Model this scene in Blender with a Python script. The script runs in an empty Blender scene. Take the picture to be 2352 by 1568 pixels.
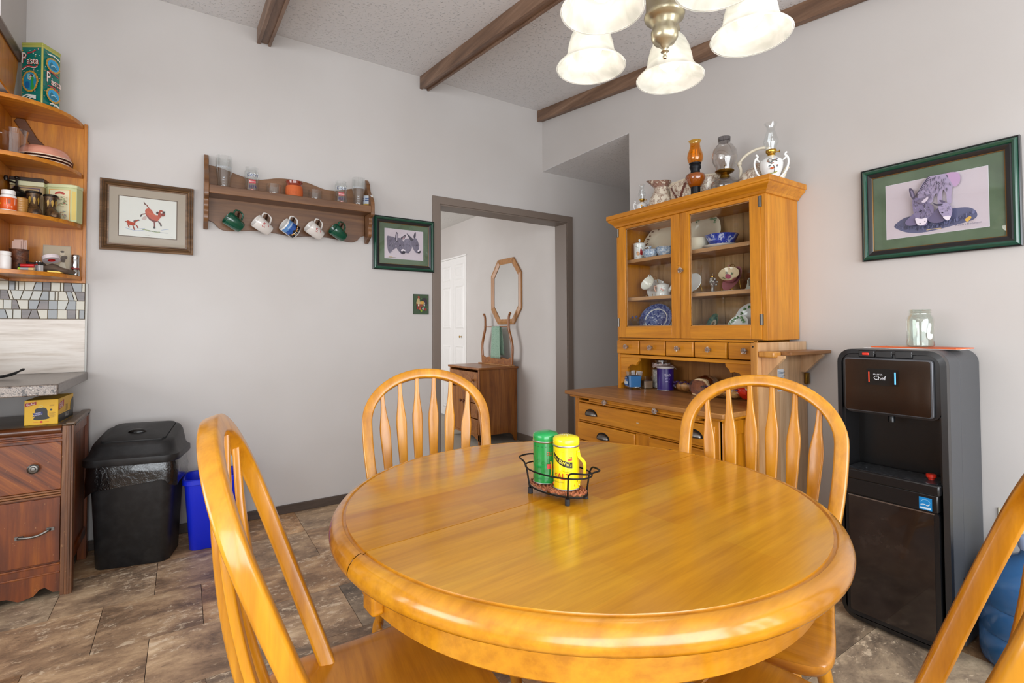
import bpy, bmesh, math, random
from mathutils import Vector, Matrix
R = math.radians
random.seed(7)
C = bpy.context.scene.collection
scene = bpy.context.scene

# ------------------------------------------------------------------ camera
F_PX, YAW, PITCH, ROLL = 1144.42, 0.98977, 0.023167, -0.004489
CAM = Vector((-2.4969, -3.3287, 1.115))
fw = Vector((math.cos(YAW) * math.cos(PITCH), math.sin(YAW) * math.cos(PITCH), math.sin(PITCH)))
rt = Vector((math.sin(YAW), -math.cos(YAW), 0))
up = rt.cross(fw)
rt, up = (rt * math.cos(ROLL) + up * math.sin(ROLL)), (up * math.cos(ROLL) - rt * math.sin(ROLL))
cd = bpy.data.cameras.new('camera')
cd.sensor_width = 36
cd.lens = 36 * F_PX / 2352
cd.shift_y = (730 - 784) / 2352
cd.clip_start = 0.02
cam = bpy.data.objects.new('camera', cd)
C.objects.link(cam)
m = Matrix((rt, up, -fw)).transposed().to_4x4()
m.translation = CAM
cam.matrix_world = m
scene.camera = cam

# ------------------------------------------------------------------ world, lights, exposure
w = bpy.data.worlds.new('world')
scene.world = w
w.use_nodes = True
w.node_tree.nodes['Background'].inputs[0].default_value = (0.75, 0.85, 1.0, 1)
w.node_tree.nodes['Background'].inputs[1].default_value = 1.0
vs = scene.view_settings
vs.view_transform = 'Standard'
vs.look = 'None'
vs.gamma = 1
vs.use_curve_mapping = False
vs.exposure = 0.0
scene.cycles.use_denoising = True
scene.cycles.max_bounces = 10
scene.cycles.diffuse_bounces = 5
scene.cycles.transparent_max_bounces = 24
scene.cycles.caustics_reflective = False
scene.cycles.caustics_refractive = False
scene.cycles.sample_clamp_indirect = 6


def area(name, loc, direction, sx, sy, power, col=(1, 1, 1)):
    l = bpy.data.lights.new(name, 'AREA')
    l.shape = 'RECTANGLE'
    l.size, l.size_y = sx, sy
    l.energy = power
    l.color = col
    o = bpy.data.objects.new(name, l)
    C.objects.link(o)
    o.location = loc
    o.rotation_euler = Vector(direction).to_track_quat('-Z', 'Y').to_euler()
    return o


# daylight through the windows of the room (behind the camera and on the kitchen side) and of the next room
area('daylight_dining_window', (-1.6, -5.02, 1.3), (0, 1, 0.06), 2.6, 1.7, 95, (0.93, 0.97, 1.0))
area('daylight_patio_door', (-3.9, -5.02, 1.15), (0, 1, 0.1), 1.7, 1.9, 62, (0.93, 0.97, 1.0))
area('daylight_kitchen_window', (-5.45, -2.2, 1.5), (1, 0.15, 0), 2.2, 1.3, 62, (0.95, 0.98, 1.0))
area('daylight_next_room', (-2.3, 2.3, 1.35), (1, 0, -0.05), 1.6, 1.5, 46, (0.98, 0.98, 1.0))

# ------------------------------------------------------------------ material helpers
def lin(h, a=1.0):
    if isinstance(h, str):
        h = h.lstrip('#')
        h = [int(h[i:i + 2], 16) / 255 for i in (0, 2, 4)]
    return tuple((c / 12.92 if c <= 0.04045 else ((c + 0.055) / 1.055) ** 2.4) for c in h) + (a,)


MATS = {}


def base(name):
    mt = bpy.data.materials.new(name)
    mt.use_nodes = True
    nt = mt.node_tree
    b = nt.nodes['Principled BSDF']
    return mt, nt, b


def mat(name, col, rough=0.5, metal=0.0, coat=0.0, spec=0.5, emit=None, estr=0.0, sheen=0.0):
    if name in MATS:
        return MATS[name]
    mt, nt, b = base(name)
    b.inputs['Base Color'].default_value = lin(col)
    b.inputs['Roughness'].default_value = rough
    b.inputs['Metallic'].default_value = metal
    b.inputs['Coat Weight'].default_value = coat
    b.inputs['Coat Roughness'].default_value = 0.12
    b.inputs['Specular IOR Level'].default_value = spec
    if emit:
        b.inputs['Emission Color'].default_value = lin(emit)
        b.inputs['Emission Strength'].default_value = estr
    MATS[name] = mt
    return mt


def N(nt, typ, **kw):
    n = nt.nodes.new(typ)
    for k, v in kw.items():
        if k in n.bl_rna.properties:
            setattr(n, k, v)
        else:
            n.inputs[k].default_value = v
    return n


def coords(nt, scale, rnd=True, rot=(0, 0, 0)):
    tc = N(nt, 'ShaderNodeTexCoord')
    mp = N(nt, 'ShaderNodeMapping')
    mp.inputs['Scale'].default_value = scale
    mp.inputs['Rotation'].default_value = rot
    nt.links.new(tc.outputs['Object'], mp.inputs['Vector'])
    if rnd:
        oi = N(nt, 'ShaderNodeObjectInfo')
        mu = N(nt, 'ShaderNodeMath', operation='MULTIPLY')
        mu.inputs[1].default_value = 37.0
        nt.links.new(oi.outputs['Random'], mu.inputs[0])
        cb = N(nt, 'ShaderNodeCombineXYZ')
        for i in range(3):
            nt.links.new(mu.outputs[0], cb.inputs[i])
        nt.links.new(cb.outputs[0], mp.inputs['Location'])
    return mp


def ramp(nt, stops):
    r = N(nt, 'ShaderNodeValToRGB')
    e = r.color_ramp.elements
    while len(e) < len(stops):
        e.new(0.5)
    for i, (p, c) in enumerate(stops):
        e[i].position = p
        e[i].color = lin(c)
    return r


def wood(name, dark, mid, light, axis='x', freq=1.0, rough=0.32, coat=0.25, bump=0.02, stave=None, wear=0.0, mirror=False):
    """wood with grain along the given local axis"""
    if name in MATS:
        return MATS[name]
    mt, nt, b = base(name)
    L = nt.links.new
    s = {'x': (1.6, 22, 22), 'y': (22, 1.6, 22), 'z': (22, 22, 1.6)}[axis]
    s = tuple(v * freq for v in s)
    mp = coords(nt, s)
    if mirror:
        sp = N(nt, 'ShaderNodeSeparateXYZ'); ab = N(nt, 'ShaderNodeMath', operation='ABSOLUTE')
        ad = N(nt, 'ShaderNodeMath', operation='MULTIPLY_ADD'); ad.inputs[1].default_value = 0.95
        cb = N(nt, 'ShaderNodeCombineXYZ'); tc = N(nt, 'ShaderNodeTexCoord')
        L(tc.outputs['Object'], sp.inputs[0]); L(sp.outputs[0], ab.inputs[0]); L(ab.outputs[0], ad.inputs[0]); L(sp.outputs[2], ad.inputs[2])
        L(ad.outputs[0], cb.inputs[0]); L(sp.outputs[1], cb.inputs[1]); L(sp.outputs[2], cb.inputs[2])
        nt.links.remove(mp.inputs['Vector'].links[0]); L(cb.outputs[0], mp.inputs['Vector'])
        mp.inputs['Scale'].default_value = (34, 4, 3)
    n1 = N(nt, 'ShaderNodeTexNoise', Scale=1.0, Detail=6.0, Roughness=0.6, Distortion=0.6)
    L(mp.outputs[0], n1.inputs['Vector'])
    n2 = N(nt, 'ShaderNodeTexNoise', Scale=4.2, Detail=4.0, Roughness=0.7)
    L(mp.outputs[0], n2.inputs['Vector'])
    r1 = ramp(nt, [(0.28, dark), (0.5, mid), (0.72, light)])
    L(n1.outputs['Fac'], r1.inputs[0])
    mx = N(nt, 'ShaderNodeMixRGB', blend_type='MULTIPLY')
    mx.inputs[0].default_value = 0.35
    r2 = ramp(nt, [(0.35, '#a98a66'), (0.6, '#ffffff')])
    L(n2.outputs['Fac'], r2.inputs[0]); L(r1.outputs[0], mx.inputs[1]); L(r2.outputs[0], mx.inputs[2])
    out = mx.outputs[0]
    if stave:  # glued-up strips of slightly different tone
        tc = N(nt, 'ShaderNodeTexCoord')
        mp2 = N(nt, 'ShaderNodeMapping')
        if len(stave) > 2:
            mp2.inputs['Rotation'].default_value = stave[2]
        L(tc.outputs['Object'], mp2.inputs['Vector'])
        br = N(nt, 'ShaderNodeTexBrick', offset=0.42, offset_frequency=2)
        br.inputs['Color1'].default_value = (0, 0, 0, 1); br.inputs['Color2'].default_value = (1, 1, 1, 1)
        br.inputs['Scale'].default_value = 1.0; br.inputs['Mortar Size'].default_value = 0.0
        br.inputs['Brick Width'].default_value = stave[0]; br.inputs['Row Height'].default_value = stave[1]
        br.inputs['Mortar'].default_value = (0.4, 0.4, 0.4, 1)
        L(mp2.outputs[0], br.inputs['Vector'])
        r3 = ramp(nt, [(0.0, '#e2c08e'), (1.0, '#ffffff')])
        L(br.outputs['Color'], r3.inputs[0])
        m3 = N(nt, 'ShaderNodeMixRGB', blend_type='MULTIPLY'); m3.inputs[0].default_value = 0.75
        L(out, m3.inputs[1]); L(r3.outputs[0], m3.inputs[2]); out = m3.outputs[0]
    if wear > 0:
        nw = N(nt, 'ShaderNodeTexNoise', Scale=55.0, Detail=6.0, Roughness=0.8)
        tc = N(nt, 'ShaderNodeTexCoord'); L(tc.outputs['Object'], nw.inputs['Vector'])
        rw = ramp(nt, [(0.66 - wear * 0.1, '#000000'), (0.72, '#ffffff')])
        L(nw.outputs['Fac'], rw.inputs[0])
        m4 = N(nt, 'ShaderNodeMixRGB'); L(rw.outputs[0], m4.inputs[0]); L(out, m4.inputs[1]); m4.inputs[2].default_value = lin('#c49a68')
        out = m4.outputs[0]
    L(out, b.inputs['Base Color'])
    b.inputs['Roughness'].default_value = rough
    b.inputs['Coat Weight'].default_value = coat
    b.inputs['Coat Roughness'].default_value = 0.15
    bp = N(nt, 'ShaderNodeBump', Strength=bump * 4, Distance=0.002)
    L(n1.outputs['Fac'], bp.inputs['Height']); L(bp.outputs[0], b.inputs['Normal'])
    MATS[name] = mt
    return mt


def speckle(name, cols, scale=30, rough=0.5, bump=0.0, detail=5.0, metal=0.0, coat=0.0, stretch=(1, 1, 1), lo=0.35, hi=0.65):
    if name in MATS:
        return MATS[name]
    mt, nt, b = base(name)
    L = nt.links.new
    mp = coords(nt, stretch)
    n1 = N(nt, 'ShaderNodeTexNoise', Scale=scale, Detail=detail, Roughness=0.65)
    L(mp.outputs[0], n1.inputs['Vector'])
    k = len(cols)
    r1 = ramp(nt, [(lo + (hi - lo) * i / (k - 1), c) for i, c in enumerate(cols)])
    L(n1.outputs['Fac'], r1.inputs[0]); L(r1.outputs[0], b.inputs['Base Color'])
    b.inputs['Roughness'].default_value = rough
    b.inputs['Metallic'].default_value = metal
    b.inputs['Coat Weight'].default_value = coat
    if bump:
        bp = N(nt, 'ShaderNodeBump', Strength=min(1.0, bump), Distance=0.004)
        L(n1.outputs['Fac'], bp.inputs['Height']); L(bp.outputs[0], b.inputs['Normal'])
    MATS[name] = mt
    return mt


def glass(name, col='#ffffff', tint=1.0, refl=1.0, rough=0.0):
    """thin clear glass: see-through with a fresnel reflection"""
    if name in MATS:
        return MATS[name]
    mt = bpy.data.materials.new(name)
    mt.use_nodes = True
    nt = mt.node_tree
    nt.nodes.clear()
    L = nt.links.new
    o = N(nt, 'ShaderNodeOutputMaterial')
    t = N(nt, 'ShaderNodeBsdfTransparent'); t.inputs[0].default_value = lin(col)
    g = N(nt, 'ShaderNodeBsdfGlossy'); g.inputs[0].default_value = (1, 1, 1, 1); g.inputs['Roughness'].default_value = rough
    lw = N(nt, 'ShaderNodeLayerWeight'); lw.inputs['Blend'].default_value = 0.5
    pw = N(nt, 'ShaderNodeMath', operation='POWER'); pw.inputs[1].default_value = 4.0
    L(lw.outputs['Facing'], pw.inputs[0])
    mu = N(nt, 'ShaderNodeMath', operation='MULTIPLY_ADD', use_clamp=True); mu.inputs[1].default_value = 0.7 * refl; mu.inputs[2].default_value = 0.035 * refl
    L(pw.outputs[0], mu.inputs[0])
    mx = N(nt, 'ShaderNodeMixShader')
    L(mu.outputs[0], mx.inputs[0]); L(t.outputs[0], mx.inputs[1]); L(g.outputs[0], mx.inputs[2]); L(mx.outputs[0], o.inputs[0])
    MATS[name] = mt
    return mt


def wallpaint(name, col, col2, bump=0.06):
    mt, nt, b = base(name)
    L = nt.links.new
    tc = N(nt, 'ShaderNodeTexCoord')
    n0 = N(nt, 'ShaderNodeTexNoise', Scale=1.1, Detail=3.0)
    n1 = N(nt, 'ShaderNodeTexNoise', Scale=160.0, Detail=3.0)
    L(tc.outputs['Object'], n0.inputs['Vector']); L(tc.outputs['Object'], n1.inputs['Vector'])
    r = ramp(nt, [(0.35, col2), (0.65, col)])
    L(n0.outputs['Fac'], r.inputs[0]); L(r.outputs[0], b.inputs['Base Color'])
    b.inputs['Roughness'].default_value = 0.55
    b.inputs['Specular IOR Level'].default_value = 0.3
    bp = N(nt, 'ShaderNodeBump', Strength=bump, Distance=0.002)
    L(n1.outputs['Fac'], bp.inputs['Height']); L(bp.outputs[0], b.inputs['Normal'])
    MATS[name] = mt
    return mt


def popcorn(name, col):
    mt, nt, b = base(name)
    L = nt.links.new
    tc = N(nt, 'ShaderNodeTexCoord')
    v = N(nt, 'ShaderNodeTexVoronoi', Scale=62.0)
    n1 = N(nt, 'ShaderNodeTexNoise', Scale=60.0, Detail=5.0, Roughness=0.7)
    L(tc.outputs['Object'], v.inputs['Vector']); L(tc.outputs['Object'], n1.inputs['Vector'])
    sub = N(nt, 'ShaderNodeMath', operation='MULTIPLY_ADD'); sub.inputs[1].default_value = -0.8
    L(v.outputs['Distance'], sub.inputs[0]); L(n1.outputs['Fac'], sub.inputs[2])
    r = ramp(nt, [(0.25, '#000000'), (0.6, '#ffffff')])
    L(sub.outputs[0], r.inputs[0])
    b.inputs['Base Color'].default_value = lin(col)
    b.inputs['Roughness'].default_value = 0.95
    b.inputs['Specular IOR Level'].default_value = 0.1
    bp = N(nt, 'ShaderNodeBump', Strength=0.65, Distance=0.012)
    L(r.outputs[0], bp.inputs['Height']); L(bp.outputs[0], b.inputs['Normal'])
    MATS[name] = mt
    return mt


def tilestone(name):
    mt, nt, b = base(name)
    L = nt.links.new
    mp = coords(nt, (3.0, 5.0, 3.0))
    n1 = N(nt, 'ShaderNodeTexNoise', Scale=1.3, Detail=9.0, Roughness=0.72, Distortion=0.35)
    L(mp.outputs[0], n1.inputs['Vector'])
    oi = N(nt, 'ShaderNodeObjectInfo')
    r1 = ramp(nt, [(0.3, '#573f2b'), (0.42, '#7d5d41'), (0.5, '#9c7653'), (0.6, '#bc946a'), (0.72, '#d8b78c')])
    r2 = ramp(nt, [(0.3, '#4f443a'), (0.42, '#6d6153'), (0.5, '#877866'), (0.6, '#a6957d'), (0.72, '#cfbea3')])
    L(n1.outputs['Fac'], r1.inputs[0]); L(n1.outputs['Fac'], r2.inputs[0])
    mx = N(nt, 'ShaderNodeMixRGB'); L(oi.outputs['Random'], mx.inputs[0]); L(r1.outputs[0], mx.inputs[1]); L(r2.outputs[0], mx.inputs[2])
    n3 = N(nt, 'ShaderNodeTexNoise', Scale=7.5, Detail=10.0, Roughness=0.78, Distortion=0.3)
    L(mp.outputs[0], n3.inputs['Vector'])
    n4 = N(nt, 'ShaderNodeTexNoise', Scale=0.9, Detail=3.0, Roughness=0.5)
    L(mp.outputs[0], n4.inputs['Vector'])
    # pale flecks, gathered in patches; dark veins elsewhere
    ad = N(nt, 'ShaderNodeMath', operation='MULTIPLY_ADD'); ad.inputs[1].default_value = 0.35
    L(n4.outputs['Fac'], ad.inputs[0]); L(n3.outputs['Fac'], ad.inputs[2])
    r3 = ramp(nt, [(0.735, '#000000'), (0.80, '#ffffff')]); L(ad.outputs[0], r3.inputs[0])
    mu = N(nt, 'ShaderNodeMath', operation='MULTIPLY'); mu.inputs[1].default_value = 0.75
    L(r3.outputs[0], mu.inputs[0])
    m2 = N(nt, 'ShaderNodeMixRGB'); L(mu.outputs[0], m2.inputs[0]); L(mx.outputs[0], m2.inputs[1]); m2.inputs[2].default_value = lin('#d6c3a8')
    r5 = ramp(nt, [(0.36, '#ffffff'), (0.42, '#000000')]); L(n3.outputs['Fac'], r5.inputs[0])
    mu5 = N(nt, 'ShaderNodeMath', operation='MULTIPLY'); mu5.inputs[1].default_value = 0.45
    L(r5.outputs[0], mu5.inputs[0])
    m5 = N(nt, 'ShaderNodeMixRGB'); L(mu5.outputs[0], m5.inputs[0]); L(m2.outputs[0], m5.inputs[1]); m5.inputs[2].default_value = lin('#2e241c')
    hv = N(nt, 'ShaderNodeHueSaturation'); L(m5.outputs[0], hv.inputs['Color'])
    mr = N(nt, 'ShaderNodeMapRange'); mr.inputs['To Min'].default_value = 0.72; mr.inputs['To Max'].default_value = 1.4
    ml = N(nt, 'ShaderNodeMath', operation='MULTIPLY'); ml.inputs[1].default_value = 7.31
    fr = N(nt, 'ShaderNodeMath', operation='FRACT'); L(oi.outputs['Random'], ml.inputs[0]); L(ml.outputs[0], fr.inputs[0]); L(fr.outputs[0], mr.inputs['Value'])
    L(mr.outputs[0], hv.inputs['Value'])
    L(hv.outputs[0], b.inputs['Base Color'])
    b.inputs['Roughness'].default_value = 0.45
    bp = N(nt, 'ShaderNodeBump', Strength=0.4, Distance=0.003)
    L(n3.outputs['Fac'], bp.inputs['Height']); L(bp.outputs[0], b.inputs['Normal'])
    MATS[name] = mt
    return mt


# ------------------------------------------------------------------ mesh builder
class MB:
    def __init__(s):
        s.v, s.f, s.mi = [], [], []

    def add(s, vs, fs, m=0, M=None):
        o = len(s.v)
        s.v += [tuple(M @ Vector(p)) if M else tuple(p) for p in vs]
        s.f += [tuple(i + o for i in f) for f in fs]
        s.mi += [m] * len(fs)
        return s

    def box(s, x0, x1, y0, y1, z0, z1, m=0, M=None):
        return s.add([(x0, y0, z0), (x1, y0, z0), (x1, y1, z0), (x0, y1, z0), (x0, y0, z1), (x1, y0, z1), (x1, y1, z1), (x0, y1, z1)],
                     [(3, 2, 1, 0), (4, 5, 6, 7), (0, 1, 5, 4), (1, 2, 6, 5), (2, 3, 7, 6), (3, 0, 4, 7)], m, M)

    def prism(s, pts, a0, a1, plane='xz', m=0, M=None):
        def mk(p, a):
            return {'xz': (p[0], a, p[1]), 'xy': (p[0], p[1], a), 'yz': (a, p[0], p[1])}[plane]
        n = len(pts)
        vs = [mk(p, a0) for p in pts] + [mk(p, a1) for p in pts]
        fs = [tuple(range(n))[::-1], tuple(range(n, 2 * n))] + [(i, (i + 1) % n, n + (i + 1) % n, n + i) for i in range(n)]
        return s.add(vs, fs, m, M)

    def lathe(s, prof, n=28, c=(0, 0, 0), M=None, m=0, a0=0, a1=None, sq=(1, 1), caps=False):
        full = a1 is None
        k = n if full else n + 1
        vs = []
        for r, z in prof:
            for i in range(k):
                a = a0 + (2 * math.pi if full else a1 - a0) * i / n
                vs.append((c[0] + r * sq[0] * math.cos(a), c[1] + r * sq[1] * math.sin(a), c[2] + z))
        fs = []
        for j in range(len(prof) - 1):
            for i in range(n):
                i2 = (i + 1) % k
                fs.append((j * k + i, j * k + i2, (j + 1) * k + i2, (j + 1) * k + i))
        if full and caps:
            if prof[0][0] > 1e-6:
                fs.append(tuple(range(k))[::-1])
            if prof[-1][0] > 1e-6:
                fs.append(tuple(range((len(prof) - 1) * k, len(prof) * k)))
        return s.add(vs, fs, m, M)

    def tube(s, pts, r, n=8, m=0, closed=False, M=None, sec=None, up=None):
        """sweep of a round (or custom 2D) section along a path; r may be a list, or (a,b) pairs with sec"""
        P = [Vector(p) for p in pts]
        k = len(P)
        rr = r if isinstance(r, (list, tuple)) else [r] * k
        T = []
        for i in range(k):
            a = P[(i - 1) % k] if (closed or i > 0) else P[i]
            b = P[(i + 1) % k] if (closed or i < k - 1) else P[i]
            T.append((b - a).normalized())
        u = Vector(up) if up else (Vector((0, 0, 1)) if abs(T[0].z) < 0.9 else Vector((1, 0, 0)))
        u = (u - T[0] * u.dot(T[0])).normalized()
        sec = sec or [(math.cos(2 * math.pi * i / n), math.sin(2 * math.pi * i / n)) for i in range(n)]
        n = len(sec)
        vs = []
        for i in range(k):
            uu = Vector(up) if up else u
            uu = (uu - T[i] * uu.dot(T[i])).normalized()
            u = uu
            w_ = T[i].cross(uu)
            ra, rb = rr[i] if isinstance(rr[i], (tuple, list)) else (rr[i], rr[i])
            vs += [P[i] + uu * (ra * a) + w_ * (rb * b) for a, b in sec]
        fs = []
        for j in range(k if closed else k - 1):
            j2 = (j + 1) % k
            for i in range(n):
                i2 = (i + 1) % n
                fs.append((j * n + i, j * n + i2, j2 * n + i2, j2 * n + i))
        if not closed:
            fs.append(tuple(range(n))[::-1])
            fs.append(tuple(range((k - 1) * n, k * n)))
        return s.add(vs, fs, m, M)

    def ball(s, c, r, n=14, m=0, M=None):
        r = r if isinstance(r, (tuple, list)) else (r, r, r)
        k = n // 2
        vs, fs = [], []
        for j in range(k + 1):
            t = math.pi * j / k
            for i in range(n):
                a = 2 * math.pi * i / n
                vs.append((c[0] + r[0] * math.sin(t) * math.cos(a), c[1] + r[1] * math.sin(t) * math.sin(a), c[2] + r[2] * math.cos(t)))
        for j in range(k):
            for i in range(n):
                i2 = (i + 1) % n
                fs.append((j * n + i, (j + 1) * n + i, (j + 1) * n + i2, j * n + i2))
        return s.add(vs, fs, m, M)

    def poly(s, pts, m=0, M=None):
        return s.add(pts, [tuple(range(len(pts)))], m, M)

    def loft(s, rings, m=0, cap=True, M=None):
        n = len(rings[0])
        vs = [p for r in rings for p in r]
        fs = []
        for j in range(len(rings) - 1):
            for i in range(n):
                i2 = (i + 1) % n
                fs.append((j * n + i, j * n + i2, (j + 1) * n + i2, (j + 1) * n + i))
        if cap:
            fs.append(tuple(range(n))[::-1])
            fs.append(tuple(range((len(rings) - 1) * n, len(rings) * n)))
        return s.add(vs, fs, m, M)

    def mesh(s, name, mats, smooth=35, weld=True, flip=True):
        me = bpy.data.meshes.new(name)
        me.from_pydata(s.v, [], s.f)
        for mt in mats:
            me.materials.append(mt)
        me.polygons.foreach_set('material_index', s.mi)
        if weld or flip:
            bm = bmesh.new()
            bm.from_mesh(me)
            if weld:
                bmesh.ops.remove_doubles(bm, verts=bm.verts, dist=1e-5)
            if flip:
                bmesh.ops.recalc_face_normals(bm, faces=bm.faces)
            bm.to_mesh(me)
            bm.free()
        if smooth:
            me.polygons.foreach_set('use_smooth', [True] * len(me.polygons))
            me.set_sharp_from_angle(angle=R(smooth))
        me.update()
        return me

    def build(s, name, mats, parent=None, loc=(0, 0, 0), rot=(0, 0, 0), bevel=0, smooth=35, weld=True, flip=True):
        mats = mats if isinstance(mats, (list, tuple)) else [mats]
        return put(name, s.mesh(name, mats, smooth, weld, flip), parent, loc, rot, bevel)


def put(name, me, parent=None, loc=(0, 0, 0), rot=(0, 0, 0), bevel=0):
    o = bpy.data.objects.new(name, me)
    C.objects.link(o)
    o.location = loc
    o.rotation_euler = rot
    if parent:
        o.parent = parent
    if bevel:
        b = o.modifiers.new('bevel', 'BEVEL')
        b.width = bevel
        b.segments = 2
        b.limit_method = 'ANGLE'
        b.angle_limit = R(40)
        b.harden_normals = False
    return o


def tag(o, label=None, cat=None, group=None, kind=None):
    if label:
        o['label'] = label
    if cat:
        o['category'] = cat
    if group:
        o['group'] = group
    if kind:
        o['kind'] = kind
    return o


def thing(name, label, cat, loc=(0, 0, 0), rotz=0, group=None, rot=None):
    o = bpy.data.objects.new(name, None)
    C.objects.link(o)
    o.empty_display_size = 0.05
    o.location = loc
    o.rotation_euler = rot or (0, 0, rotz)
    return tag(o, label, cat, group)


def copy_tree(o, parent=None):
    c = o.copy()
    C.objects.link(c)
    if parent:
        c.parent = parent
    for ch in list(o.children):
        copy_tree(ch, c)
    return c


def spline(pts, closed=True, k=6):
    """smooth curve through 2D/3D points"""
    P = [Vector(p) for p in pts]
    n = len(P)
    out = []
    for i in range(n if closed else n - 1):
        p0 = P[(i - 1) % n] if closed or i > 0 else P[i]
        p1, p2 = P[i], P[(i + 1) % n]
        p3 = P[(i + 2) % n] if closed or i < n - 2 else P[i + 1]
        for j in range(k):
            t = j / k
            out.append(tuple(0.5 * ((2 * p1) + (p2 - p0) * t + (2 * p0 - 5 * p1 + 4 * p2 - p3) * t * t + (3 * p1 - p0 - 3 * p2 + p3) * t ** 3)))
    if not closed:
        out.append(tuple(P[-1]))
    return out


def stroke(pts, wd, k=5):
    P = [Vector(p) for p in spline(pts, False, k)]
    l, r = [], []
    for i, p in enumerate(P):
        t = (P[min(i + 1, len(P) - 1)] - P[max(i - 1, 0)]).normalized()
        nrm = Vector((-t.y, t.x)) * wd / 2
        l.append(tuple(p + nrm)); r.append(tuple(p - nrm))
    return l + r[::-1]


def circ(x, y, rx, ry=None, n=14):
    ry = ry or rx
    return [(x + rx * math.cos(2 * math.pi * i / n), y + ry * math.sin(2 * math.pi * i / n)) for i in range(n)]


TXT = {}


def text_geo(body, size, shear=0.0, align='CENTER', spacing=1.0):
    key = (body, size, shear, align, spacing)
    if key in TXT:
        return TXT[key]
    c = bpy.data.curves.new('t', 'FONT')
    c.body = body
    c.size = size
    c.shear = shear
    c.align_x = align
    c.align_y = 'CENTER'
    c.space_character = spacing
    c.resolution_u = 2
    o = bpy.data.objects.new('t', c)
    C.objects.link(o)
    dg = bpy.context.evaluated_depsgraph_get()
    me = bpy.data.meshes.new_from_object(o.evaluated_get(dg))
    vs = [tuple(v.co) for v in me.vertices]
    fs = [tuple(p.vertices) for p in me.polygons]
    bpy.data.objects.remove(o); bpy.data.curves.remove(c); bpy.data.meshes.remove(me)
    TXT[key] = (vs, fs)
    return vs, fs


class ART:
    """flat print made of coloured shapes; coordinates (u,v) in metres on a plane (u right, v up)"""
    def __init__(s, fn):
        s.fn, s.b, s.cols, s.k = fn, MB(), [], 0

    def mi(s, col):
        if col not in s.cols:
            s.cols.append(col)
        return s.cols.index(col)

    def shape(s, pts, col, step=True):
        s.k += 1 if step else 0
        s.b.poly([s.fn(p[0], p[1], 0.0001 + 0.00008 * s.k) for p in pts], s.mi(col))
        return s

    def blob(s, pts, col, k=5):
        return s.shape(spline(pts, True, k), col)

    def line(s, pts, wd, col):
        s.k += 1
        q = stroke(pts, wd)
        n = len(q) // 2
        l, r = q[:n], q[n:][::-1]
        d = 0.0001 + 0.00008 * s.k
        for i in range(n - 1):
            s.b.poly([s.fn(*l[i], d), s.fn(*l[i + 1], d), s.fn(*r[i + 1], d), s.fn(*r[i], d)], s.mi(col))
        return s

    def text(s, body, u, v, size, col, shear=0.0, align='CENTER', rot=0.0, spacing=1.0, sx=1.0):
        s.k += 1
        vs, fs = text_geo(body, size, shear, align, spacing)
        cr, sr = math.cos(rot), math.sin(rot)
        d = 0.0001 + 0.00008 * s.k
        s.b.add([s.fn(u + (x * sx * cr - y * sr), v + (x * sx * sr + y * cr), d) for x, y, _ in vs], fs, s.mi(col))
        return s

    def build(s, name, parent, rough=0.5, coat=0.0, label=None):
        ms = [mat('print_%s_%d' % (c.lstrip('#'), int(rough * 10)), c, rough, coat=coat) for c in s.cols]
        o = s.b.build(name, ms, parent, smooth=0, weld=False, flip=False)
        if label:
            o['label'] = label
        return o


def flat(ox, oy, oz):
    """plane facing -y: u -> +x, v -> +z"""
    return lambda u, v, d: (ox + u, oy - d, oz + v)


def flatx(ox, oy, oz):
    """plane facing +x: u -> +y, v -> +z"""
    return lambda u, v, d: (ox + d, oy + u, oz + v)


def cylwrap(r, ang, cz=0.0, cx=0.0, cy=0.0, rfun=None):
    """wrap round a vertical cylinder; ang is the direction the print faces (rad), u to the viewer's right"""
    def fn(u, v, d):
        rr = rfun(v) if rfun else r
        a = ang + u / rr
        return (cx + (rr + d) * math.cos(a), cy + (rr + d) * math.sin(a), cz + v)
    return fn


def quadmap(q, W, H):
    """picture pixels inside the quad TL,TR,BR,BL -> (u,v) centred metres"""
    TL, TR, BR, BL = q

    def f(p):
        x, y = p
        u = (x - (TL[0] + BL[0]) / 2) / ((TR[0] + BR[0]) / 2 - (TL[0] + BL[0]) / 2)
        t = TL[1] + (TR[1] - TL[1]) * u
        b = BL[1] + (BR[1] - BL[1]) * u
        v = (b - y) / (b - t)
        return ((u - 0.5) * W, (v - 0.5) * H)
    return f

# ------------------------------------------------------------------ shared materials
WALL = wallpaint('wall_paint', '#c5c1be', '#beb9b5')
WALL2 = wallpaint('next_room_paint', '#cfcac6', '#c6c0bb')
CEIL = popcorn('popcorn_ceiling', '#e2e2e3')
TRIM = mat('door_trim_paint', '#776a60', 0.45)
BASEB = wood('baseboard_wood', '#3b3029', '#4b3e35', '#57483d', 'x', 1.0, 0.45, 0.1)
BEAM = wood('beam_wood', '#5a4232', '#7c5f4a', '#937660', 'y', 0.7, 0.5, 0.1)
TABLE_W = wood('table_wood', '#c98a1a', '#d99c20', '#e2aa2e', 'x', 0.45, 0.2, 0.6, 0.005, stave=(0.55, 0.09))
TABLE_RIM = wood('table_rim_wood', '#ba7812', '#cd8a19', '#d89822', 'x', 0.5, 0.25, 0.55, 0.01)
CHAIR_W = wood('chair_wood', '#b87612', '#ca881a', '#d59624', 'z', 0.5, 0.28, 0.45, 0.01)
SEAT_W = wood('seat_wood', '#b06e14', '#c3801c', '#ce8e26', 'x', 0.6, 0.28, 0.45, 0.01)
HUTCH_X = wood('hutch_wood_across', '#ad6a0c', '#ca8216', '#d89222', 'x', 0.6, 0.38, 0.2, 0.02)
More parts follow.
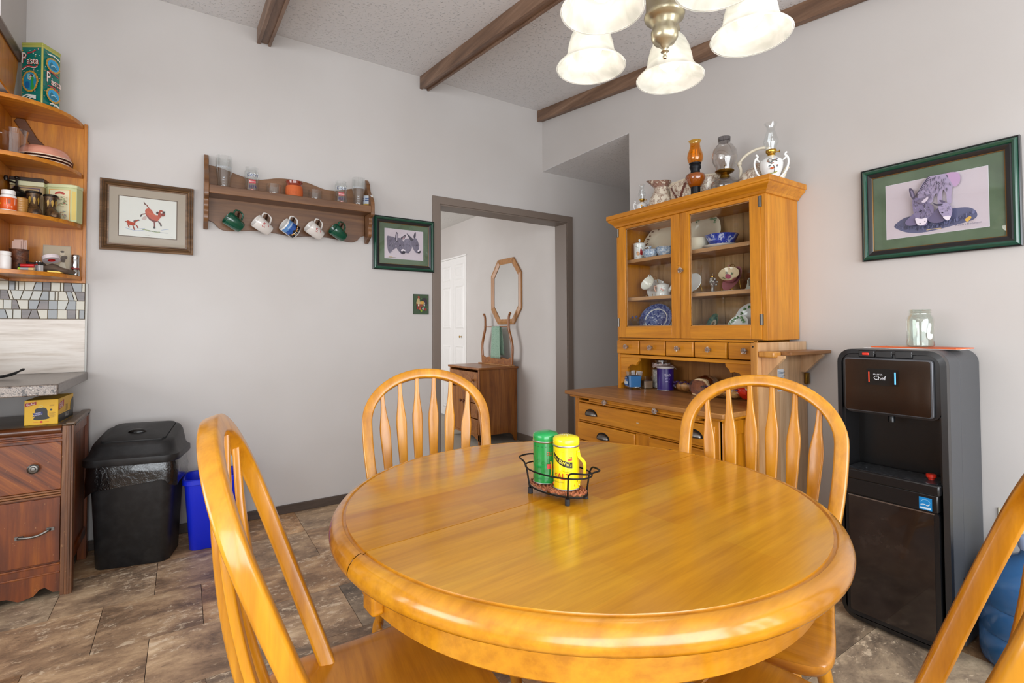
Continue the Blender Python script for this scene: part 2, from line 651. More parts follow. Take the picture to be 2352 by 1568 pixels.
HUTCH_Z = wood('hutch_wood_upright', '#ad6a0c', '#ca8216', '#d89222', 'z', 0.6, 0.38, 0.2, 0.02)
HUTCH_IN = wood('hutch_inside_wood', '#8e6a40', '#b08a5c', '#c29c70', 'z', 0.5, 0.6, 0.0, 0.02)
HUTCH_SHELF = wood('hutch_shelf_wood', '#a47a50', '#bf9164', '#cc9f72', 'x', 0.5, 0.55, 0.0, 0.02)
HUTCH_DARK = wood('hutch_back_wood', '#7a4d1d', '#93602a', '#a06b32', 'z', 0.6, 0.5, 0.1, 0.02)
HCOUNTER = wood('hutch_counter_wood', '#8a5a2a', '#ab763c', '#bd8a4c', 'x', 0.8, 0.45, 0.1, 0.04, stave=(3.0, 0.12))
MAPLE = wood('maple_board', '#c6a27c', '#d9b995', '#e4c9a8', 'z', 0.5, 0.4, 0.2, 0.01, stave=(0.085, 0.42))
MAPLE_E = wood('maple_edge', '#a9702e', '#c0863c', '#cf964a', 'z', 0.6, 0.4, 0.2, 0.01)
KIT = wood('kitchen_oak', '#a45c08', '#c27812', '#d28c1e', 'z', 1.2, 0.4, 0.2, 0.02)
KIT_X = wood('kitchen_oak_across', '#aa600a', '#c67a14', '#d68e22', 'x', 1.2, 0.4, 0.2, 0.02)
RACKW = wood('rack_pine', '#52321c', '#76502f', '#8a6140', 'x', 0.6, 0.4, 0.2, 0.03)
DRESS = wood('walnut_veneer', '#421a04', '#74360a', '#92500f', 'z', 0.9, 0.4, 0.12, 0.02, wear=0.15)
DRESS_V = wood('walnut_bookmatched', '#421a04', '#7c3c0c', '#9c5816', 'x', 1.0, 0.4, 0.12, 0.02, mirror=True, wear=0.1)
DRESS_T = wood('worn_dresser_top', '#4a3a30', '#66523f', '#78634f', 'x', 0.8, 0.4, 0.15, 0.03, wear=0.4)
OAK = wood('washstand_oak', '#733d10', '#96591e', '#ad7030', 'z', 1.0, 0.35, 0.2, 0.03)
OAK_X = wood('washstand_oak_across', '#733d10', '#9a5d22', '#b07434', 'y', 1.0, 0.35, 0.25, 0.03)
OAKM = wood('mirror_oak', '#9c6a38', '#b5804a', '#c4915c', 'z', 0.8, 0.35, 0.2, 0.02)
CLEAR = glass('clear_glass', '#fbfcfc', refl=1.3)
PANE = glass('window_pane', '#fbfcfb', refl=0.5)
PICGLASS = glass('picture_glass', '#fdfdfd', refl=0.7)
BRASS = mat('brass', '#c9a14a', 0.25, 1.0)
DARKBRASS = mat('aged_brass', '#8a6a2c', 0.35, 1.0)
STEEL = mat('brushed_steel', '#b9b9b8', 0.3, 1.0)
PEWTER = mat('pewter', '#77736e', 0.38, 1.0)
BLACKMETAL = mat('black_metal', '#17171a', 0.45, 0.6)
WHITECER = mat('white_ceramic', '#e9eae8', 0.15, coat=0.3)
CREAMCER = mat('cream_ceramic', '#e2d8c2', 0.2, coat=0.3)
WHITEP = mat('white_paint', '#eeece9', 0.4)

# ------------------------------------------------------------------ the setting
def struct(name, b, m, bevel=0, smooth=0, parent=None):
    o = b.build(name, m, parent, bevel=bevel, smooth=smooth)
    o['kind'] = 'structure'
    return o


CZ = lambda y: 2.94 + 0.127 * y     # sloping ceiling
YF, XL, XR = -5.2, -5.6, 1.6
b = MB()
b.box(XL, -0.948, 0, 0.14, 0, 3.0).box(0.262, XR, 0, 0.14, 0, 3.0).box(-0.948, 0.262, 0, 0.14, 2.04, 3.0)
wall_back = struct('wall_back', b, WALL)
b = MB()
b.box(0, 0.12, YF, -0.976, 0, 3.0).box(0, 0.12, -0.976, 0, 2.44, 3.0)
struct('wall_right', b, WALL)
b = MB()   # wall behind the viewer, with a window and a patio door
b.box(XL, -4.8, YF - 0.12, YF, 0, 2.6).box(-4.8, -3.0, YF - 0.12, YF, 2.1, 2.6).box(-3.0, -2.9, YF - 0.12, YF, 0, 2.6)
b.box(-2.9, -0.3, YF - 0.12, YF, 0, 0.5).box(-2.9, -0.3, YF - 0.12, YF, 2.15, 2.6).box(-0.3, 0.12, YF - 0.12, YF, 0, 2.6)
struct('wall_front', b, WALL)
b = MB()
b.box(XL - 0.12, XL, YF, -3.3, 0, 3.0).box(XL - 0.12, XL, -3.3, -1.1, 0, 0.95).box(XL - 0.12, XL, -3.3, -1.1, 2.1, 3.0).box(XL - 0.12, XL, -1.1, 0.14, 0, 3.0)
struct('wall_left', b, WALL)
b = MB()
b.box(XL, -3.162, -0.40, 0, 2.185, 3.0)
struct('wall_bulkhead', b, WALL)
b = MB()
b.prism([(0.0, CZ(0)), (YF, CZ(YF)), (YF, CZ(YF) + 0.1), (0, CZ(0) + 0.1)], XL, 0.12, 'yz')
struct('ceiling', b, CEIL)
b = MB()
b.box(0.0005, XR, -0.976, 0, 2.437, 2.4395).box(0.12, XR, -0.976, 0, 2.4395, 2.5)
struct('ceiling_hall', b, CEIL)
b = MB()
b.box(0.12, XR, -1.1, -0.976, 0, 2.44).box(XR, XR + 0.1, -1.1, 0.14, 0, 2.5)
struct('wall_hall', b, WALL)
# the next room
b = MB()
XM = 0.335
b.box(XM, XM + 0.1, 0.14, 1.985, 0, 2.5).box(XM, XM + 0.1, 1.985, 3.4, 2.03, 2.5).box(XM, XM + 0.1, 3.4, 4.0, 0, 2.5).box(-2.5, XM + 0.1, 3.8, 3.9, 0, 2.5)
b.box(-2.6, -2.5, 0.14, 3.9, 0, 2.5)
struct('wall_next_room', b, WALL2)
b = MB()
b.box(-2.6, XM + 0.1, 0.14, 3.9, 2.437, 2.5)
struct('ceiling_next_room', b, popcorn('popcorn_next_room', '#d8d6d2'))
carpet = speckle('grey_beige_carpet', ['#8d8478', '#aba294', '#c3bbae'], 260, 0.95, 0.9)
b = MB()
b.box(-2.6, XM + 0.1, 0.0, 3.9, -0.05, 0.0)
o = struct('floor_next_room', b, carpet)
b = MB()
b.box(-2.5, XM - 0.0, 3.79, 3.8, 0, 0.07).box(XM - 0.012, XM, 0.14, 1.96, 0, 0.075)
struct('baseboard_next_room', b, TRIM, 0.003)

# floor: vinyl stone tiles in rows along the back wall
b = MB()
b.box(XL, XR, YF, 0.0, -0.05, -0.003)
floor = struct('floor', b, mat('floor_joint', '#241d18', 0.8))
ST = tilestone('stone_tile')
TW, TH = 0.335, 0.357
tmesh = []
for L_ in (TW, 2 * TW):
    t = MB().box(-L_ / 2 + 0.001, L_ / 2 - 0.001, -TH / 2 + 0.001, TH / 2 - 0.001, -0.004, 0.0)
    tmesh.append(t.mesh('floor_tile', [ST], 0))
rows = {0: -2.93, 1: -2.595, 2: -2.762, 3: -2.595, 4: -2.43}
pat = {1: [2, 1, 2, 1, 2, 2, 1, 1, 2, 1, 2], 2: [1, 2, 2, 1, 2, 1, 2, 2, 1, 2], 3: [2, 2, 1, 2, 1, 2, 1, 2, 2]}
rnd = random.Random(4)
nt_ = 0
for r_ in range(15):
    y1 = 0.002 - r_ * TH
    if y1 - TH < YF - 0.2:
        break
    yc = y1 - TH / 2
    x0 = rows.get(r_, -2.93 + TW * rnd.choice([0, 0.5, 1, 1.5]))
    # to the right of the anchor joint
    x, i = x0, 0
    while x < XR - 0.2 and nt_ < 298:
        k = pat.get(r_, [])[i] if i < len(pat.get(r_, [])) else rnd.choice([1, 2, 2])
        put('floor_tile', tmesh[k - 1], floor, (x + k * TW / 2, yc, 0.0)); nt_ += 1
        x += k * TW; i += 1
        if x > 0.05 and r_ > 2:
            break
    x, i = x0, 0
    while x > XL + 0.3 and nt_ < 298:
        k = 1 if (r_ == 1 and i == 0) else rnd.choice([1, 2, 2])
        if x < -4.2 and r_ < 9:
            pass
        put('floor_tile', tmesh[k - 1], floor, (x - k * TW / 2, yc, 0.0)); nt_ += 1
        x -= k * TW; i += 1

# baseboards
b = MB()
b.box(XL, -1.003, -0.012, 0, 0, 0.052).box(0.318, XR, -0.012, 0, 0, 0.052)
struct('baseboard_back', b, BASEB, 0.002)
b = MB()
b.box(-0.012, 0, YF, -0.976, 0, 0.052)
struct('baseboard_right', b, BASEB, 0.002)

# cased opening
tr = bpy.data.objects.new('trim_1', None); C.objects.link(tr); tr['kind'] = 'structure'
CASE = 0.055
for nm, bb in (('casing', MB().box(-0.948 - CASE, -0.948 + 0.004, -0.014, 0, 0, 2.036 + CASE)), ('casing', MB().box(0.262 - 0.004, 0.262 + CASE, -0.014, 0, 0, 2.036 + CASE)),
               ('casing', MB().box(-0.948, 0.262, -0.014, 0, 2.036, 2.036 + CASE))):
    bb.build(nm, TRIM, tr, bevel=0.002, smooth=0)
for bb in (MB().box(-0.95, -0.935, -0.006, 0.15, 0, 2.04), MB().box(0.249, 0.264, -0.006, 0.15, 0, 2.04), MB().box(-0.935, 0.249, -0.006, 0.15, 2.026, 2.04)):
    bb.build('jamb', TRIM, tr, bevel=0.001, smooth=0)
for bb in (MB().box(-0.948 - CASE, -0.94, 0.14, 0.154, 0, 2.09), MB().box(0.256, 0.262 + CASE, 0.14, 0.154, 0, 2.09), MB().box(-0.94, 0.256, 0.14, 0.154, 2.036, 2.09)):
    bb.build('casing', TRIM, tr, bevel=0.002, smooth=0)

# ceiling beams (boxed, with a recessed soffit board)
def beam(x0, x1, label, half=False):
    t = thing('ceiling_beam', label, 'beam', (x0, 0, CZ(0)), group='boxed beams on the sloping ceiling')
    wd = x1 - x0
    def sl(a, bx, z0, z1):
        return MB().prism([(-0.001, z0), (YF, z0 + 0.127 * YF), (YF, z1 + 0.127 * YF), (-0.001, z1)], a, bx, 'yz')
    sl(0, 0.02, -0.09, 0.0).build('side_board', BEAM, t, smooth=0, bevel=0.002)
    if not half:
        sl(wd - 0.016, wd, -0.09, 0.0).build('side_board', BEAM, t, smooth=0, bevel=0.002)
        sl(0.02, wd - 0.016, -0.078, 0.0).build('soffit_board', BEAM, t, smooth=0)
    else:
        sl(0.02, wd, -0.083, 0.0).build('soffit_board', BEAM, t, smooth=0)
    return t


beam(-2.149, -2.072, 'brown boxed ceiling beam above the mug rack, farthest from the cabinet')
beam(-1.098, -1.028, 'middle brown boxed ceiling beam, between the picture rack and the lamp')
beam(-0.052, -0.002, 'brown ceiling beam running along the top of the cabinet wall', True)

# closet bifold door in the next room
dr = bpy.data.objects.new('door_1', None); C.objects.link(dr); dr['kind'] = 'structure'
dr.location = (XM, 1.99, 0)
for i in range(4):
    y0 = i * 0.35
    leaf = MB().box(0.0, 0.03, y0 + 0.002, y0 + 0.348, 0.02, 2.01).build('door_leaf', WHITEP, dr, smooth=0, bevel=0.002)
    for z0, z1 in ((0.12, 0.92), (1.13, 1.66), (1.73, 1.93)):
        pb = MB()
        a0, a1 = y0 + 0.06, y0 + 0.29
        ring = [(0.0, a0, z0), (0.0, a1, z0), (0.0, a1, z1), (0.0, a0, z1)]
        inner = [(-0.006, a0 + 0.014, z0 + 0.014), (-0.006, a1 - 0.014, z0 + 0.014), (-0.006, a1 - 0.014, z1 - 0.014), (-0.006, a0 + 0.014, z1 - 0.014)]
        inn2 = [(0.004, a0 + 0.022, z0 + 0.022), (0.004, a1 - 0.022, z0 + 0.022), (0.004, a1 - 0.022, z1 - 0.022), (0.004, a0 + 0.022, z1 - 0.022)]
        inn3 = [(-0.004, a0 + 0.05, z0 + 0.05), (-0.004, a1 - 0.05, z0 + 0.05), (-0.004, a1 - 0.05, z1 - 0.05), (-0.004, a0 + 0.05, z1 - 0.05)]
        pb.loft([ring, inner, inn2, inn3], cap=False)
        pb.poly(inn3)
        pb.build('panel', WHITEP, leaf, smooth=0)
    if i == 0:
        MB().lathe([(0.006, 0), (0.006, 0.015), (0.014, 0.022), (0.014, 0.03), (0.0, 0.034)], 12, M=Matrix.Translation((0, y0 + 0.12, 1.03)) @ Matrix.Rotation(-math.pi / 2, 4, 'Y')).build('knob', BRASS, leaf)
b = MB().box(-0.012, 0.02, -0.02, 1.43, 2.012, 2.03)
b.build('track', WHITEP, dr, smooth=0)

# wall socket
t = thing('wall_socket', 'ivory wall socket plate low on the wall beside the water cooler', 'socket', (0, -2.80, 0.40), R(-90))
MB().box(-0.035, 0.035, -0.006, 0, -0.057, 0.057).build('plate', mat('ivory_plastic', '#d9d2ba', 0.4), t, bevel=0.003)
for z in (-0.02, 0.02):
    MB().box(-0.014, 0.014, -0.008, -0.005, z - 0.012, z + 0.012).build('outlet', mat('ivory_plastic2', '#cdc5aa', 0.4), t, bevel=0.002)

# ------------------------------------------------------------------ dining table
TX, TY, TZ = -1.735, -2.432, 0.742
t = thing('dining_table', 'round golden maple dining table with a moulded rim and centre seam', 'table', (TX, TY, 0), R(5.7))
RI, RO = 0.506, 0.538
prof_top = [(RI, TZ), (RI + 0.001, TZ - 0.0035), (RI + 0.005, TZ - 0.004), (RI + 0.008, TZ - 0.001), (RI + 0.014, TZ - 0.002), (RI + 0.022, TZ - 0.007), (RI + 0.029, TZ - 0.016),
            (RO, TZ - 0.026), (RO - 0.001, TZ - 0.034), (RO - 0.006, TZ - 0.041), (RO - 0.014, TZ - 0.044), (RO - 0.03, TZ - 0.044)]
for sgn in (1, -1):
    a0 = 0.0 if sgn > 0 else math.pi
    n = 48
    g = 0.0012
    tb = MB()
    pts = [(RI * math.cos(a0 + math.pi * i / n), RI * math.sin(a0 + math.pi * i / n)) for i in range(n + 1)]
    pts = [(x, max(y, g) if sgn > 0 else min(y, -g)) for x, y in pts]
    tb.prism(pts, TZ - 0.04, TZ, 'xy')
    tb.build('tabletop_half', TABLE_W, t, smooth=30)
    rb = MB()
    rb.lathe(prof_top, n, a0=a0 + (0.0022), a1=a0 + math.pi - 0.0022)
    rb.build('rim_moulding', TABLE_RIM, t, smooth=40)
    ab = MB()
    ab.lathe([(0.487, TZ - 0.043), (0.487, TZ - 0.107), (0.483, TZ - 0.111), (0.470, TZ - 0.111), (0.468, TZ - 0.043)], n, a0=a0 + 0.003, a1=a0 + math.pi - 0.003)
    ab.build('apron', TABLE_RIM, t, smooth=40)
b = MB().box(-0.507, -0.484, -0.03, 0.012, TZ - 0.1, TZ - 0.046)
b.build('apron_block', TABLE_RIM, t, bevel=0.006)
b = MB().box(-0.05, 0.05, -0.42, 0.42, TZ - 0.09, TZ - 0.042).box(-0.42, 0.42, -0.05, 0.05, TZ - 0.085, TZ - 0.042)
b.build('slide_rail', TABLE_RIM, t, smooth=0)
b = MB().lathe([(0.0, 0.12), (0.07, 0.12), (0.085, 0.15), (0.07, 0.19), (0.055, 0.22), (0.06, 0.26), (0.085, 0.32), (0.105, 0.39), (0.11, 0.45), (0.095, 0.51), (0.075, 0.545), (0.085, 0.56), (0.085, 0.58),
                (0.07, 0.59), (0.075, 0.61), (0.12, 0.63), (0.14, TZ - 0.085), (0, TZ - 0.085)], 32)
b.build('pedestal', TABLE_RIM, t, smooth=50)
for k in range(4):
    a = R(45 + 90 * k)
    pts = [(0.05, 0, 0.2), (0.12, 0, 0.2), (0.2, 0, 0.16), (0.28, 0, 0.09), (0.34, 0, 0.05), (0.37, 0, 0.03)]
    pts = [(x * math.cos(a), x * math.sin(a), z) for x, _, z in spline([p for p in pts], False, 4)]
    MB().tube(pts, [(0.045 - 0.015 * i / len(pts), 0.028) for i in range(len(pts))], 10, up=(0, 0, 1)).build('pedestal_foot', TABLE_RIM, t, smooth=60)

# ------------------------------------------------------------------ arrow-back windsor chairs
REC = R(20)
SZ = 0.45


def back_pt(u, v, off=0.0):
    """local chair coords: +y is where the seat faces; hoop feet on y=0"""
    return Vector((u, -math.sin(REC) * v + off * math.cos(REC), SZ - 0.01 + math.cos(REC) * v + off * math.sin(REC)))


def hoop_curve(V=0.552, Wm=0.204, Wf=0.150, K=0.8):
    v0 = V - K * Wm
    pts = []
    for i in range(0, 13):
        s = i / 12
        pts.append((Wf + (Wm - Wf) * math.sin(s * math.pi / 2), v0 * s - 0.02 * (1 - s)))
    for i in range(1, 30):
        a = math.pi * i / 30
        pts.append((Wm * math.cos(a), v0 + K * Wm * math.sin(a)))
    for i in range(12, -1, -1):
        s = i / 12
        pts.append((-(Wf + (Wm - Wf) * math.sin(s * math.pi / 2)), v0 * s - 0.02 * (1 - s)))
    return pts


def hoop_y(u, V=0.552, Wm=0.204, K=0.8):
    return V - K * Wm + K * Wm * math.sqrt(max(0, 1 - (u / Wm) ** 2))


def make_chair(name):
    t = thing(name, 'chair', 'chair')
    # seat (saddle)
    half = [(0.0, 0.292), (0.10, 0.292), (0.17, 0.283), (0.205, 0.262), (0.217, 0.22), (0.213, 0.15), (0.203, 0.07), (0.195, 0.0), (0.185, -0.06), (0.155, -0.11), (0.10, -0.135), (0.05, -0.143), (0.0, -0.145)]
    out = [(x, y) for x, y in half] + [(-x, y) for x, y in half[-2:0:-1]]
    out = spline(out, True, 3)
    cy = 0.07
    def ring(s, z, scoop=True):
        r = []
        for x, y in out:
            px, py = x * s, cy + (y - cy) * s
            dz = 0.0
            if scoop:
                d = (px / 0.2) ** 2 + ((py - 0.02) / 0.2) ** 2
                dz = -0.014 * math.exp(-d * 1.2) + 0.006 * math.exp(-((px) / 0.05) ** 2) * max(0, (py - 0.1) / 0.19)
                dz -= 0.010 * max(0, (py - 0.2) / 0.09) ** 2
            r.append((px, py, z + dz))
        return r
    rings = [ring(0.90, SZ - 0.042, False), ring(0.965, SZ - 0.036, False), ring(1.0, SZ - 0.022, False), ring(1.0, SZ - 0.01, False), ring(0.985, SZ - 0.002), ring(0.94, SZ + 0.001)] + [ring(s, SZ + 0.001) for s in (0.8, 0.6, 0.4, 0.2, 0.03)]
    MB().loft(rings).build('seat', SEAT_W, t, smooth=50)
    # bow
    sec = [(1, -0.72), (1, 0.72), (0.88, 0.93), (0.6, 1), (-0.6, 1), (-0.88, 0.93), (-1, 0.72), (-1, -0.72), (-0.88, -0.93), (-0.6, -1), (0.6, -1), (0.88, -0.93)]
    pts = [back_pt(u, v) for u, v in hoop_curve()]
    nrm = Vector((0, math.cos(REC), math.sin(REC)))
    MB().tube(pts, (0.0145, 0.0165) and [(0.0145, 0.0165)] * len(pts), sec=sec, up=nrm).build('back_bow', CHAIR_W, t, smooth=60)
    # arrow spindles
    for k in range(6):
        f = (k - 2.5) / 2.5
        ut, ub = f * 0.152, f * 0.118
        top = back_pt(ut, hoop_y(ut) - 0.012)
        bot = Vector((ub, -0.115 + 0.05 * f * f, SZ - 0.012))
        mid = (top + bot) / 2 + Vector((0, -0.022, -0.0))
        path = [bot.lerp(mid, s / 6) if s < 6 else mid.lerp(top, (s - 6) / 6) for s in range(13)]
        path = spline([bot, bot.lerp(mid, 0.55) + Vector((0, -0.006, 0)), mid, mid.lerp(top, 0.5) + Vector((0, -0.004, 0)), top], False, 5)
        wd = []
        n = len(path)
        for i in range(n):
            s = i / (n - 1)
            for (s0, w0), (s1, w1) in zip([(0, 0.009), (0.08, 0.0105), (0.5, 0.0145), (0.70, 0.0178), (0.76, 0.017), (0.84, 0.0098), (0.9, 0.0075), (1.0, 0.0065)], [(0.08, 0.0105), (0.5, 0.0145), (0.70, 0.0178), (0.76, 0.017), (0.84, 0.0098), (0.9, 0.0075), (1.0, 0.0065), (1.01, 0.0065)]):
                if s0 <= s <= s1:
                    ww = w0 + (w1 - w0) * (s - s0) / (s1 - s0)
                    break
            wd.append((0.0068 if s < 0.86 else 0.0065, ww))
        MB().tube(path, wd, sec=sec, up=nrm).build('spindle', CHAIR_W, t, smooth=60)
    # legs and stretchers
    tops = [(-0.135, 0.215), (0.135, 0.215), (-0.125, -0.055), (0.125, -0.055)]
    feet = [(-0.195, 0.27), (0.195, 0.27), (-0.19, -0.155), (0.19, -0.155)]
    lp = [(0.010, 0), (0.014, 0.06), (0.0165, 0.13), (0.0175, 0.15), (0.0135, 0.165), (0.0185, 0.18), (0.0195, 0.25), (0.019, 0.34), (0.0165, 0.38), (0.014, 0.43)]
    def leg_at(i, z):
        a, b_ = Vector((*tops[i], SZ - 0.03)), Vector((*feet[i], 0.0))
        return b_.lerp(a, z / (SZ - 0.03))
    for i in range(4):
        zs = [z for _, z in lp]
        MB().tube([leg_at(i, min(z, SZ - 0.03)) for _, z in lp], [r for r, _ in lp], 12).build('leg', CHAIR_W, t, smooth=60)
    def stretcher(a, b_, fancy):
        a, b_ = Vector(a), Vector(b_)
        pr = [(0.008, 0), (0.010, 0.1), (0.0125, 0.2), (0.0155, 0.215), (0.0125, 0.23), (0.0155, 0.36), (0.0165, 0.42), (0.0145, 0.435), (0.0165, 0.45), (0.0145, 0.465), (0.0165, 0.48), (0.0145, 0.5)]
        pr = pr + [(r, 1 - s) for r, s in pr[-2::-1]]
        MB().tube([a.lerp(b_, s) for _, s in pr], [r for r, _ in pr], 12).build('stretcher', CHAIR_W, t, smooth=60)
    s1, s2 = (leg_at(0, 0.19), leg_at(2, 0.15)), (leg_at(1, 0.19), leg_at(3, 0.15))
    stretcher(*s1, False); stretcher(*s2, False)
    stretcher(s1[0].lerp(s1[1], 0.5), s2[0].lerp(s2[1], 0.5), True)
    stretcher(leg_at(0, 0.24), leg_at(1, 0.24), True)
    return t


proto = make_chair('dining_chair')
CH = [((-1.818, -1.844), -103, 'arrow-back wooden chair pushed in facing the viewer, before the doorway'),
      ((-1.238, -2.549), 198, 'arrow-back wooden chair pushed in before the cabinet and water cooler'),
      ((-2.27, -2.41), -8, 'arrow-back wooden chair seen edge-on in front of the blue bin'),
      ((-1.67, -3.02), 104, 'arrow-back wooden chair cut by the frame, overlapping the blue water jug')]
for i, ((x, y), th, lab) in enumerate(CH):
    o = proto if i == 0 else copy_tree(proto)
    o.location = (x, y, 0)
    o.rotation_euler = (0, 0, R(th - 90))
    o['label'] = lab
    o['group'] = 'arrow-back chairs around the table'

# ------------------------------------------------------------------ chandelier
CX, CY, CZB = -1.654, -2.638, 1.685
NICKEL = mat('antique_nickel', '#b6ad93', 0.32, 0.9)
ch = thing('chandelier', 'five-light chandelier with white alabaster glass bell shades over the table', 'chandelier', (CX, CY, CZB))
b = MB().lathe([(0.0, 0.0), (0.0035, 0.001), (0.0045, 0.005), (0.0028, 0.008), (0.004, 0.012), (0.0085, 0.015), (0.004, 0.018), (0.0055, 0.022), (0.0095, 0.025), (0.011, 0.029), (0.021, 0.034), (0.0275, 0.045), (0.028, 0.058),
                (0.0245, 0.066), (0.026, 0.071), (0.029, 0.077), (0.032, 0.082), (0.040, 0.086), (0.042, 0.092), (0.040, 0.097), (0.0375, 0.1), (0.0375, 0.19), (0.042, 0.195), (0.03, 0.22), (0.014, 0.25), (0.012, 0.33), (0.02, 0.34), (0.008, 0.36), (0, 0.36)], 32)
b.build('body', NICKEL, ch, smooth=50)
top = CZ(CY) - CZB
b = MB().tube([(0, 0, 0.35), (0, 0, top - 0.02)], 0.006, 8)
b.build('stem', NICKEL, ch)
MB().lathe([(0.06, 0.0), (0.055, -0.02), (0.02, -0.035), (0, -0.036)], 24, c=(0, 0, top + 0.008)).build('canopy', NICKEL, ch, smooth=50)
SH = bpy.data.materials.new('alabaster_glass')
SH.use_nodes = True
nt = SH.node_tree
nt.nodes.clear()
o_ = N(nt, 'ShaderNodeOutputMaterial')
tl = N(nt, 'ShaderNodeBsdfTranslucent'); df = N(nt, 'ShaderNodeBsdfDiffuse'); tp = N(nt, 'ShaderNodeBsdfTransparent'); gl = N(nt, 'ShaderNodeBsdfGlossy')
no = N(nt, 'ShaderNodeTexNoise', Scale=14.0, Detail=4.0, Distortion=1.5)
tc = N(nt, 'ShaderNodeTexCoord'); nt.links.new(tc.outputs['Object'], no.inputs['Vector'])
rr_ = ramp(nt, [(0.3, '#d2d3cb'), (0.6, '#efeee8')]); nt.links.new(no.outputs['Fac'], rr_.inputs[0])
for n_ in (tl, df):
    nt.links.new(rr_.outputs[0], n_.inputs[0])
gl.inputs['Roughness'].default_value = 0.15
m1, m2, m3 = N(nt, 'ShaderNodeMixShader'), N(nt, 'ShaderNodeMixShader'), N(nt, 'ShaderNodeMixShader')
m1.inputs[0].default_value = 0.5; m2.inputs[0].default_value = 0.25; m3.inputs[0].default_value = 0.05
nt.links.new(tl.outputs[0], m1.inputs[1]); nt.links.new(df.outputs[0], m1.inputs[2])
nt.links.new(m1.outputs[0], m2.inputs[1]); nt.links.new(tp.outputs[0], m2.inputs[2])
nt.links.new(m2.outputs[0], m3.inputs[1]); nt.links.new(gl.outputs[0], m3.inputs[2])
nt.links.new(m3.outputs[0], o_.inputs[0])
BULB = mat('lit_bulb', '#ffffff', 0.3, emit='#fff8ee', estr=3.0)
prof = [(0.0795, 0.0), (0.0805, 0.002), (0.076, 0.007), (0.066, 0.016), (0.058, 0.027), (0.054, 0.036), (0.0535, 0.042), (0.052, 0.052), (0.046, 0.075), (0.037, 0.095), (0.027, 0.107), (0.022, 0.110)]
pin = [(max(r - 0.003, 0.018), z + 0.0008) for r, z in prof[::-1]]
shade_me = MB().lathe(prof + pin, 40).mesh('glass_shade', [SH], 60)
bulb_me = MB().lathe([(0.0, 0.022), (0.014, 0.026), (0.024, 0.036), (0.028, 0.05), (0.024, 0.066), (0.014, 0.08), (0.012, 0.1), (0.0, 0.1)], 16).mesh('bulb', [BULB], 60)
ZR = 1.725 - CZB
for k in range(5):
    a = R(YAW * 180 / math.pi - 90 - 3 + 72 * k)
    ca, sa = math.cos(a), math.sin(a)
    cx, cy = 0.178 * ca, 0.178 * sa
    arm = spline([(0.035 * ca, 0.035 * sa, 0.17), (0.08 * ca, 0.08 * sa, 0.15), (0.14 * ca, 0.14 * sa, 0.20), (0.172 * ca, 0.172 * sa, 0.215), (cx * 1.0, cy, ZR + 0.13)], False, 5)
    ao = MB().tube(arm, 0.0055, 8).build('arm', NICKEL, ch, smooth=60)
    MB().lathe([(0.0, 0.128), (0.024, 0.128), (0.026, 0.118), (0.024, 0.106), (0, 0.106)], 20, c=(cx, cy, ZR)).build('socket_cup', NICKEL, ao, smooth=50)
    so = put('glass_shade', shade_me, ch, (cx, cy, ZR), (0, 0, k * 1.3))
    put('bulb', bulb_me, so, (0, 0, 0))
    l = bpy.data.lights.new('chandelier_bulb_light', 'POINT')
    l.energy = 0.3
    l.color = (1.0, 0.95, 0.87)
    l.shadow_soft_size = 0.03
    lo = bpy.data.objects.new('chandelier_bulb_light', l)
    C.objects.link(lo)
    lo.location = (CX + cx, CY + cy, CZB + ZR + 0.005)

# ------------------------------------------------------------------ shaker caddy on the table
KX, KY = -1.795, -2.443
TOPZ = TZ + 0.0005
kd = thing('shaker_caddy', 'oval black wire caddy with a wicker mat on the table', 'caddy', (KX, KY, TOPZ), R(-80))
WIRE = mat('black_wire', '#1b1a19', 0.4, 0.7)
# long axis = local x (length .17), width .085
def oval(rx, ry, z, n=40):
    return [(rx * math.cos(2 * math.pi * i / n), ry * math.sin(2 * math.pi * i / n), z) for i in range(n)]
MB().tube(oval(0.078, 0.042, 0.016), 0.0018, 8, closed=True).build('lower_ring', WIRE, kd, smooth=60)
MB().tube(oval(0.088, 0.052, 0.058), 0.0018, 8, closed=True).build('upper_ring', WIRE, kd, smooth=60)
for sx in (-1, 1):
    for sy in (-1, 1):
        MB().tube([(sx * 0.055, sy * 0.031, 0.002), (sx * 0.062, sy * 0.036, 0.058)], 0.0019, 8).build('post', WIRE, kd, smooth=60)
        MB().lathe([(0.0, 0), (0.0055, 0), (0.0055, 0.013), (0.0035, 0.013)], 12, c=(sx * 0.055, sy * 0.031, 0)).build('rubber_foot', mat('rubber', '#232326', 0.7), kd, smooth=40)
    lp_ = spline([(sx * 0.062, -0.036, 0.058), (sx * 0.07, -0.037, 0.07), (sx * 0.1, -0.022, 0.072), (sx * 0.104, 0, 0.073), (sx * 0.1, 0.022, 0.072), (sx * 0.07, 0.037, 0.07), (sx * 0.062, 0.036, 0.058)], False, 5)
    MB().tube(lp_, 0.0019, 8).build('handle_loop', WIRE, kd, smooth=60)
WICK = speckle('wicker', ['#6f3a22', '#a8603c', '#c9805a'], 60, 0.7, 0.8, stretch=(6, 1, 1))
wk = MB()
for j in range(11):
    f = j / 10
    rx, ry = 0.074 * (1 - 0.92 * f), 0.038 * (1 - 0.92 * f)
    n = 46
    wk.tube([(rx * math.cos(2 * math.pi * i / n), ry * math.sin(2 * math.pi * i / n), 0.0215 + 0.0018 * (1 if (i + j) % 2 else -1)) for i in range(n)], 0.0026, 5, closed=True)
wk.build('wicker_mat', WICK, kd, smooth=60)


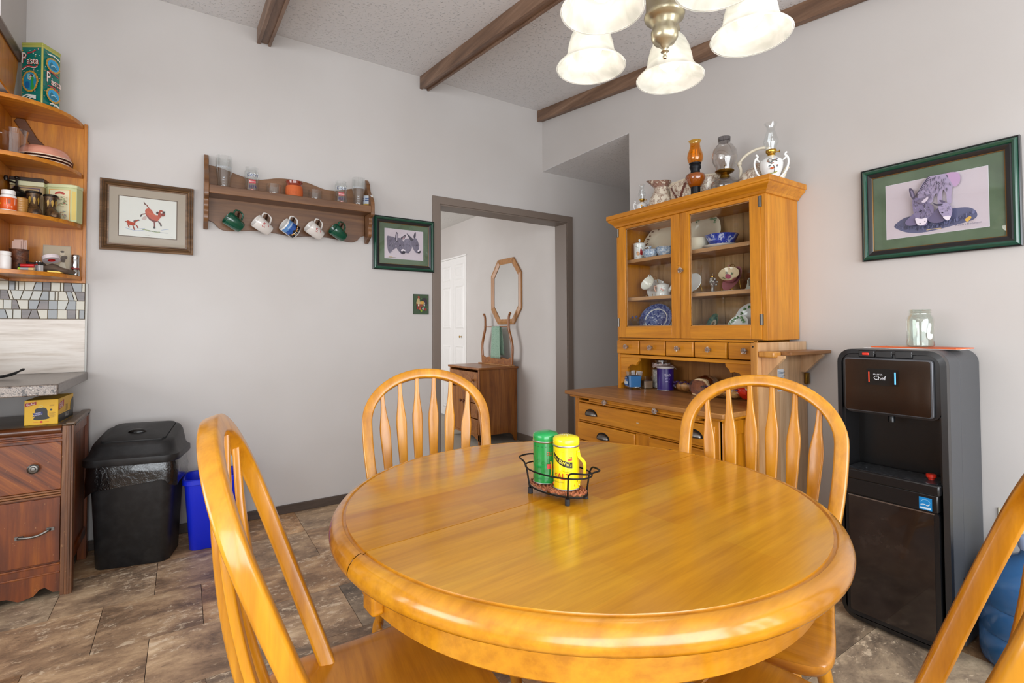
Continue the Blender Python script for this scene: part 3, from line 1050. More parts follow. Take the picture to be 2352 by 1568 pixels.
def tin_shaker(name, label, lx, col, lidcol, face, artfn):
    t = thing(name, label, 'shaker', (0, 0, 0), 0)
    p = Matrix.Translation(kd.location) @ Matrix.Rotation(R(-80), 4, 'Z') @ Vector((lx, 0, 0.0255))
    t.location = p
    r, h = 0.0285, 0.094
    MB().lathe([(0, 0), (r, 0), (r, h)], 36).build('body', mat(name + '_paint', col, 0.22, coat=0.5), t, smooth=40)
    MB().lathe([(r + 0.0003, 0.0), (r + 0.0012, 0.001), (r + 0.0003, 0.0025)], 36).build('bottom_rim', STEEL, t, smooth=40)
    MB().lathe([(r + 0.0003, h - 0.003), (r + 0.0014, h - 0.001), (r + 0.0006, h + 0.001)], 36).build('seam_ring', STEEL, t, smooth=40)
    MB().lathe([(r, h), (r + 0.0006, h + 0.001), (r + 0.0006, h + 0.013), (r - 0.002, h + 0.0165), (r - 0.012, h + 0.0195), (0, h + 0.021)], 36).build('lid', mat(name + '_lid', lidcol, 0.25, coat=0.5), t, smooth=50)
    a = ART(cylwrap(r, face))
    artfn(a, r, h)
    a.build('printed_label', t, 0.25, 0.3)
    return t


FACE = math.atan2(CAM.y - KY, CAM.x - KX)


def green_art(a, r, h):
    a.line([(-0.04, 0.083), (0, 0.083), (0.04, 0.083)], 0.0008, '#0b3d1e')
    a.shape([(-0.042, 0.008), (0.042, 0.008), (0.042, 0.016), (-0.042, 0.016)], '#0a4a26')
    for i in range(-14, 15):
        a.shape([(i * 0.003 - 0.0008, 0.01), (i * 0.003 + 0.0008, 0.01), (i * 0.003 + 0.0008, 0.014), (i * 0.003 - 0.0008, 0.014)], '#2c8a50')
    for cx_, cy_, rr in ((-0.018, 0.05, 0.005), (-0.006, 0.047, 0.0045), (-0.014, 0.035, 0.004), (0.005, 0.053, 0.0035), (-0.001, 0.03, 0.004)):
        a.line([(cx_ + rr * (1 - 0.07 * i) * math.cos(i * 0.6), cy_ + rr * (1 - 0.07 * i) * math.sin(i * 0.6)) for i in range(11)], 0.0006, '#0a5a2a')
    a.text('ELITE', 0.013, 0.068, 0.0125, '#b8482c', sx=0.8)
    a.shape([(0.002, 0.035), (0.009, 0.035), (0.009, 0.046), (0.002, 0.046)], '#c2241c')
    a.shape([(0.0145, 0.035), (0.022, 0.035), (0.022, 0.046), (0.0145, 0.046)], '#a32018')
    a.line([(0.0085, 0.017), (0.0105, 0.023), (0.0118, 0.03), (0.0118, 0.04), (0.0105, 0.048), (0.0095, 0.052)], 0.0028, '#d9b233')


tin_shaker('green_shaker', 'green tin shaker with red lettering at the back of the wire caddy', -0.036, '#0f8a3e', '#12994b', FACE + 0.05, green_art)


def yellow_art(a, r, h):
    a.line([(-0.04, 0.082), (0, 0.082), (0.03, 0.082)], 0.0006, '#a08a10')
    for i in range(30):
        u0 = -0.034 + i * 0.0016
        arc = lambda u: 0.048 + 0.011 * ((u - 0.012) / 0.034) ** 2
        if u0 < 0.011:
            a.shape([(u0, arc(u0)), (u0 + 0.00165, arc(u0 + 0.0016)), (u0 + 0.00165, arc(u0 + 0.0016) + 0.0125), (u0, arc(u0) + 0.0125)], '#1c1a14', step=False)
    a.k += 1
    for i, c_ in enumerate("Duffin's"):
        u = -0.0145 + i * 0.0033
        a.text(c_, u, 0.0545 + 0.011 * ((u - 0.012) / 0.034) ** 2 + 0.0005, 0.0095, '#efe24a', rot=-0.35 + i * 0.05)
    for i, c_ in enumerate('nal'):
        u = -0.028 + i * 0.0035
        a.text(c_, u, 0.0545 + 0.011 * ((u - 0.012) / 0.034) ** 2 + 0.0005, 0.009, '#efe24a', rot=-0.5)
    a.shape([(0.0025, 0.063), (0.0115, 0.065), (0.0115, 0.07), (0.003, 0.068)], '#cc3a1e')
    a.shape([(0.005, 0.0705), (0.0115, 0.0715), (0.0115, 0.0725), (0.005, 0.0715)], '#1c1a14')
    a.text('SALT', -0.011, 0.029, 0.0195, '#cf2f1c', sx=0.85)
    a.shape([(-0.04, 0.008), (0.018, 0.008), (0.018, 0.0125), (-0.04, 0.0125)], '#d9641c')
    for u in (-0.03, -0.02, -0.01):
        a.text('iodized', u, 0.0175, 0.003, '#57480c')
    a.line([(-0.012, 0.044), (-0.005, 0.041), (0.004, 0.04)], 0.0006, '#a08a10')


ys = tin_shaker('yellow_salt_shaker', 'yellow tin salt shaker with a handle, nearest in the wire caddy', 0.026, '#ecd813', '#f0dd18', FACE + 0.02, yellow_art)
# handle strap of the salt tin
ha = FACE + R(62)
hd = MB()
r = 0.0285
pth = [(r + 0.0005, 0.085), (r + 0.0012, 0.078), (r + 0.003, 0.070), (r + 0.013, 0.062), (r + 0.016, 0.056), (r + 0.016, 0.03), (r + 0.013, 0.024), (r + 0.003, 0.02), (r + 0.0012, 0.014), (r + 0.0005, 0.006)]
hd.tube([(q * math.cos(ha), q * math.sin(ha), z) for q, z in pth], [(0.0007, 0.0062)] * len(pth), sec=[(1, 1), (1, -1), (-1, -1), (-1, 1)], up=(math.cos(ha), math.sin(ha), 0.3))
ho = hd.build('handle', MATS['yellow_salt_shaker_paint'], ys, smooth=40)
for z in (0.081, 0.010):
    MB().ball(((r + 0.0018) * math.cos(ha), (r + 0.0018) * math.sin(ha), z), 0.0018, 8).build('rivet', STEEL, ho)
for i in range(9):
    a_ = i * 2.4
    rr_ = 0.002 + 0.0012 * i
    MB().ball((rr_ * math.cos(a_), rr_ * math.sin(a_), 0.1152 - rr_ * 0.12), (0.0014, 0.0014, 0.0004), 6).build('pour_hole', mat('hole_white', '#e9e6cf', 0.5), ys)

# ------------------------------------------------------------------ hutch: glazed top cabinet on a base with drawers
HY0 = -1.135                                   # world y of the left end; local x runs towards -y, local -y faces the room
GLASSKNOB = glass('knob_glass', '#f2e9e2', refl=2.2)
GK = mat('knob_core', '#cfc4b8', 0.15, 0.3)


PGLASS = mat('pressed_glass', '#f4ece4', 0.06, 0.0)
PGLASS.node_tree.nodes['Principled BSDF'].inputs['Transmission Weight'].default_value = 0.9


def knob_parts(parent, x, y, z):
    """faceted glass knob standing out towards -y"""
    M = Matrix.Translation((x, y, z)) @ Matrix.Rotation(math.pi / 2, 4, 'X')
    o = MB().lathe([(0.006, 0), (0.0055, 0.008), (0.009, 0.013), (0.0145, 0.019), (0.0145, 0.024), (0.009, 0.03), (0.0, 0.031)], 8, M=M).build('knob', PGLASS, parent, smooth=20)
    o['label'] = 'faceted clear glass knob'
    return o


hb = thing('hutch_base', 'honey pine hutch base with deep counter, small drawers and cup pulls', 'hutch', (0, HY0, 0), R(-90))
RW = 0.89          # riser width
FR = -0.285        # front of the riser and the top cabinet
FB = -0.578        # front of the base
# lower carcass
MB().box(-0.05, -0.028, FB, -0.005, 0, 0.732).build('side_panel', HUTCH_Z, hb, bevel=0.002)
MB().box(RW - 0.022, RW, FB, -0.005, 0, 0.732).build('side_panel', HUTCH_Z, hb, bevel=0.002)
for (y0, y1, z0, z1) in ((FB + 0.01, FB + 0.06, 0.04, 0.71), (-0.06, -0.01, 0.04, 0.71), (FB + 0.06, -0.06, 0.65, 0.71), (FB + 0.06, -0.06, 0.04, 0.12), (FB + 0.06, -0.06, 0.40, 0.46)):
    MB().box(RW, RW + 0.006, y0, y1, z0, z1).build('side_rail', HUTCH_Z, hb, bevel=0.002)
MB().box(-0.028, RW - 0.022, -0.02, -0.005, 0.03, 0.73).build('back_board', HUTCH_DARK, hb)
MB().box(-0.028, RW - 0.022, FB + 0.02, -0.02, 0.03, 0.05).build('floor_board', HUTCH_DARK, hb)
for x0, x1, z0, z1 in ((-0.05, -0.016, 0, 0.732), (RW - 0.034, RW, 0, 0.732), (-0.016, RW - 0.034, 0.586, 0.594), (-0.016, RW - 0.034, 0.472, 0.48), (-0.016, RW - 0.034, 0.698, 0.708), (0.418, 0.507, 0.05, 0.586), (-0.016, RW - 0.034, 0.03, 0.06)):
    MB().box(x0, x1, FB - 0.006, FB + 0.015, z0, z1).build('face_rail', HUTCH_X if x1 - x0 > 0.2 else HUTCH_Z, hb, bevel=0.002)
bb = MB().box(0.085, 0.80, FB - 0.022, FB + 0.2, 0.712, 0.73).build('pull_out_board', HUTCH_X, hb, bevel=0.002)
for x in (0.227, 0.569):
    knob_parts(bb, x, FB - 0.022, 0.722)


def cup_pull(parent, x, y, z, s=1.0):
    n = 12
    rings = []
    for j in range(7):
        t_ = j / 6 * math.pi / 2
        rr, dd = math.cos(t_), math.sin(t_)
        rings.append([(x + 0.045 * s * rr * math.cos(math.pi * i / n), y - 0.024 * s * dd * math.sin(math.pi * i / n) ** 0.6 - 0.001, z - 0.012 + 0.032 * s * rr * math.sin(math.pi * i / n)) for i in range(n + 1)])
    b_ = MB()
    for j in range(6):
        for i in range(n):
            b_.poly([rings[j][i], rings[j][i + 1], rings[j + 1][i + 1], rings[j + 1][i]])
    # dome shell: replace by quarter ellipsoid
    b_ = MB()
    vs, fs = [], []
    for j in range(9):
        a = math.pi * j / 8          # left to right
        for i in range(6):
            e = math.pi / 2 * i / 5  # wall plane (top) to front lip
            vs.append((x - 0.043 * s * math.cos(a), y - 0.024 * s * math.sin(a) * math.sin(e), z - 0.014 * s + 0.030 * s * math.sin(a) * math.cos(e)))
    for j in range(8):
        for i in range(5):
            fs.append((j * 6 + i, j * 6 + i + 1, (j + 1) * 6 + i + 1, (j + 1) * 6 + i))
    b_.add(vs, fs)
    o = b_.build('cup_pull', PEWTER, parent, smooth=60)
    m_ = o.modifiers.new('thick', 'SOLIDIFY'); m_.thickness = 0.0018
    fl = [(x + 0.05 * s * math.cos(math.pi * i / 14), z - 0.014 * s + 0.036 * s * math.sin(math.pi * i / 14)) for i in range(15)]
    MB().prism(fl, y - 0.0015, y, 'xz').build('pull_back_plate', mat('dark_pewter', '#3c3834', 0.45, 0.9), parent, smooth=0)
    return o


def drawer(parent, x0, x1, z0, z1, y, depth=0.2, m=HUTCH_X, dep=0.014):
    o = MB().box(x0, x1, y - dep, y + 0.01, z0, z1).build('drawer', m, parent, bevel=0.004)
    MB().box(x0 + 0.01, x1 - 0.01, y + 0.01, y + depth, z0 + 0.005, z1 - 0.01).build('drawer_box', HUTCH_IN, o, smooth=0)
    return o


d = drawer(hb, -0.014, RW - 0.018, 0.597, 0.695, FB, 0.4)
cup_pull(d, 0.095, FB - 0.014, 0.646); cup_pull(d, 0.766, FB - 0.014, 0.646)
MB().box(0.43, 0.444, FB - 0.0146, FB - 0.0135, 0.640, 0.645).build('keyhole', mat('bare_wood', '#c9b59a', 0.7), d)
d = drawer(hb, -0.022, 0.416, 0.484, 0.583, FB, 0.4)
cup_pull(d, 0.188, FB - 0.014, 0.53)
d = drawer(hb, 0.509, RW - 0.022, 0.484, 0.583, FB, 0.4)
cup_pull(d, 0.645, FB - 0.014, 0.53)
for x0, x1 in ((-0.014, 0.416), (0.509, RW - 0.036)):
    dd = MB().box(x0, x1, FB - 0.014, FB + 0.006, 0.062, 0.47).build('cupboard_door', HUTCH_Z, hb, bevel=0.004)
    MB().box(x0 + 0.06, x1 - 0.06, FB - 0.016, FB - 0.012, 0.12, 0.41).build('door_panel', HUTCH_Z, dd, bevel=0.003)
    knob_parts(dd, x1 - 0.03 if x0 < 0.2 else x0 + 0.03, FB - 0.014, 0.3)
# counter
ct = MB()
ct.box(-0.102, 0.934, -0.622, -0.002, 0.735, 0.757)
MBo = ct.build('counter_board', HCOUNTER, hb, bevel=0.004)
MB().box(-0.075, 0.918, -0.605, -0.004, 0.722, 0.735).build('cove_moulding', HUTCH_X, hb, bevel=0.004)
# riser with five small drawers
MB().box(0.0, 0.02, FR, -0.004, 0.757, 1.058).build('riser_side', HUTCH_Z, hb, bevel=0.002)
MB().box(RW - 0.02, RW, FR, -0.004, 0.757, 1.058).build('riser_side', HUTCH_Z, hb, bevel=0.002)
xs = [0.02 + (RW - 0.04) * i / 6 for i in range(7)]
for i in range(6):
    MB().box(xs[i] + 0.001, xs[i + 1] - 0.001, -0.014, -0.004, 0.757, 0.96).build('back_board', HUTCH_DARK, hb, smooth=0)
MB().box(0.02, RW - 0.02, FR + 0.002, -0.004, 0.945, 0.963).build('riser_shelf', HUTCH_X, hb, bevel=0.002)
MB().box(0.0, RW, FR - 0.0, -0.004, 1.050, 1.060).build('riser_top', HUTCH_X, hb, bevel=0.002)
DX = [(0.004, 0.178), (0.186, 0.362), (0.372, 0.547), (0.556, 0.737), (0.747, 0.872)]
for x0, x1 in DX:
    d = drawer(hb, x0, x1, 0.968, 1.047, FR + 0.004, 0.2, dep=0.014)
    knob_parts(d, (x0 + x1) / 2 + (0 if x0 < 0.7 else 0.03), FR - 0.010, 1.01)
# scrolled brackets
br = [(0.0, 0.0), (0.15, 0.0), (0.146, -0.016), (0.13, -0.03), (0.122, -0.045), (0.1, -0.04), (0.075, -0.045), (0.055, -0.065), (0.05, -0.10), (0.046, -0.115), (0.03, -0.118), (0.03, -0.13), (0.012, -0.155), (0.0, -0.16)]
MB().prism([(0.02 + x, 0.945 + z) for x, z in br], FR + 0.004, FR + 0.022, 'xz').build('scroll_bracket', HUTCH_X, hb, smooth=0, bevel=0.002)
MB().prism([(RW - 0.02 - x, 0.945 + z) for x, z in br], FR + 0.004, FR + 0.022, 'xz').build('scroll_bracket', HUTCH_X, hb, smooth=0, bevel=0.002)

# ---- top cabinet
hc = thing('china_cabinet', 'honey pine china cabinet top with two glazed doors', 'cabinet', (0, HY0, 1.0605), R(-90))
CW, CH_ = 0.938, 0.743                          # width, height to the top of the cornice
Z0 = 1.0605


def zl(z):
    return z - Z0


MB().box(0.0, 0.018, FR + 0.02, -0.003, 0, 0.70).build('side_panel', HUTCH_Z, hc, bevel=0.002)
MB().box(CW - 0.018, CW, FR + 0.02, -0.003, 0, 0.70).build('side_panel', HUTCH_Z, hc, bevel=0.002)
MB().box(0.018, CW - 0.018, FR + 0.02, -0.003, 0.0, 0.018).build('bottom_board', HUTCH_SHELF, hc, bevel=0.001)
MB().box(0.0, CW, FR + 0.0, -0.003, 0.70, 0.716).build('top_board', HUTCH_X, hc, bevel=0.002)
xs = [0.018, 0.13, 0.27, 0.40, 0.545, 0.66, 0.80, CW - 0.018]
for i in range(7):
    MB().box(xs[i] + 0.0012, xs[i + 1] - 0.0012, -0.012, -0.003, 0.018, 0.70).build('back_board', HUTCH_IN, hc, smooth=0)
for z in (1.515, 1.285):
    MB().box(0.018, CW - 0.018, FR + 0.05, -0.012, zl(z), zl(z) + 0.02).build('shelf', HUTCH_SHELF, hc, bevel=0.001)
for x0, x1 in ((0.0, 0.012), (CW - 0.024, CW)):
    MB().box(x0, x1, FR, FR + 0.02, 0.0, 0.70).build('face_stile', HUTCH_Z, hc, bevel=0.002)
# cornice: stepped crown moulding on front and both ends
crown = [(0.0, 0.672), (-0.008, 0.675), (-0.012, 0.686), (-0.016, 0.689), (-0.022, 0.698), (-0.034, 0.706), (-0.038, 0.712), (-0.038, 0.718), (-0.044, 0.721), (-0.044, 0.7445), (0.05, 0.7445)]
b = MB()
rings = []
for d_, z in crown:
    if d_ > 0.01:
        rings.append([(-crown[-2][0] * -1 + 0.02, -0.003, z), (0.02 - 0.044 + 0.02, FR + 0.02, z), (CW - 0.02, FR + 0.02, z), (CW - 0.02, -0.003, z)])
    else:
        rings.append([(d_, -0.003, z), (d_, FR + d_, z), (CW - d_, FR + d_, z), (CW - d_, -0.003, z)])
for j in range(len(rings) - 1):
    for i in range(3):
        b.poly([rings[j][i], rings[j][i + 1], rings[j + 1][i + 1], rings[j + 1][i]])
    b.poly([rings[j][3], rings[j][0], rings[j + 1][0], rings[j + 1][3]])
b.poly(rings[-1]); b.poly(rings[0])
b.build('cornice', HUTCH_X, hc, smooth=25)


def glazed_door(x0, x1, gx0, gx1, knob_x):
    dz0, dz1, gz0, gz1 = 0.003, 0.672, zl(1.130), zl(1.716)
    y0, y1 = FR - 0.002, FR + 0.018
    o = bpy.data.objects.new('door', None); C.objects.link(o); o.parent = hc
    MB().box(x0, gx0, y0, y1, dz0, dz1).build('stile', HUTCH_Z, o, bevel=0.0015)
    MB().box(gx1, x1, y0, y1, dz0, dz1).build('stile', HUTCH_Z, o, bevel=0.0015)
    MB().box(gx0, gx1, y0, y1, gz1, dz1).build('rail', HUTCH_X, o, bevel=0.0015)
    MB().box(gx0, gx1, y0, y1, dz0, gz0).build('rail', HUTCH_X, o, bevel=0.0015)
    MB().box(gx0, gx1, FR + 0.006, FR + 0.009, gz0, gz1).build('pane', PANE, o, smooth=0)
    bd = MB()
    for q in ((gx0, gx0 + 0.004, gz0, gz1), (gx1 - 0.004, gx1, gz0, gz1), (gx0, gx1, gz0, gz0 + 0.004), (gx0, gx1, gz1 - 0.004, gz1)):
        bd.box(q[0], q[1], FR + 0.009, FR + 0.013, q[2], q[3])
    bd.build('glazing_bead', HUTCH_SHELF, o, smooth=0)
    return o


dl = glazed_door(0.012, 0.4655, 0.070, 0.408, 0)
dr_ = glazed_door(0.4675, 0.914, 0.525, 0.860, 0)
knob_parts(dr_, 0.482, FR - 0.002, zl(1.425))
MB().box(0.452, 0.47, FR - 0.006, FR - 0.002, zl(1.455), zl(1.468)).build('latch', HUTCH_X, dr_, bevel=0.001)
for d_, x in ((dl, 0.0125), (dr_, 0.914)):
    for z in (zl(1.155), zl(1.70)):
        MB().lathe([(0.004, -0.025), (0.004, 0.025)], 8, c=(x, FR - 0.004, z)).box(x - 0.01, x + 0.008, FR - 0.0028, FR - 0.001, z - 0.025, z + 0.025).build('hinge', PEWTER, d_, smooth=40)


def hw(lx, ly, z):
    """hutch local -> world"""
    return (ly, HY0 - lx, z)


TOCAM = R(-90 - 123.3)   # not used for labels


def face_cam(loc):
    return math.atan2(CAM.y - loc[1], CAM.x - loc[0])


# ---- maple board with a bracket shelf, standing between hutch and cooler
mb = thing('maple_board', 'pale maple side board with a small bracket shelf, right of the cabinet', 'board', (-0.42, -2.0905, 0))
MB().box(0.0, 0.414, -0.014, 0.014, 0.0, 1.052).build('board', MAPLE, mb, bevel=0.001)
MB().box(-0.006, 0.0, -0.015, 0.015, 0.0, 1.052).build('edge_strip', MAPLE_E, mb, bevel=0.001)
sh = MB().box(0.06, 0.41, -0.125, -0.015, 1.000, 1.014).build('bracket_shelf', wood('shelf_brown', '#6e4622', '#8a5c30', '#9c6c3c', 'x', 1, 0.45, 0.1), mb, bevel=0.001)
MB().box(0.0, 0.06, -0.085, -0.015, 0.990, 1.016).build('edge_block', MAPLE_E, sh, bevel=0.006)
for x in (0.03, 0.36):
    MB().prism([(-0.015, 0.999), (-0.11, 0.999), (-0.11, 0.988), (-0.035, 0.91), (-0.015, 0.91)], x, x + 0.02, 'yz').build('bracket', MAPLE, sh, smooth=0)
MB().box(0.03, 0.055, -0.018, -0.014, 0.885, 0.897).build('catch', DARKBRASS, mb, bevel=0.001)
MB().box(0.385, 0.41, -0.030, -0.014, 0.85, 0.905).build('brass_latch', DARKBRASS, mb, bevel=0.004)
o = MB().box(0.155, 0.205, -0.0150, -0.0142, 0.83, 0.93).build('paper_label', mat('paper_white', '#d8dbe0', 0.7), mb, smooth=0)
lb = MB()
for i in range(16):
    lb.box(0.158, 0.158 + 0.03 + 0.014 * ((i * 7) % 3), -0.0154, -0.0150, 0.835 + i * 0.0057, 0.8372 + i * 0.0057)
lb.build('print_lines', mat('print_grey', '#6b7888', 0.8), o, smooth=0)
for z in (1.035, 0.63, 0.52, 0.36):
    MB().ball((-0.006, 0.004, z), (0.002, 0.004, 0.004), 8).build('hole', mat('dark_hole', '#1a120b', 0.9), mb)


# ================================================================== dishes and lamps
def lathe_obj(name, prof, m, parent, n=28, loc=(0, 0, 0), smooth=50, rot=(0, 0, 0), wav=None):
    b_ = MB().lathe(prof, n)
    if wav:
        k, amp, zmin = wav
        b_.v = [(x * (1 + amp * math.cos(k * math.atan2(y, x)) * max(0, min(1, (z - zmin[0]) / (zmin[1] - zmin[0])))), y * (1 + amp * math.cos(k * math.atan2(y, x)) * max(0, min(1, (z - zmin[0]) / (zmin[1] - zmin[0])))), z) for x, y, z in b_.v]
    return b_.build(name, m, parent, loc, rot, smooth=smooth)


BROWNT = '#6d4636'


def transfer_print(name, bg, ink, scale=26, lo=0.52, hi=0.56):
    """ceramic with a transferware pattern"""
    return speckle(name, [bg, bg, ink, bg, ink], scale, 0.2, coat=0.3, lo=lo - 0.1, hi=hi + 0.08, detail=6.0)


TRANSFER = transfer_print('brown_transferware', '#e0d6c3', '#85604e', 42)
BLUEWARE = transfer_print('blue_transferware', '#2c3f86', '#8e9cc4', 60)


def chimney(prof, thick=0.0015, closed=False):
    """double-walled profile; closed adds a floor"""
    inn = [(max(r - thick, 0.001), z + (thick if closed and i == 0 else 0)) for i, (r, z) in enumerate(prof)][::-1]
    return ([(0.0, prof[0][1])] if closed else []) + prof + inn + ([(0.0, prof[0][1] + thick)] if closed else [])


# small two-handled white lamp and its larger twin
def urn_lamp(name, label, loc, s, artfn):
    t = thing(name, label, 'oil lamp', loc, face_cam(loc) + math.pi / 2 + 0.12)
    P_ = [(0, 0), (0.028, 0), (0.03, 0.004), (0.022, 0.010), (0.020, 0.014), (0.030, 0.028), (0.041, 0.055), (0.044, 0.075), (0.042, 0.088), (0.036, 0.094), (0.03, 0.098), (0.02, 0.108), (0.016, 0.110), (0, 0.110)]
    lathe_obj('urn', [(r * s, z * s) for r, z in P_], WHITECER, t)
    for sx in (-1, 1):
        pts = spline([(sx * 0.022, 0, 0.012), (sx * 0.05, 0, 0.04), (sx * 0.062, 0, 0.075), (sx * 0.06, 0, 0.1), (sx * 0.05, 0, 0.112), (sx * 0.056, 0, 0.122)], False, 4)
        pts2 = spline([(sx * 0.058, 0, 0.106), (sx * 0.05, 0, 0.098), (sx * 0.042, 0, 0.09)], False, 4)
        MB().tube([(x * s, y, z * s) for x, y, z in pts], 0.0042 * s, 8).tube([(x * s, y, z * s) for x, y, z in pts2], 0.0035 * s, 8).build('handle', WHITECER, t, smooth=60)
    lathe_obj('burner', [(r * s, z * s) for r, z in [(0, 0.108), (0.015, 0.108), (0.017, 0.112), (0.013, 0.118), (0.019, 0.124), (0.021, 0.132), (0.019, 0.136), (0.0, 0.136)]], BRASS, t)
    MB().tube([(0.018 * s, 0, 0.126 * s), (0.03 * s, 0, 0.128 * s)], 0.0022 * s, 6).ball((0.031 * s, 0, 0.128 * s), (0.002 * s, 0.006 * s, 0.006 * s), 8).build('wick_knob', BRASS, t)
    ch_ = [(0.019, 0.132), (0.021, 0.145), (0.028, 0.162), (0.0285, 0.175), (0.022, 0.196), (0.0155, 0.215), (0.016, 0.228), (0.025, 0.246)]
    lathe_obj('chimney', [(r * s, z * s) for r, z in chimney(ch_)], CLEAR, t, 32, wav=(8, 0.06, (0.23 * s, 0.246 * s)))
    a = ART(lambda u, v, d: (u, -math.sqrt(max(1e-6, (0.0445 * s + d) ** 2 - u * u)) if abs(u) < 0.04 * s else 0, v))
    artfn(a, s)
    a.build('painted_motif', t, 0.2)
    return t


def art_bird(a, s):
    a.blob([(-0.022 * s, 0.045 * s), (-0.005 * s, 0.040 * s), (0.015 * s, 0.044 * s), (0.02 * s, 0.052 * s), (0.0, 0.056 * s), (-0.018 * s, 0.054 * s)], '#dfb936')
    a.blob([(-0.012 * s, 0.056 * s), (0.0, 0.05 * s), (0.012 * s, 0.054 * s), (0.008 * s, 0.068 * s), (-0.004 * s, 0.07 * s)], '#3a342c')
    a.blob([(-0.014 * s, 0.072 * s), (-0.006 * s, 0.068 * s), (-0.004 * s, 0.078 * s), (-0.01 * s, 0.082 * s)], '#e0a83a')


def art_tree(a, s):
    for i in range(26):
        r_ = random.Random(i)
        u, v = r_.uniform(-0.022, 0.018), r_.uniform(0.055, 0.088)
        a.shape(circ(u * s, v * s, 0.0035 * s, 0.0025 * s, 7), ['#5a5a52', '#7c6f60', '#a2563c', '#6a7078'][i % 4])
    a.line([(0.004 * s, 0.03 * s), (0.006 * s, 0.045 * s), (0.002 * s, 0.06 * s)], 0.003 * s, '#4d4038')
    a.line([(-0.016 * s, 0.026 * s), (0.0, 0.028 * s), (0.016 * s, 0.034 * s)], 0.004 * s, '#8b8c3c')
    a.blob([(-0.01 * s, 0.046 * s), (0.0, 0.044 * s), (0.004 * s, 0.05 * s), (-0.006 * s, 0.053 * s)], '#b4552f')


CT = Z0 + 0.7455    # top of the cornice
urn_lamp('urn_oil_lamp', 'small white two-handled oil lamp at the left end of the cabinet top', hw(0.085, -0.15, CT), 0.80, art_bird)
urn_lamp('urn_oil_lamp', 'larger white two-handled oil lamp with tree motif on the cabinet top', hw(0.905, -0.17, CT), 1.16, art_tree)

# pitcher
loc = hw(0.235, -0.15, CT)
t = thing('pitcher', 'cream and brown transferware pitcher on the cabinet beside the small lamp', 'pitcher', loc, face_cam(loc) + math.pi / 2)
lathe_obj('body', [(0, 0), (0.062, 0), (0.066, 0.006), (0.074, 0.02), (0.076, 0.045), (0.066, 0.08), (0.05, 0.11), (0.042, 0.13), (0.042, 0.14)], TRANSFER, t, 32)
b = MB().lathe([(0.042, 0.14), (0.046, 0.152), (0.052, 0.165), (0.056, 0.172), (0.052, 0.172), (0.04, 0.14)], 32)
b.v = [(x - (0.025 * max(0, (z - 0.14) / 0.032) * max(0, -x / 0.05) ** 2), y, z + 0.012 * max(0, (z - 0.14) / 0.032) * (max(0, -x / 0.05) ** 2 + 0.3 * max(0, x / 0.05))) for x, y, z in b.v]
b.build('spout_rim', speckle('brown_border_ware', ['#e0d6c3', '#7c5548', '#a08070'], 60, 0.2, coat=0.3), t, smooth=60)
MB().tube(spline([(0.044, 0, 0.15), (0.075, 0, 0.165), (0.09, 0, 0.13), (0.08, 0, 0.09), (0.062, 0, 0.07)], False, 5), 0.007, 8).build('handle', CREAMCER, t, smooth=60)

# covered basin with loop handles
loc = hw(0.45, -0.13, CT)
t = thing('foot_bath', 'large oval brown-patterned basin with loop handles on the cabinet top', 'basin', loc, R(-90))
b = MB().lathe([(0, 0), (0.105, 0), (0.122, 0.008), (0.142, 0.06), (0.148, 0.108), (0.156, 0.122), (0.150, 0.126), (0.138, 0.11), (0.11, 0.02), (0, 0.015)], 44, sq=(1.05, 0.62))
b.build('bowl', TRANSFER, t, smooth=50)
MB().lathe([(0.148, 0.114), (0.158, 0.122), (0.151, 0.129), (0.143, 0.122), (0.148, 0.114)], 44, sq=(1.05, 0.62)).build('rim', CREAMCER, t, smooth=60)
for x, y in ((-0.095, 0.06), (0.065, 0.082)):
    MB().tube(spline([(x - 0.03, y, 0.115), (x - 0.022, y + 0.008, 0.152), (x + 0.014, y + 0.01, 0.162), (x + 0.03, y + 0.004, 0.138), (x + 0.03, y, 0.115)], False, 5), 0.007, 8).build('loop_handle', CREAMCER, t, smooth=60)
rb_ = lambda v: 0.122 + (0.148 - 0.122) * min(1, max(0, (v - 0.008) / 0.1)) ** 0.6
a = ART(lambda u, v, d: (1.05 * (rb_(v) + 0.002 + d) * math.sin(u / 0.14), -0.62 * (rb_(v) + 0.002 + d) * math.cos(u / 0.14), v))
for sg, x0 in ((-1, -0.052), (1, -0.042)):
    for k in range(6):
        a.blob([(x0 + sg * (0.004 + k * 0.007), 0.028 + k * 0.012), (x0 + sg * (0.020 + k * 0.007), 0.034 + k * 0.012), (x0 + sg * (0.016 + k * 0.007), 0.046 + k * 0.012), (x0 + sg * (0.004 + k * 0.007), 0.042 + k * 0.012)], '#6b3d30')
a.build('leaf_motif', t, 0.2)

# amber lamp
AMBER = glass('amber_glass', '#fbdc86', refl=1.4)
AMBERB = mat('amber_font', '#8a4408', 0.08, 0, coat=1.0)
loc = hw(0.535, -0.24, CT)
t = thing('amber_oil_lamp', 'amber glass oil lamp with black burner on the cabinet top', 'oil lamp', loc)
lathe_obj('foot', [(0, 0), (0.045, 0), (0.045, 0.004), (0.03, 0.01), (0.024, 0.014), (0.024, 0.055), (0.027, 0.06), (0, 0.06)], BLACKMETAL, t)
b = MB().lathe([(0, 0.058), (0.026, 0.058), (0.036, 0.072), (0.048, 0.095), (0.051, 0.112), (0.046, 0.125), (0.03, 0.131), (0, 0.131)], 40)
b.v = [(x * (1 + 0.02 * math.cos(16 * math.atan2(y, x)) * (1 if z < 0.115 else 0)), y * (1 + 0.02 * math.cos(16 * math.atan2(y, x)) * (1 if z < 0.115 else 0)), z) for x, y, z in b.v]
b.build('font', AMBERB, t, smooth=60)
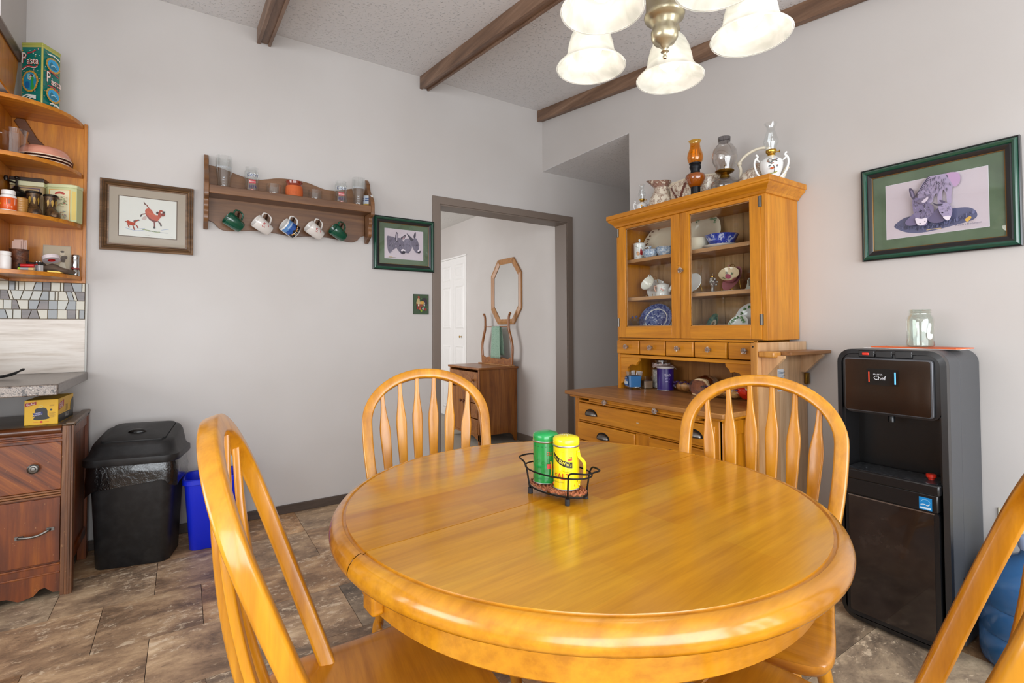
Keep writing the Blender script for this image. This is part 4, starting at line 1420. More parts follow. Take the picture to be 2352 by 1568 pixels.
lathe_obj('burner', [(0, 0.13), (0.025, 0.13), (0.023, 0.15), (0.029, 0.158), (0.03, 0.168), (0.027, 0.178), (0.031, 0.182), (0.031, 0.186), (0, 0.186)], BLACKMETAL, t)
MB().tube([(0.028, 0.01, 0.166), (0.04, 0.016, 0.18)], 0.003, 6).build('wick_knob', BLACKMETAL, t)
lathe_obj('chimney', chimney([(0.029, 0.184), (0.037, 0.197), (0.041, 0.217), (0.038, 0.237), (0.029, 0.262), (0.025, 0.285), (0.027, 0.295), (0.033, 0.305)]), AMBER, t, 32)

# clear globe lamp
loc = hw(0.68, -0.20, CT)
t = thing('globe_oil_lamp', 'clear glass oil lamp with a round globe chimney on the cabinet top', 'oil lamp', loc)
GREYG = glass('smoky_glass', '#f3f2f1', refl=1.6)
lathe_obj('font', chimney([(0.03, 0.0), (0.062, 0.006), (0.07, 0.02), (0.07, 0.042), (0.06, 0.062), (0.035, 0.075), (0.026, 0.08)], 0.004, True), GREYG, t, 36)
MB().tube(spline([(0.045, -0.045, 0.062), (0.075, -0.07, 0.062), (0.08, -0.075, 0.035), (0.055, -0.05, 0.02)], False, 5), 0.006, 8).build('finger_loop', GREYG, t, smooth=60)
lathe_obj('burner', [(0, 0.076), (0.024, 0.076), (0.024, 0.088), (0.018, 0.094), (0.03, 0.1), (0.044, 0.108), (0.046, 0.113), (0.036, 0.110), (0.014, 0.106), (0.012, 0.12), (0, 0.12)], DARKBRASS, t)
MB().box(-0.004, 0.004, -0.0015, 0.0015, 0.118, 0.143).build('wick_tube', DARKBRASS, t)
lathe_obj('chimney', chimney([(0.04, 0.11), (0.044, 0.128), (0.058, 0.155), (0.0625, 0.185), (0.058, 0.215), (0.045, 0.238), (0.031, 0.25), (0.029, 0.258), (0.030, 0.285)]), GREYG, t, 36)
MB().lathe([(0.0292, 0.262), (0.0302, 0.285)], 32).build('smoked_collar', glass('soot_glass', '#a3a1a6', refl=1.0), t, smooth=60)

# overhead-handle pot
loc = hw(0.80, -0.11, CT)
t = thing('kettle_pot', 'brown-patterned lidded pot with a high arched handle on the cabinet top', 'teapot', loc, R(-70))
lathe_obj('body', [(0, 0), (0.07, 0), (0.075, 0.005), (0.09, 0.03), (0.09, 0.055), (0.075, 0.082), (0.055, 0.095), (0, 0.095)], TRANSFER, t, 32)
lathe_obj('lid', [(0.056, 0.094), (0.05, 0.102), (0.03, 0.108), (0.01, 0.112), (0.008, 0.118), (0.014, 0.124), (0.01, 0.132), (0, 0.134)], speckle('lid_ware', ['#e0d6c3', '#9a7a66', '#e0d6c3'], 50, 0.2, coat=0.3), t)
MB().tube(spline([(-0.08, 0, 0.07), (-0.076, 0, 0.115), (-0.082, 0, 0.15), (-0.05, 0, 0.185), (0.0, 0, 0.205), (0.045, 0, 0.2), (0.07, 0, 0.16), (0.08, 0, 0.1), (0.078, 0, 0.07)], False, 5), 0.0075, 8).ball((-0.083, 0, 0.148), 0.013, 10).ball((0.05, 0, 0.195), 0.012, 10).build('arched_handle', CREAMCER, t, smooth=60)
MB().tube(spline([(0.08, 0, 0.03), (0.11, 0, 0.045), (0.125, 0, 0.08), (0.14, 0, 0.09)], False, 5), [0.016 - 0.0006 * i for i in range(16)], 10).build('spout', CREAMCER, t, smooth=60)

# ---- inside the china cabinet
def plate(name, label, lx, ly, z, r, m, tilt=0, h=0.02, wav=None, rim=None, turn=0.0, group=None, cat='plate', sq=(1, 1), gold=None):
    """plate standing on edge (tilt ~75 deg) or lying flat"""
    loc = hw(lx, ly, z)
    t = thing(name, label, cat, loc, R(-90) + turn, group)
    tl = R(tilt)
    M = Matrix.Translation((0, 0, r * sq[1] * math.sin(tl) if tilt else 0)) @ Matrix.Rotation(tl, 4, 'X')
    b_ = MB().lathe([(0, 0), (r * 0.6, 0), (r * 0.66, h * 0.25), (r * 0.98, h * 0.85), (r, h), (r * 0.97, h), (r * 0.62, h * 0.45), (r * 0.58, h * 0.25), (0, h * 0.25)], 40, sq=sq)
    if wav:
        b_.v = [(x * (1 + wav[1] * abs(math.cos(wav[0] / 2 * math.atan2(y, x))) * (math.hypot(x, y) / r) ** 2), y * (1 + wav[1] * abs(math.cos(wav[0] / 2 * math.atan2(y, x))) * (math.hypot(x, y) / r) ** 2), z_) for x, y, z_ in b_.v]
    b_.v = [tuple(M @ Vector(p)) for p in b_.v]
    b_.build('dish', m, t, smooth=50)
    return t, M


S1, S2, S3 = 1.5352, 1.3052, Z0 + 0.0182       # top of upper shelf, middle shelf, cabinet floor

# upper shelf
loc = hw(0.083, -0.175, S1)
t = thing('covered_mug', 'white lidded mug with a red cardinal bird, top left shelf', 'mug', loc, face_cam(loc) + math.pi / 2)
lathe_obj('cup', [(0, 0), (0.032, 0), (0.034, 0.003), (0.035, 0.09), (0.036, 0.095)], WHITECER, t)
lathe_obj('lid', [(0.0375, 0.095), (0.037, 0.1), (0.02, 0.108), (0.005, 0.111), (0.004, 0.115), (0.0075, 0.121), (0.005, 0.128), (0, 0.129)], WHITECER, t)
MB().tube(spline([(0.033, 0, 0.075), (0.052, 0, 0.082), (0.06, 0, 0.055), (0.05, 0, 0.025), (0.033, 0, 0.022)], False, 5), 0.0042, 8).build('handle', WHITECER, t, smooth=60)
a = ART(cylwrap(0.0352, -math.pi / 2))
a.blob([(0.004, 0.03), (0.016, 0.028), (0.018, 0.045), (0.012, 0.062), (0.008, 0.068), (0.003, 0.055)], '#b3262c')
a.blob([(-0.018, 0.03), (-0.004, 0.026), (0.002, 0.036), (-0.006, 0.046), (-0.014, 0.05)], '#d9a06a')
a.shape(circ(-0.016, 0.042, 0.003), '#2a241f')
for u, v in ((-0.02, 0.078), (-0.012, 0.072), (0.012, 0.078), (0.02, 0.07), (-0.02, 0.012), (0.014, 0.014), (0.02, 0.02)):
    a.line([(u - 0.005, v), (u, v + 0.002), (u + 0.005, v - 0.002)], 0.0018, '#5d7048')
a.build('bird_motif', t, 0.2)
t, M = plate('platter', 'large cream oval platter with brown flower rim, leaning behind the covered mug', 0.19, -0.052, S1, 0.163, CREAMCER, 76, 0.022, wav=(8, 0.05), sq=(0.98, 0.70), cat='platter')
a = ART(lambda u, v, d: tuple(M @ Vector((u, v, 0.0225 + d))))
for k in range(14):
    an = R(200 - k * 16)
    for j in range(3):
        rr_ = random.Random(k * 3 + j)
        a.shape(circ(0.140 * 0.98 * math.cos(an) + rr_.uniform(-.012, .012), 0.140 * 0.70 * math.sin(an) + rr_.uniform(-.008, .008), 0.006, 0.005, 7), ['#7d5c48', '#94775e', '#6b5a4c'][j])
a.build('flower_rim', t, 0.2)
BLUEWHITE = speckle('blue_white_ware', ['#e3e6ea', '#c9d2de', '#6f8fb5', '#e3e6ea'], 70, 0.2, coat=0.3)
for nm, lab, lx, ly, s in (('sugar_dish', 'small blue and white frilled dish with a lid beside the covered mug', 0.181, -0.19, 1.0), ('frilled_bowl', 'small blue and white frilled bowl behind the door stile, top left shelf', 0.275, -0.17, 1.1)):
    t = thing(nm, lab, 'dish', hw(lx, ly, S1))
    b = MB().lathe([(0, 0), (0.03 * s, 0), (0.036 * s, 0.006 * s), (0.046 * s, 0.03 * s), (0.042 * s, 0.04 * s), (0.05 * s, 0.048 * s), (0.046 * s, 0.048 * s), (0.036 * s, 0.036 * s), (0.03 * s, 0.01 * s), (0, 0.008 * s)], 40)
    b.v = [(x * (1 + 0.05 * math.cos(10 * math.atan2(y, x)) * z / 0.05), y * (1 + 0.05 * math.cos(10 * math.atan2(y, x)) * z / 0.05), z) for x, y, z in b.v]
    b.build('bowl', BLUEWHITE, t, smooth=60)
    if nm == 'sugar_dish':
        lathe_obj('lid', [(0.04, 0.042), (0.03, 0.052), (0.008, 0.058), (0.005, 0.064), (0.009, 0.07), (0, 0.074)], BLUEWHITE, t)
t, M = plate('dinner_plate', 'cream plate with green flowers and scalloped rim leaning on the upper shelf', 0.45, -0.052, S1, 0.114, CREAMCER, 76, 0.02, wav=(12, 0.03))
a = ART(lambda u, v, d: tuple(M @ Vector((u, v, 0.0205 + d))))
for k in range(24):
    rr_ = random.Random(k + 90)
    an = R(35 + (k % 12) * 2.6) if k < 12 else R(100 + (k % 12) * 2.0)
    q = rr_.uniform(0.085, 0.108)
    a.shape(circ(q * math.cos(an), q * math.sin(an), 0.006, 0.004, 7), ['#7d9c78', '#93ad88', '#6a8a66'][k % 3])
a.build('green_flowers', t, 0.2)
t = thing('cream_bowl', 'plain cream bowl with a fluted rim on the upper shelf', 'bowl', hw(0.478, -0.17, S1))
lathe_obj('bowl', [(0, 0), (0.045, 0), (0.05, 0.004), (0.065, 0.035), (0.072, 0.062), (0.076, 0.066), (0.07, 0.064), (0.06, 0.035), (0.045, 0.008), (0, 0.007)], CREAMCER, t, 40, wav=(16, 0.015, (0.05, 0.066)))
pl, M = plate('side_plate', 'white plate lying under the blue sponge bowl, upper right shelf', 0.625, -0.15, S1, 0.098, WHITECER, 0, 0.012)
t = thing('blue_bowl', 'blue and white sponged bowl on the upper right shelf', 'bowl', hw(0.625, -0.15, S1 + 0.0125))
b = MB().lathe([(0, 0), (0.05, 0), (0.056, 0.004), (0.07, 0.03), (0.08, 0.054), (0.083, 0.056), (0.077, 0.055), (0.065, 0.03), (0.05, 0.01), (0, 0.008)], 40)
b.v = [(x * (1 + 0.03 * math.cos(8 * math.atan2(y, x)) * z / 0.056), y * (1 + 0.03 * math.cos(8 * math.atan2(y, x)) * z / 0.056), z) for x, y, z in b.v]
b.build('bowl', speckle('sponge_blue', ['#22358c', '#2c46a8', '#2c46a8', '#cfd6ea', '#2c46a8'], 34, 0.2, coat=0.3, lo=0.4, hi=0.66), t, smooth=60)
t = thing('wood_plaque', 'dark wooden plaque leaning in the corner of the upper right shelf', 'plaque', hw(0.86, -0.085, S1), R(-90) + R(-70))
MB().box(-0.07, 0.07, -0.006, 0.006, 0, 0.13).build('plaque', HUTCH_DARK, t, bevel=0.002, rot=(R(-12), 0, 0))


# middle shelf
def wire_stand(parent, h=0.1, wd=0.05):
    g = MB()
    for sx in (-1, 1):
        g.tube(spline([(sx * wd * 0.5, -0.035, 0.018), (sx * wd * 0.5, -0.035, 0.003), (sx * wd * 0.5, 0.03, 0.003), (sx * wd * 0.4, 0.03, h * 0.5), (sx * wd * 0.25, 0.015, h)], False, 4), 0.0016, 6)
    g.tube(spline([(-wd * 0.25, 0.015, h), (-0.008, 0.012, h + 0.016), (0.008, 0.012, h + 0.016), (wd * 0.25, 0.015, h)], False, 4), 0.0016, 6)
    return g.build('wire_stand', BRASS, parent, smooth=60)


def teacup(parent, M, r, m_out, m_in, h=None):
    h = h or r * 1.1
    b_ = MB().lathe([(0, 0), (r * 0.45, 0), (r * 0.5, h * 0.08), (r * 0.8, h * 0.4), (r, h), (r * 1.0, h)], 32, M=M)
    o = b_.build('cup', m_out, parent, smooth=60)
    MB().lathe([(r * 0.995, h), (r * 0.95, h * 0.98), (r * 0.74, h * 0.4), (r * 0.4, h * 0.12), (0, h * 0.1)], 32, M=M).build('cup_inside', m_in, o, smooth=60)
    MB().tube([tuple(M @ Vector(p)) for p in spline([(r * 0.85, 0, h * 0.75), (r * 1.25, 0, h * 0.95), (r * 1.5, 0, h * 0.6), (r * 1.1, 0, h * 0.25), (r * 0.7, 0, h * 0.3)], False, 5)], r * 0.075, 8).build('cup_handle', m_out, o, smooth=60)
    return o


loc = hw(0.15, -0.13, S2)
t = thing('teacup_display', 'white teacup tipped on a brass wire stand, middle left shelf', 'teacup', loc, R(-90))
wire_stand(t, 0.11)
M = Matrix.Translation((0.0, 0.012, 0.055)) @ Matrix.Rotation(R(68), 4, 'X') @ Matrix.Rotation(R(100), 4, 'Z')
b = MB().lathe([(0, 0), (0.04, 0.0), (0.056, 0.008), (0.06, 0.01), (0.055, 0.007), (0, 0.003)], 32, M=Matrix.Translation((0, 0.022, 0.052)) @ Matrix.Rotation(R(72), 4, 'X'))
b.build('saucer', WHITECER, t, smooth=50)
teacup(t, Matrix.Translation((-0.005, -0.005, 0.062)) @ Matrix.Rotation(R(62), 4, 'X') @ Matrix.Rotation(R(105), 4, 'Z'), 0.046, WHITECER, mat('ivory_glaze', '#e4e2d8', 0.15, coat=0.3))
loc = hw(0.256, -0.175, S2)
t = thing('mini_teapot', 'small white porcelain creamer with pink roses, middle left shelf', 'creamer', loc, face_cam(loc) + math.pi / 2)
lathe_obj('body', [(0, 0), (0.04, 0), (0.042, 0.004), (0.034, 0.03), (0.032, 0.045), (0.036, 0.062), (0.037, 0.066), (0.033, 0.066), (0, 0.06)], WHITECER, t)
MB().tube(spline([(-0.033, 0, 0.055), (-0.046, 0, 0.06), (-0.042, 0, 0.035), (-0.034, 0, 0.025)], False, 5), 0.004, 8).build('handle', mat('pink_gold', '#c99a86', 0.3), t, smooth=60)
MB().tube([(0.03, 0, 0.025), (0.045, 0, 0.045), (0.052, 0, 0.062)], [0.012, 0.009, 0.006], 8).build('spout', WHITECER, t, smooth=60)
lathe_obj('lid', [(0.033, 0.066), (0.02, 0.074), (0.005, 0.078), (0.006, 0.086), (0, 0.09)], WHITECER, t)
a = ART(cylwrap(0.0352, -math.pi / 2))
for u, v, r_ in ((-0.008, 0.04, 0.006), (0.002, 0.033, 0.006), (-0.018, 0.018, 0.003)):
    a.shape(circ(u, v, r_), '#dba79b').shape(circ(u, v, r_ * 0.5), '#c47468')
for u, v in ((-0.014, 0.03), (0.012, 0.028), (0.006, 0.046), (-0.004, 0.024)):
    a.line([(u - 0.003, v), (u + 0.004, v + 0.003)], 0.002, '#7f9a6c')
a.build('rose_motif', t, 0.2)
loc = hw(0.462, -0.17, S2)
t = thing('framed_dish', 'white dish edge on a tall brass easel behind the door stile', 'dish', loc, R(-90))
wire_stand(t, 0.095, 0.06)
MB().lathe([(0, 0), (0.04, 0), (0.055, 0.008), (0.053, 0.01), (0, 0.004)], 32, M=Matrix.Translation((0, 0.0, 0.06)) @ Matrix.Rotation(R(70), 4, 'X')).build('dish', WHITECER, t, smooth=50)
loc = hw(0.560, -0.14, S2)
t = thing('crystal_bottle', 'small faceted crystal perfume bottle with gold collar, middle right shelf', 'bottle', loc)
CRY = mat('crystal', '#b9b6b0', 0.05, 0.55, coat=1.0)
lathe_obj('base', [(0, 0), (0.017, 0), (0.015, 0.006), (0.008, 0.012), (0.007, 0.03), (0.011, 0.036), (0.013, 0.045), (0.019, 0.06), (0.019, 0.068), (0.01, 0.076), (0.007, 0.085), (0, 0.085)], CRY, t, 8, smooth=15)
lathe_obj('collar', [(0, 0.084), (0.011, 0.085), (0.011, 0.089), (0.006, 0.092), (0, 0.092)], BRASS, t, 16)
lathe_obj('stopper', [(0, 0.091), (0.004, 0.092), (0.006, 0.1), (0.002, 0.112), (0, 0.113)], CLEAR, t, 12)
for k in range(7):
    an = R(150 + k * 26)
    MB().ball((-0.004 + 0.026 * math.cos(an), -0.012 + 0.01 * math.sin(an), 0.058 + 0.016 * math.sin(k * 2.1)), 0.0075, 6).build('petal', CRY, t, smooth=0)
PINK = mat('pink_glaze', '#b57480', 0.18, coat=0.4)
loc = hw(0.668, -0.14, S2)
t = thing('pink_teacup', 'pink teacup and saucer with roses on a brass stand, middle right shelf', 'teacup', loc, R(-90))
wire_stand(t, 0.125, 0.06)
b = MB().lathe([(0, 0), (0.045, 0.0), (0.066, 0.009), (0.07, 0.012), (0.065, 0.009), (0, 0.003)], 36, M=Matrix.Translation((0.005, 0.015, 0.064)) @ Matrix.Rotation(R(62), 4, 'X') @ Matrix.Rotation(R(-20), 4, 'Y'))
b.build('saucer', PINK, t, smooth=50)
Mc = Matrix.Translation((-0.002, -0.006, 0.062)) @ Matrix.Rotation(R(48), 4, 'X') @ Matrix.Rotation(R(18), 4, 'Y') @ Matrix.Rotation(R(110), 4, 'Z')
co = teacup(t, Mc, 0.05, PINK, mat('cup_ivory', '#dcc9a8', 0.2, coat=0.3), 0.045)
MB().lathe([(0.0495, 0.0448), (0.051, 0.0458), (0.0495, 0.046)], 32, M=Mc).lathe([(0.0245, 0.003), (0.0262, 0.0042), (0.0265, 0.0065), (0.025, 0.007)], 32, M=Mc).build('gilt_rim', BRASS, co, smooth=60)
a = ART(lambda u, v, d: tuple(Mc @ Vector((u, v, 0.006 + 0.9 * (u * u + v * v) / 0.05 * 0.9 + d + 0.0015))))
for u, v, r_, c_ in ((0.012, 0.008, 0.013, '#a34a68'), (0.012, 0.008, 0.007, '#7d2f4c'), (-0.012, -0.02, 0.010, '#b8607a'), (-0.012, -0.02, 0.005, '#8d3c58'), (0.024, -0.010, 0.005, '#5c6b48'), (-0.004, 0.026, 0.006, '#5c6b48'), (0.028, 0.014, 0.005, '#6d5a40')):
    a.shape(circ(u, v, r_), c_)
a.build('rose_motif', t, 0.2)
loc = hw(0.785, -0.15, S2)
t = thing('grey_jug', 'small pale grey stoneware jug at the right end of the middle shelf', 'jug', loc)
lathe_obj('body', [(0, 0), (0.03, 0), (0.032, 0.004), (0.026, 0.012), (0.024, 0.022), (0.018, 0.04), (0.013, 0.055), (0.015, 0.06), (0, 0.06)], mat('grey_stoneware', '#b9bcb0', 0.35), t, 24)
MB().tube(spline([(-0.014, 0, 0.054), (-0.03, 0, 0.045), (-0.026, 0, 0.02)], False, 5), 0.004, 8).build('handle', mat('grey_stoneware', '#b9bcb0', 0.35), t, smooth=60)
for z in (S2, ):
    tag(MB().box(0.02, CW - 0.02, FR + 0.049, -0.02, 0, 0.0006).build('shelf_paper', mat('shelf_liner', '#d6d2c8', 0.7), None, (0, HY0, z - 0.0011), (0, 0, R(-90))), 'thin white paper lining the middle shelf of the cabinet', 'paper')

# cabinet floor
t, M = plate('blue_platter', 'blue willow oval platter leaning at the bottom left of the cabinet', 0.165, -0.12, S3, 0.122, BLUEWARE, 74, 0.018, sq=(1.0, 0.78), cat='platter')
MB().lathe([(0.078, 0.0092), (0.078, 0.0106), (0.0845, 0.0122), (0.0845, 0.0112)], 40, M=M, sq=(1.0, 0.78)).build('white_band', WHITECER, t, smooth=60)
a = ART(lambda u, v, d: tuple(M @ Vector((u, v, 0.0058 + d))))
for k in range(26):
    rr_ = random.Random(k + 5)
    a.shape(circ(rr_.uniform(-0.06, 0.05), rr_.uniform(-0.042, 0.038), rr_.uniform(0.003, 0.009), rr_.uniform(0.002, 0.004), 7), ['#b9c4e2', '#93a3d0', '#dfe5f2'][k % 3])
a.build('willow_scene', t, 0.2)
loc = hw(0.078, -0.2, S3)
t = thing('beaded_glass_bowl', 'clear glass flared bowl with blue beads at the cabinet corner', 'bowl', loc)
lathe_obj('bowl', chimney([(0.03, 0.0), (0.034, 0.004), (0.012, 0.012), (0.02, 0.03), (0.046, 0.06), (0.056, 0.085), (0.045, 0.1)], 0.003, True), glass('bowl_glass', '#f6f8fb', refl=2.0), t, 36)
for k in range(6):
    an = R(190 + k * 30)
    MB().ball((0.045 * math.cos(an), 0.045 * math.sin(an), 0.105 + 0.006 * math.sin(k * 2)), 0.0075, 8).build('bead', mat('blue_bead', '#3a4a86', 0.08, 0.2, coat=1.0), t)
plate('saucer', 'white gilt-edged saucer behind the door stile, bottom left of the cabinet', 0.30, -0.10, S3, 0.05, WHITECER, 74, 0.012, cat='saucer')
plate('saucer', 'pale saucer seen edge-on beside the salt cellar, bottom right of the cabinet', 0.405, -0.13, S3, 0.055, WHITECER, 74, 0.012, turn=R(-40), cat='saucer')
loc = hw(0.497, -0.17, S3)
t = thing('salt_cellar', 'small crystal salt shaker with a gold cap, cabinet floor', 'shaker', loc)
lathe_obj('body', [(0, 0), (0.018, 0), (0.014, 0.02), (0.014, 0.03), (0, 0.03)], CRY, t, 8, smooth=15)
lathe_obj('cap', [(0.014, 0.03), (0.014, 0.045), (0.019, 0.05), (0.019, 0.056), (0.012, 0.06), (0, 0.06)], mat('pale_gold', '#cbb98a', 0.3, 0.8), t, 12, smooth=30)
GREENS = speckle('green_saucer_glaze', ['#2b5c58', '#3c7a72', '#7d9472', '#3c7a72'], 40, 0.2, coat=0.4)
t, M = plate('green_saucer', 'dark green saucer with a gilt medallion leaning on the cabinet floor', 0.535, -0.10, S3, 0.062, GREENS, 66, 0.014, turn=R(-30), cat='saucer')
MB().lathe([(0, 0.0042), (0.03, 0.0043), (0.03, 0.0038)], 32, M=M).build('medallion', CREAMCER, t)
a = ART(lambda u, v, d: tuple(M @ Vector((u, v, 0.0044 + d))))
for k in range(9):
    an = R(k * 40)
    a.shape(circ(0.012 * math.cos(an), 0.012 * math.sin(an), 0.006, 0.0045, 8), '#776a50')
a.shape(circ(0, 0, 0.006), '#4b4234')
a.build('star_motif', t, 0.2)
for nm, lab, lx, ly, r_, tl in (('shamrock_plate', 'white fluted plate with green shamrocks leaning, bottom right of the cabinet', 0.735, -0.07, 0.085, 74), ('shamrock_saucer', 'smaller white saucer with shamrocks in front of the shamrock plate', 0.715, -0.15, 0.055, 62)):
    t, M = plate(nm, lab, lx, ly, S3, r_, WHITECER, tl, 0.015, wav=(20, 0.012))
    a = ART(lambda u, v, d, M=M: tuple(M @ Vector((u, v, 0.0155 + d))))
    for k in range(9):
        rr_ = random.Random(k + 31)
        an = R(30 + k * 24)
        q = r_ * rr_.uniform(0.6, 0.9)
        for j in range(3):
            a.shape(circ(q * math.cos(an) + 0.005 * math.cos(j * 2.1), q * math.sin(an) + 0.005 * math.sin(j * 2.1), 0.0042, 0.0042, 7), ['#5c8f4e', '#4a7c40'][k % 2])
    a.build('shamrocks', t, 0.2)

# ---- on the hutch counter
HC = 0.7575
loc = hw(0.085, -0.245, HC)
t = thing('candle_jar', 'square clear glass jar candle with blue wax and label', 'candle', loc, R(-90) + R(-22))
b = MB()
def sqring(s, z):
    return [(s * c, s * d_, z) for c, d_ in ((-1, -0.8), (-0.8, -1), (0.8, -1), (1, -0.8), (1, 0.8), (0.8, 1), (-0.8, 1), (-1, 0.8))]
b.loft([sqring(0.036, 0), sqring(0.042, 0.08), sqring(0.044, 0.105), sqring(0.041, 0.105), sqring(0.037, 0.016)], cap=True)
b.build('glass_jar', glass('jar_glass', '#f6f8f9', refl=2.0), t, smooth=20)
MB().loft([sqring(0.0365, 0.014), sqring(0.0395, 0.078)]).build('blue_wax', mat('blue_wax', '#2d86c9', 0.4), t, smooth=20)
a = ART(lambda u, v, d: (u, -0.0372 - 0.075 * (v) - d - 0.0012, v))
a.shape([(-0.033, 0.02), (0.018, 0.02), (0.018, 0.076), (-0.033, 0.076)], '#2a6fb8')
a.shape([(-0.033, 0.060), (0.018, 0.060), (0.018, 0.076), (-0.033, 0.076)], '#173a66')
a.blob([(-0.033, 0.03), (-0.01, 0.028), (0.018, 0.032), (0.018, 0.044), (-0.005, 0.046), (-0.033, 0.042)], '#cfe2f0')
a.shape([(-0.032, 0.038), (-0.014, 0.038), (-0.014, 0.056), (-0.032, 0.056)], '#d9d4c6')
a.text('Summer', -0.008, 0.068, 0.0105, '#eef4f8')
a.build('label', t, 0.4)
loc = hw(0.12, -0.165, HC)
t = thing('brown_square_jar', 'small square glass jar of brown spice behind the candle', 'jar', loc, R(-90) + R(-20))
MB().loft([sqring(0.03, 0), sqring(0.031, 0.05), sqring(0.026, 0.06), sqring(0.022, 0.075), sqring(0.02, 0.075), sqring(0.028, 0.05), sqring(0.028, 0.004)]).build('glass_jar', CLEAR, t, smooth=20)
MB().loft([sqring(0.0275, 0.003), sqring(0.0278, 0.045)]).build('spice', speckle('spice', ['#6b5038', '#8a6b4c', '#a5855f'], 300, 0.9), t, smooth=20)
loc = hw(0.155, -0.075, HC)
t = thing('flour_jar', 'tall glass jar of white flour with red check ribbon', 'jar', loc, face_cam(loc) + math.pi / 2)
lathe_obj('glass_jar', chimney([(0.045, 0.0), (0.055, 0.006), (0.056, 0.115), (0.048, 0.135), (0.036, 0.145), (0.036, 0.16)], 0.003, True), CLEAR, t, 32)
lathe_obj('flour', [(0, 0.004), (0.051, 0.005), (0.0525, 0.07), (0.0525, 0.11), (0, 0.12)], speckle('flour', ['#e6e3de', '#d9d5ce', '#b0aaa0', '#e6e3de'], 40, 0.9, lo=0.3, hi=0.62), t, 32)
lathe_obj('lid', [(0.037, 0.158), (0.038, 0.168), (0.034, 0.172), (0, 0.172)], STEEL, t, 32)
b = MB()
n = 36
b.tube([(0.05 * math.cos(2 * math.pi * i / n), 0.05 * math.sin(2 * math.pi * i / n), 0.137 + 0.004 * math.sin(i * 1.7)) for i in range(n)], [(0.011, 0.003)] * n, closed=True, sec=[(1, 1), (1, -1), (-1, -1), (-1, 1)], up=(0, 0, 1))
b.build('ribbon', speckle('check_ribbon', ['#d8d0c8', '#d8d0c8', '#a02a34', '#d8d0c8'], 120, 0.7, lo=0.42, hi=0.6), t)
MB().tube(spline([(0.05, -0.01, 0.14), (0.07, -0.02, 0.135), (0.085, -0.02, 0.115)], False, 4), [(0.001, 0.01)] * 9, sec=[(1, 1), (1, -1), (-1, -1), (-1, 1)], up=(0, 0, 1)).build('ribbon_tail', MATS['check_ribbon'], t)
loc = hw(0.235, -0.135, HC)
t = thing('purple_can', 'dark purple coffee can with a pale plastic lid and white script', 'can', loc, face_cam(loc) + math.pi / 2)
lathe_obj('body', [(0, 0), (0.0485, 0), (0.049, 0.002), (0.0475, 0.004), (0.0475, 0.128), (0, 0.128)], mat('purple_label', '#2a1068', 0.35), t, 40)
lathe_obj('lid', [(0.049, 0.127), (0.05, 0.128), (0.05, 0.137), (0.047, 0.139), (0, 0.138)], mat('pale_lid', '#cfcac6', 0.4), t, 40)
lathe_obj('bottom_rim', [(0.0478, 0.0), (0.0493, 0.001), (0.0478, 0.0045)], STEEL, t, 40)
a = ART(cylwrap(0.0478, -math.pi / 2))
a.text('Panache', 0.014, 0.092, 0.0145, '#e6e0f2', shear=0.25, sx=0.85)
a.line([(0.0, 0.082), (0.014, 0.084), (0.028, 0.083)], 0.0008, '#e6e0f2')
for i, v in enumerate((0.070, 0.066, 0.053, 0.049)):
    a.shape([(0.0, v), (0.014 + 0.01 * (i % 2), v), (0.014 + 0.01 * (i % 2), v + 0.0022), (0.0, v + 0.0022)], '#a99bd0')
a.build('print', t, 0.3)


def bag(name, label, lx, ly, dims, turn, parts, bagmat, cat='bread'):
    """loaf in a clear crinkled bag"""
    loc = hw(lx, ly, HC)
    t = thing(name, label, cat, loc, R(-90) + turn)
    rx, ry, rz = dims
    rr_ = random.Random(hash(name) % 97 + int(lx * 1000))
    b_ = MB()
    n, k = 20, 12
    rings = []
    for j in range(k + 1):
        s = j / k
        x = -rx + 2.25 * rx * s
        prof_ = max(0.12, (math.sin(math.pi * min(1, max(0.02, s * 1.08))) ** 0.5 if s < 0.86 else 0.32 + 0.45 * (s - 0.86) / 0.14))
        rings.append([(x, ry * prof_ * math.cos(2 * math.pi * i / n) * (1 + 0.10 * rr_.uniform(-1, 1)), rz + rz * prof_ * math.sin(2 * math.pi * i / n) * (1 + 0.10 * rr_.uniform(-1, 1))) for i in range(n)])
    rings = [[(x, y, max(0.001, z)) for x, y, z in r_] for r_ in rings]
    b_.loft(rings)
    b_.build('plastic_bag', bagmat, t, smooth=25)
    parts(t, rx, ry, rz)
    return t


BAGC = glass('clear_bag', '#f6f2ee', refl=3.0, rough=0.1)
BREAD = speckle('bread_crust', ['#a8743a', '#c99a58', '#dcb478'], 18, 0.8, 0.1)
CRUMB = speckle('bread_crumb', ['#d9bd92', '#e2cba4', '#cbab7c'], 40, 0.9)


def buns(t, rx, ry, rz):
    for i in range(4):
        MB().ball((-rx * 0.55 + i * rx * 0.36, (-1) ** i * ry * 0.18, rz * 0.95), (rx * 0.3, ry * 0.7, rz * 0.75), 14).build('bun', BREAD, t)
    a = MB()
    for i in range(10):
        an = R(20 + i * 14)
        a.ball((-rx * 0.8 + i * rx * 0.17, -ry * 0.55, rz * (1.55 + 0.12 * math.sin(i * 2))), (rx * 0.09, ry * 0.25, rz * 0.16), 6)
    a.build('bag_print', mat('bag_print_purple', '#4a3468', 0.35), t)


def loaf(t, rx, ry, rz):
    b_ = MB()
    for i in range(8):
        x = -rx * 0.75 + i * rx * 0.2
        sl = spline([(-ry * 0.7, rz * 0.1), (ry * 0.7, rz * 0.1), (ry * 0.75, rz * 1.2), (ry * 0.4, rz * 1.7), (-ry * 0.4, rz * 1.7), (-ry * 0.75, rz * 1.2)], True, 3)
        MB().prism(sl, x, x + rx * 0.19, 'yz').build('bread_slice', [CRUMB, BREAD], t, smooth=30)


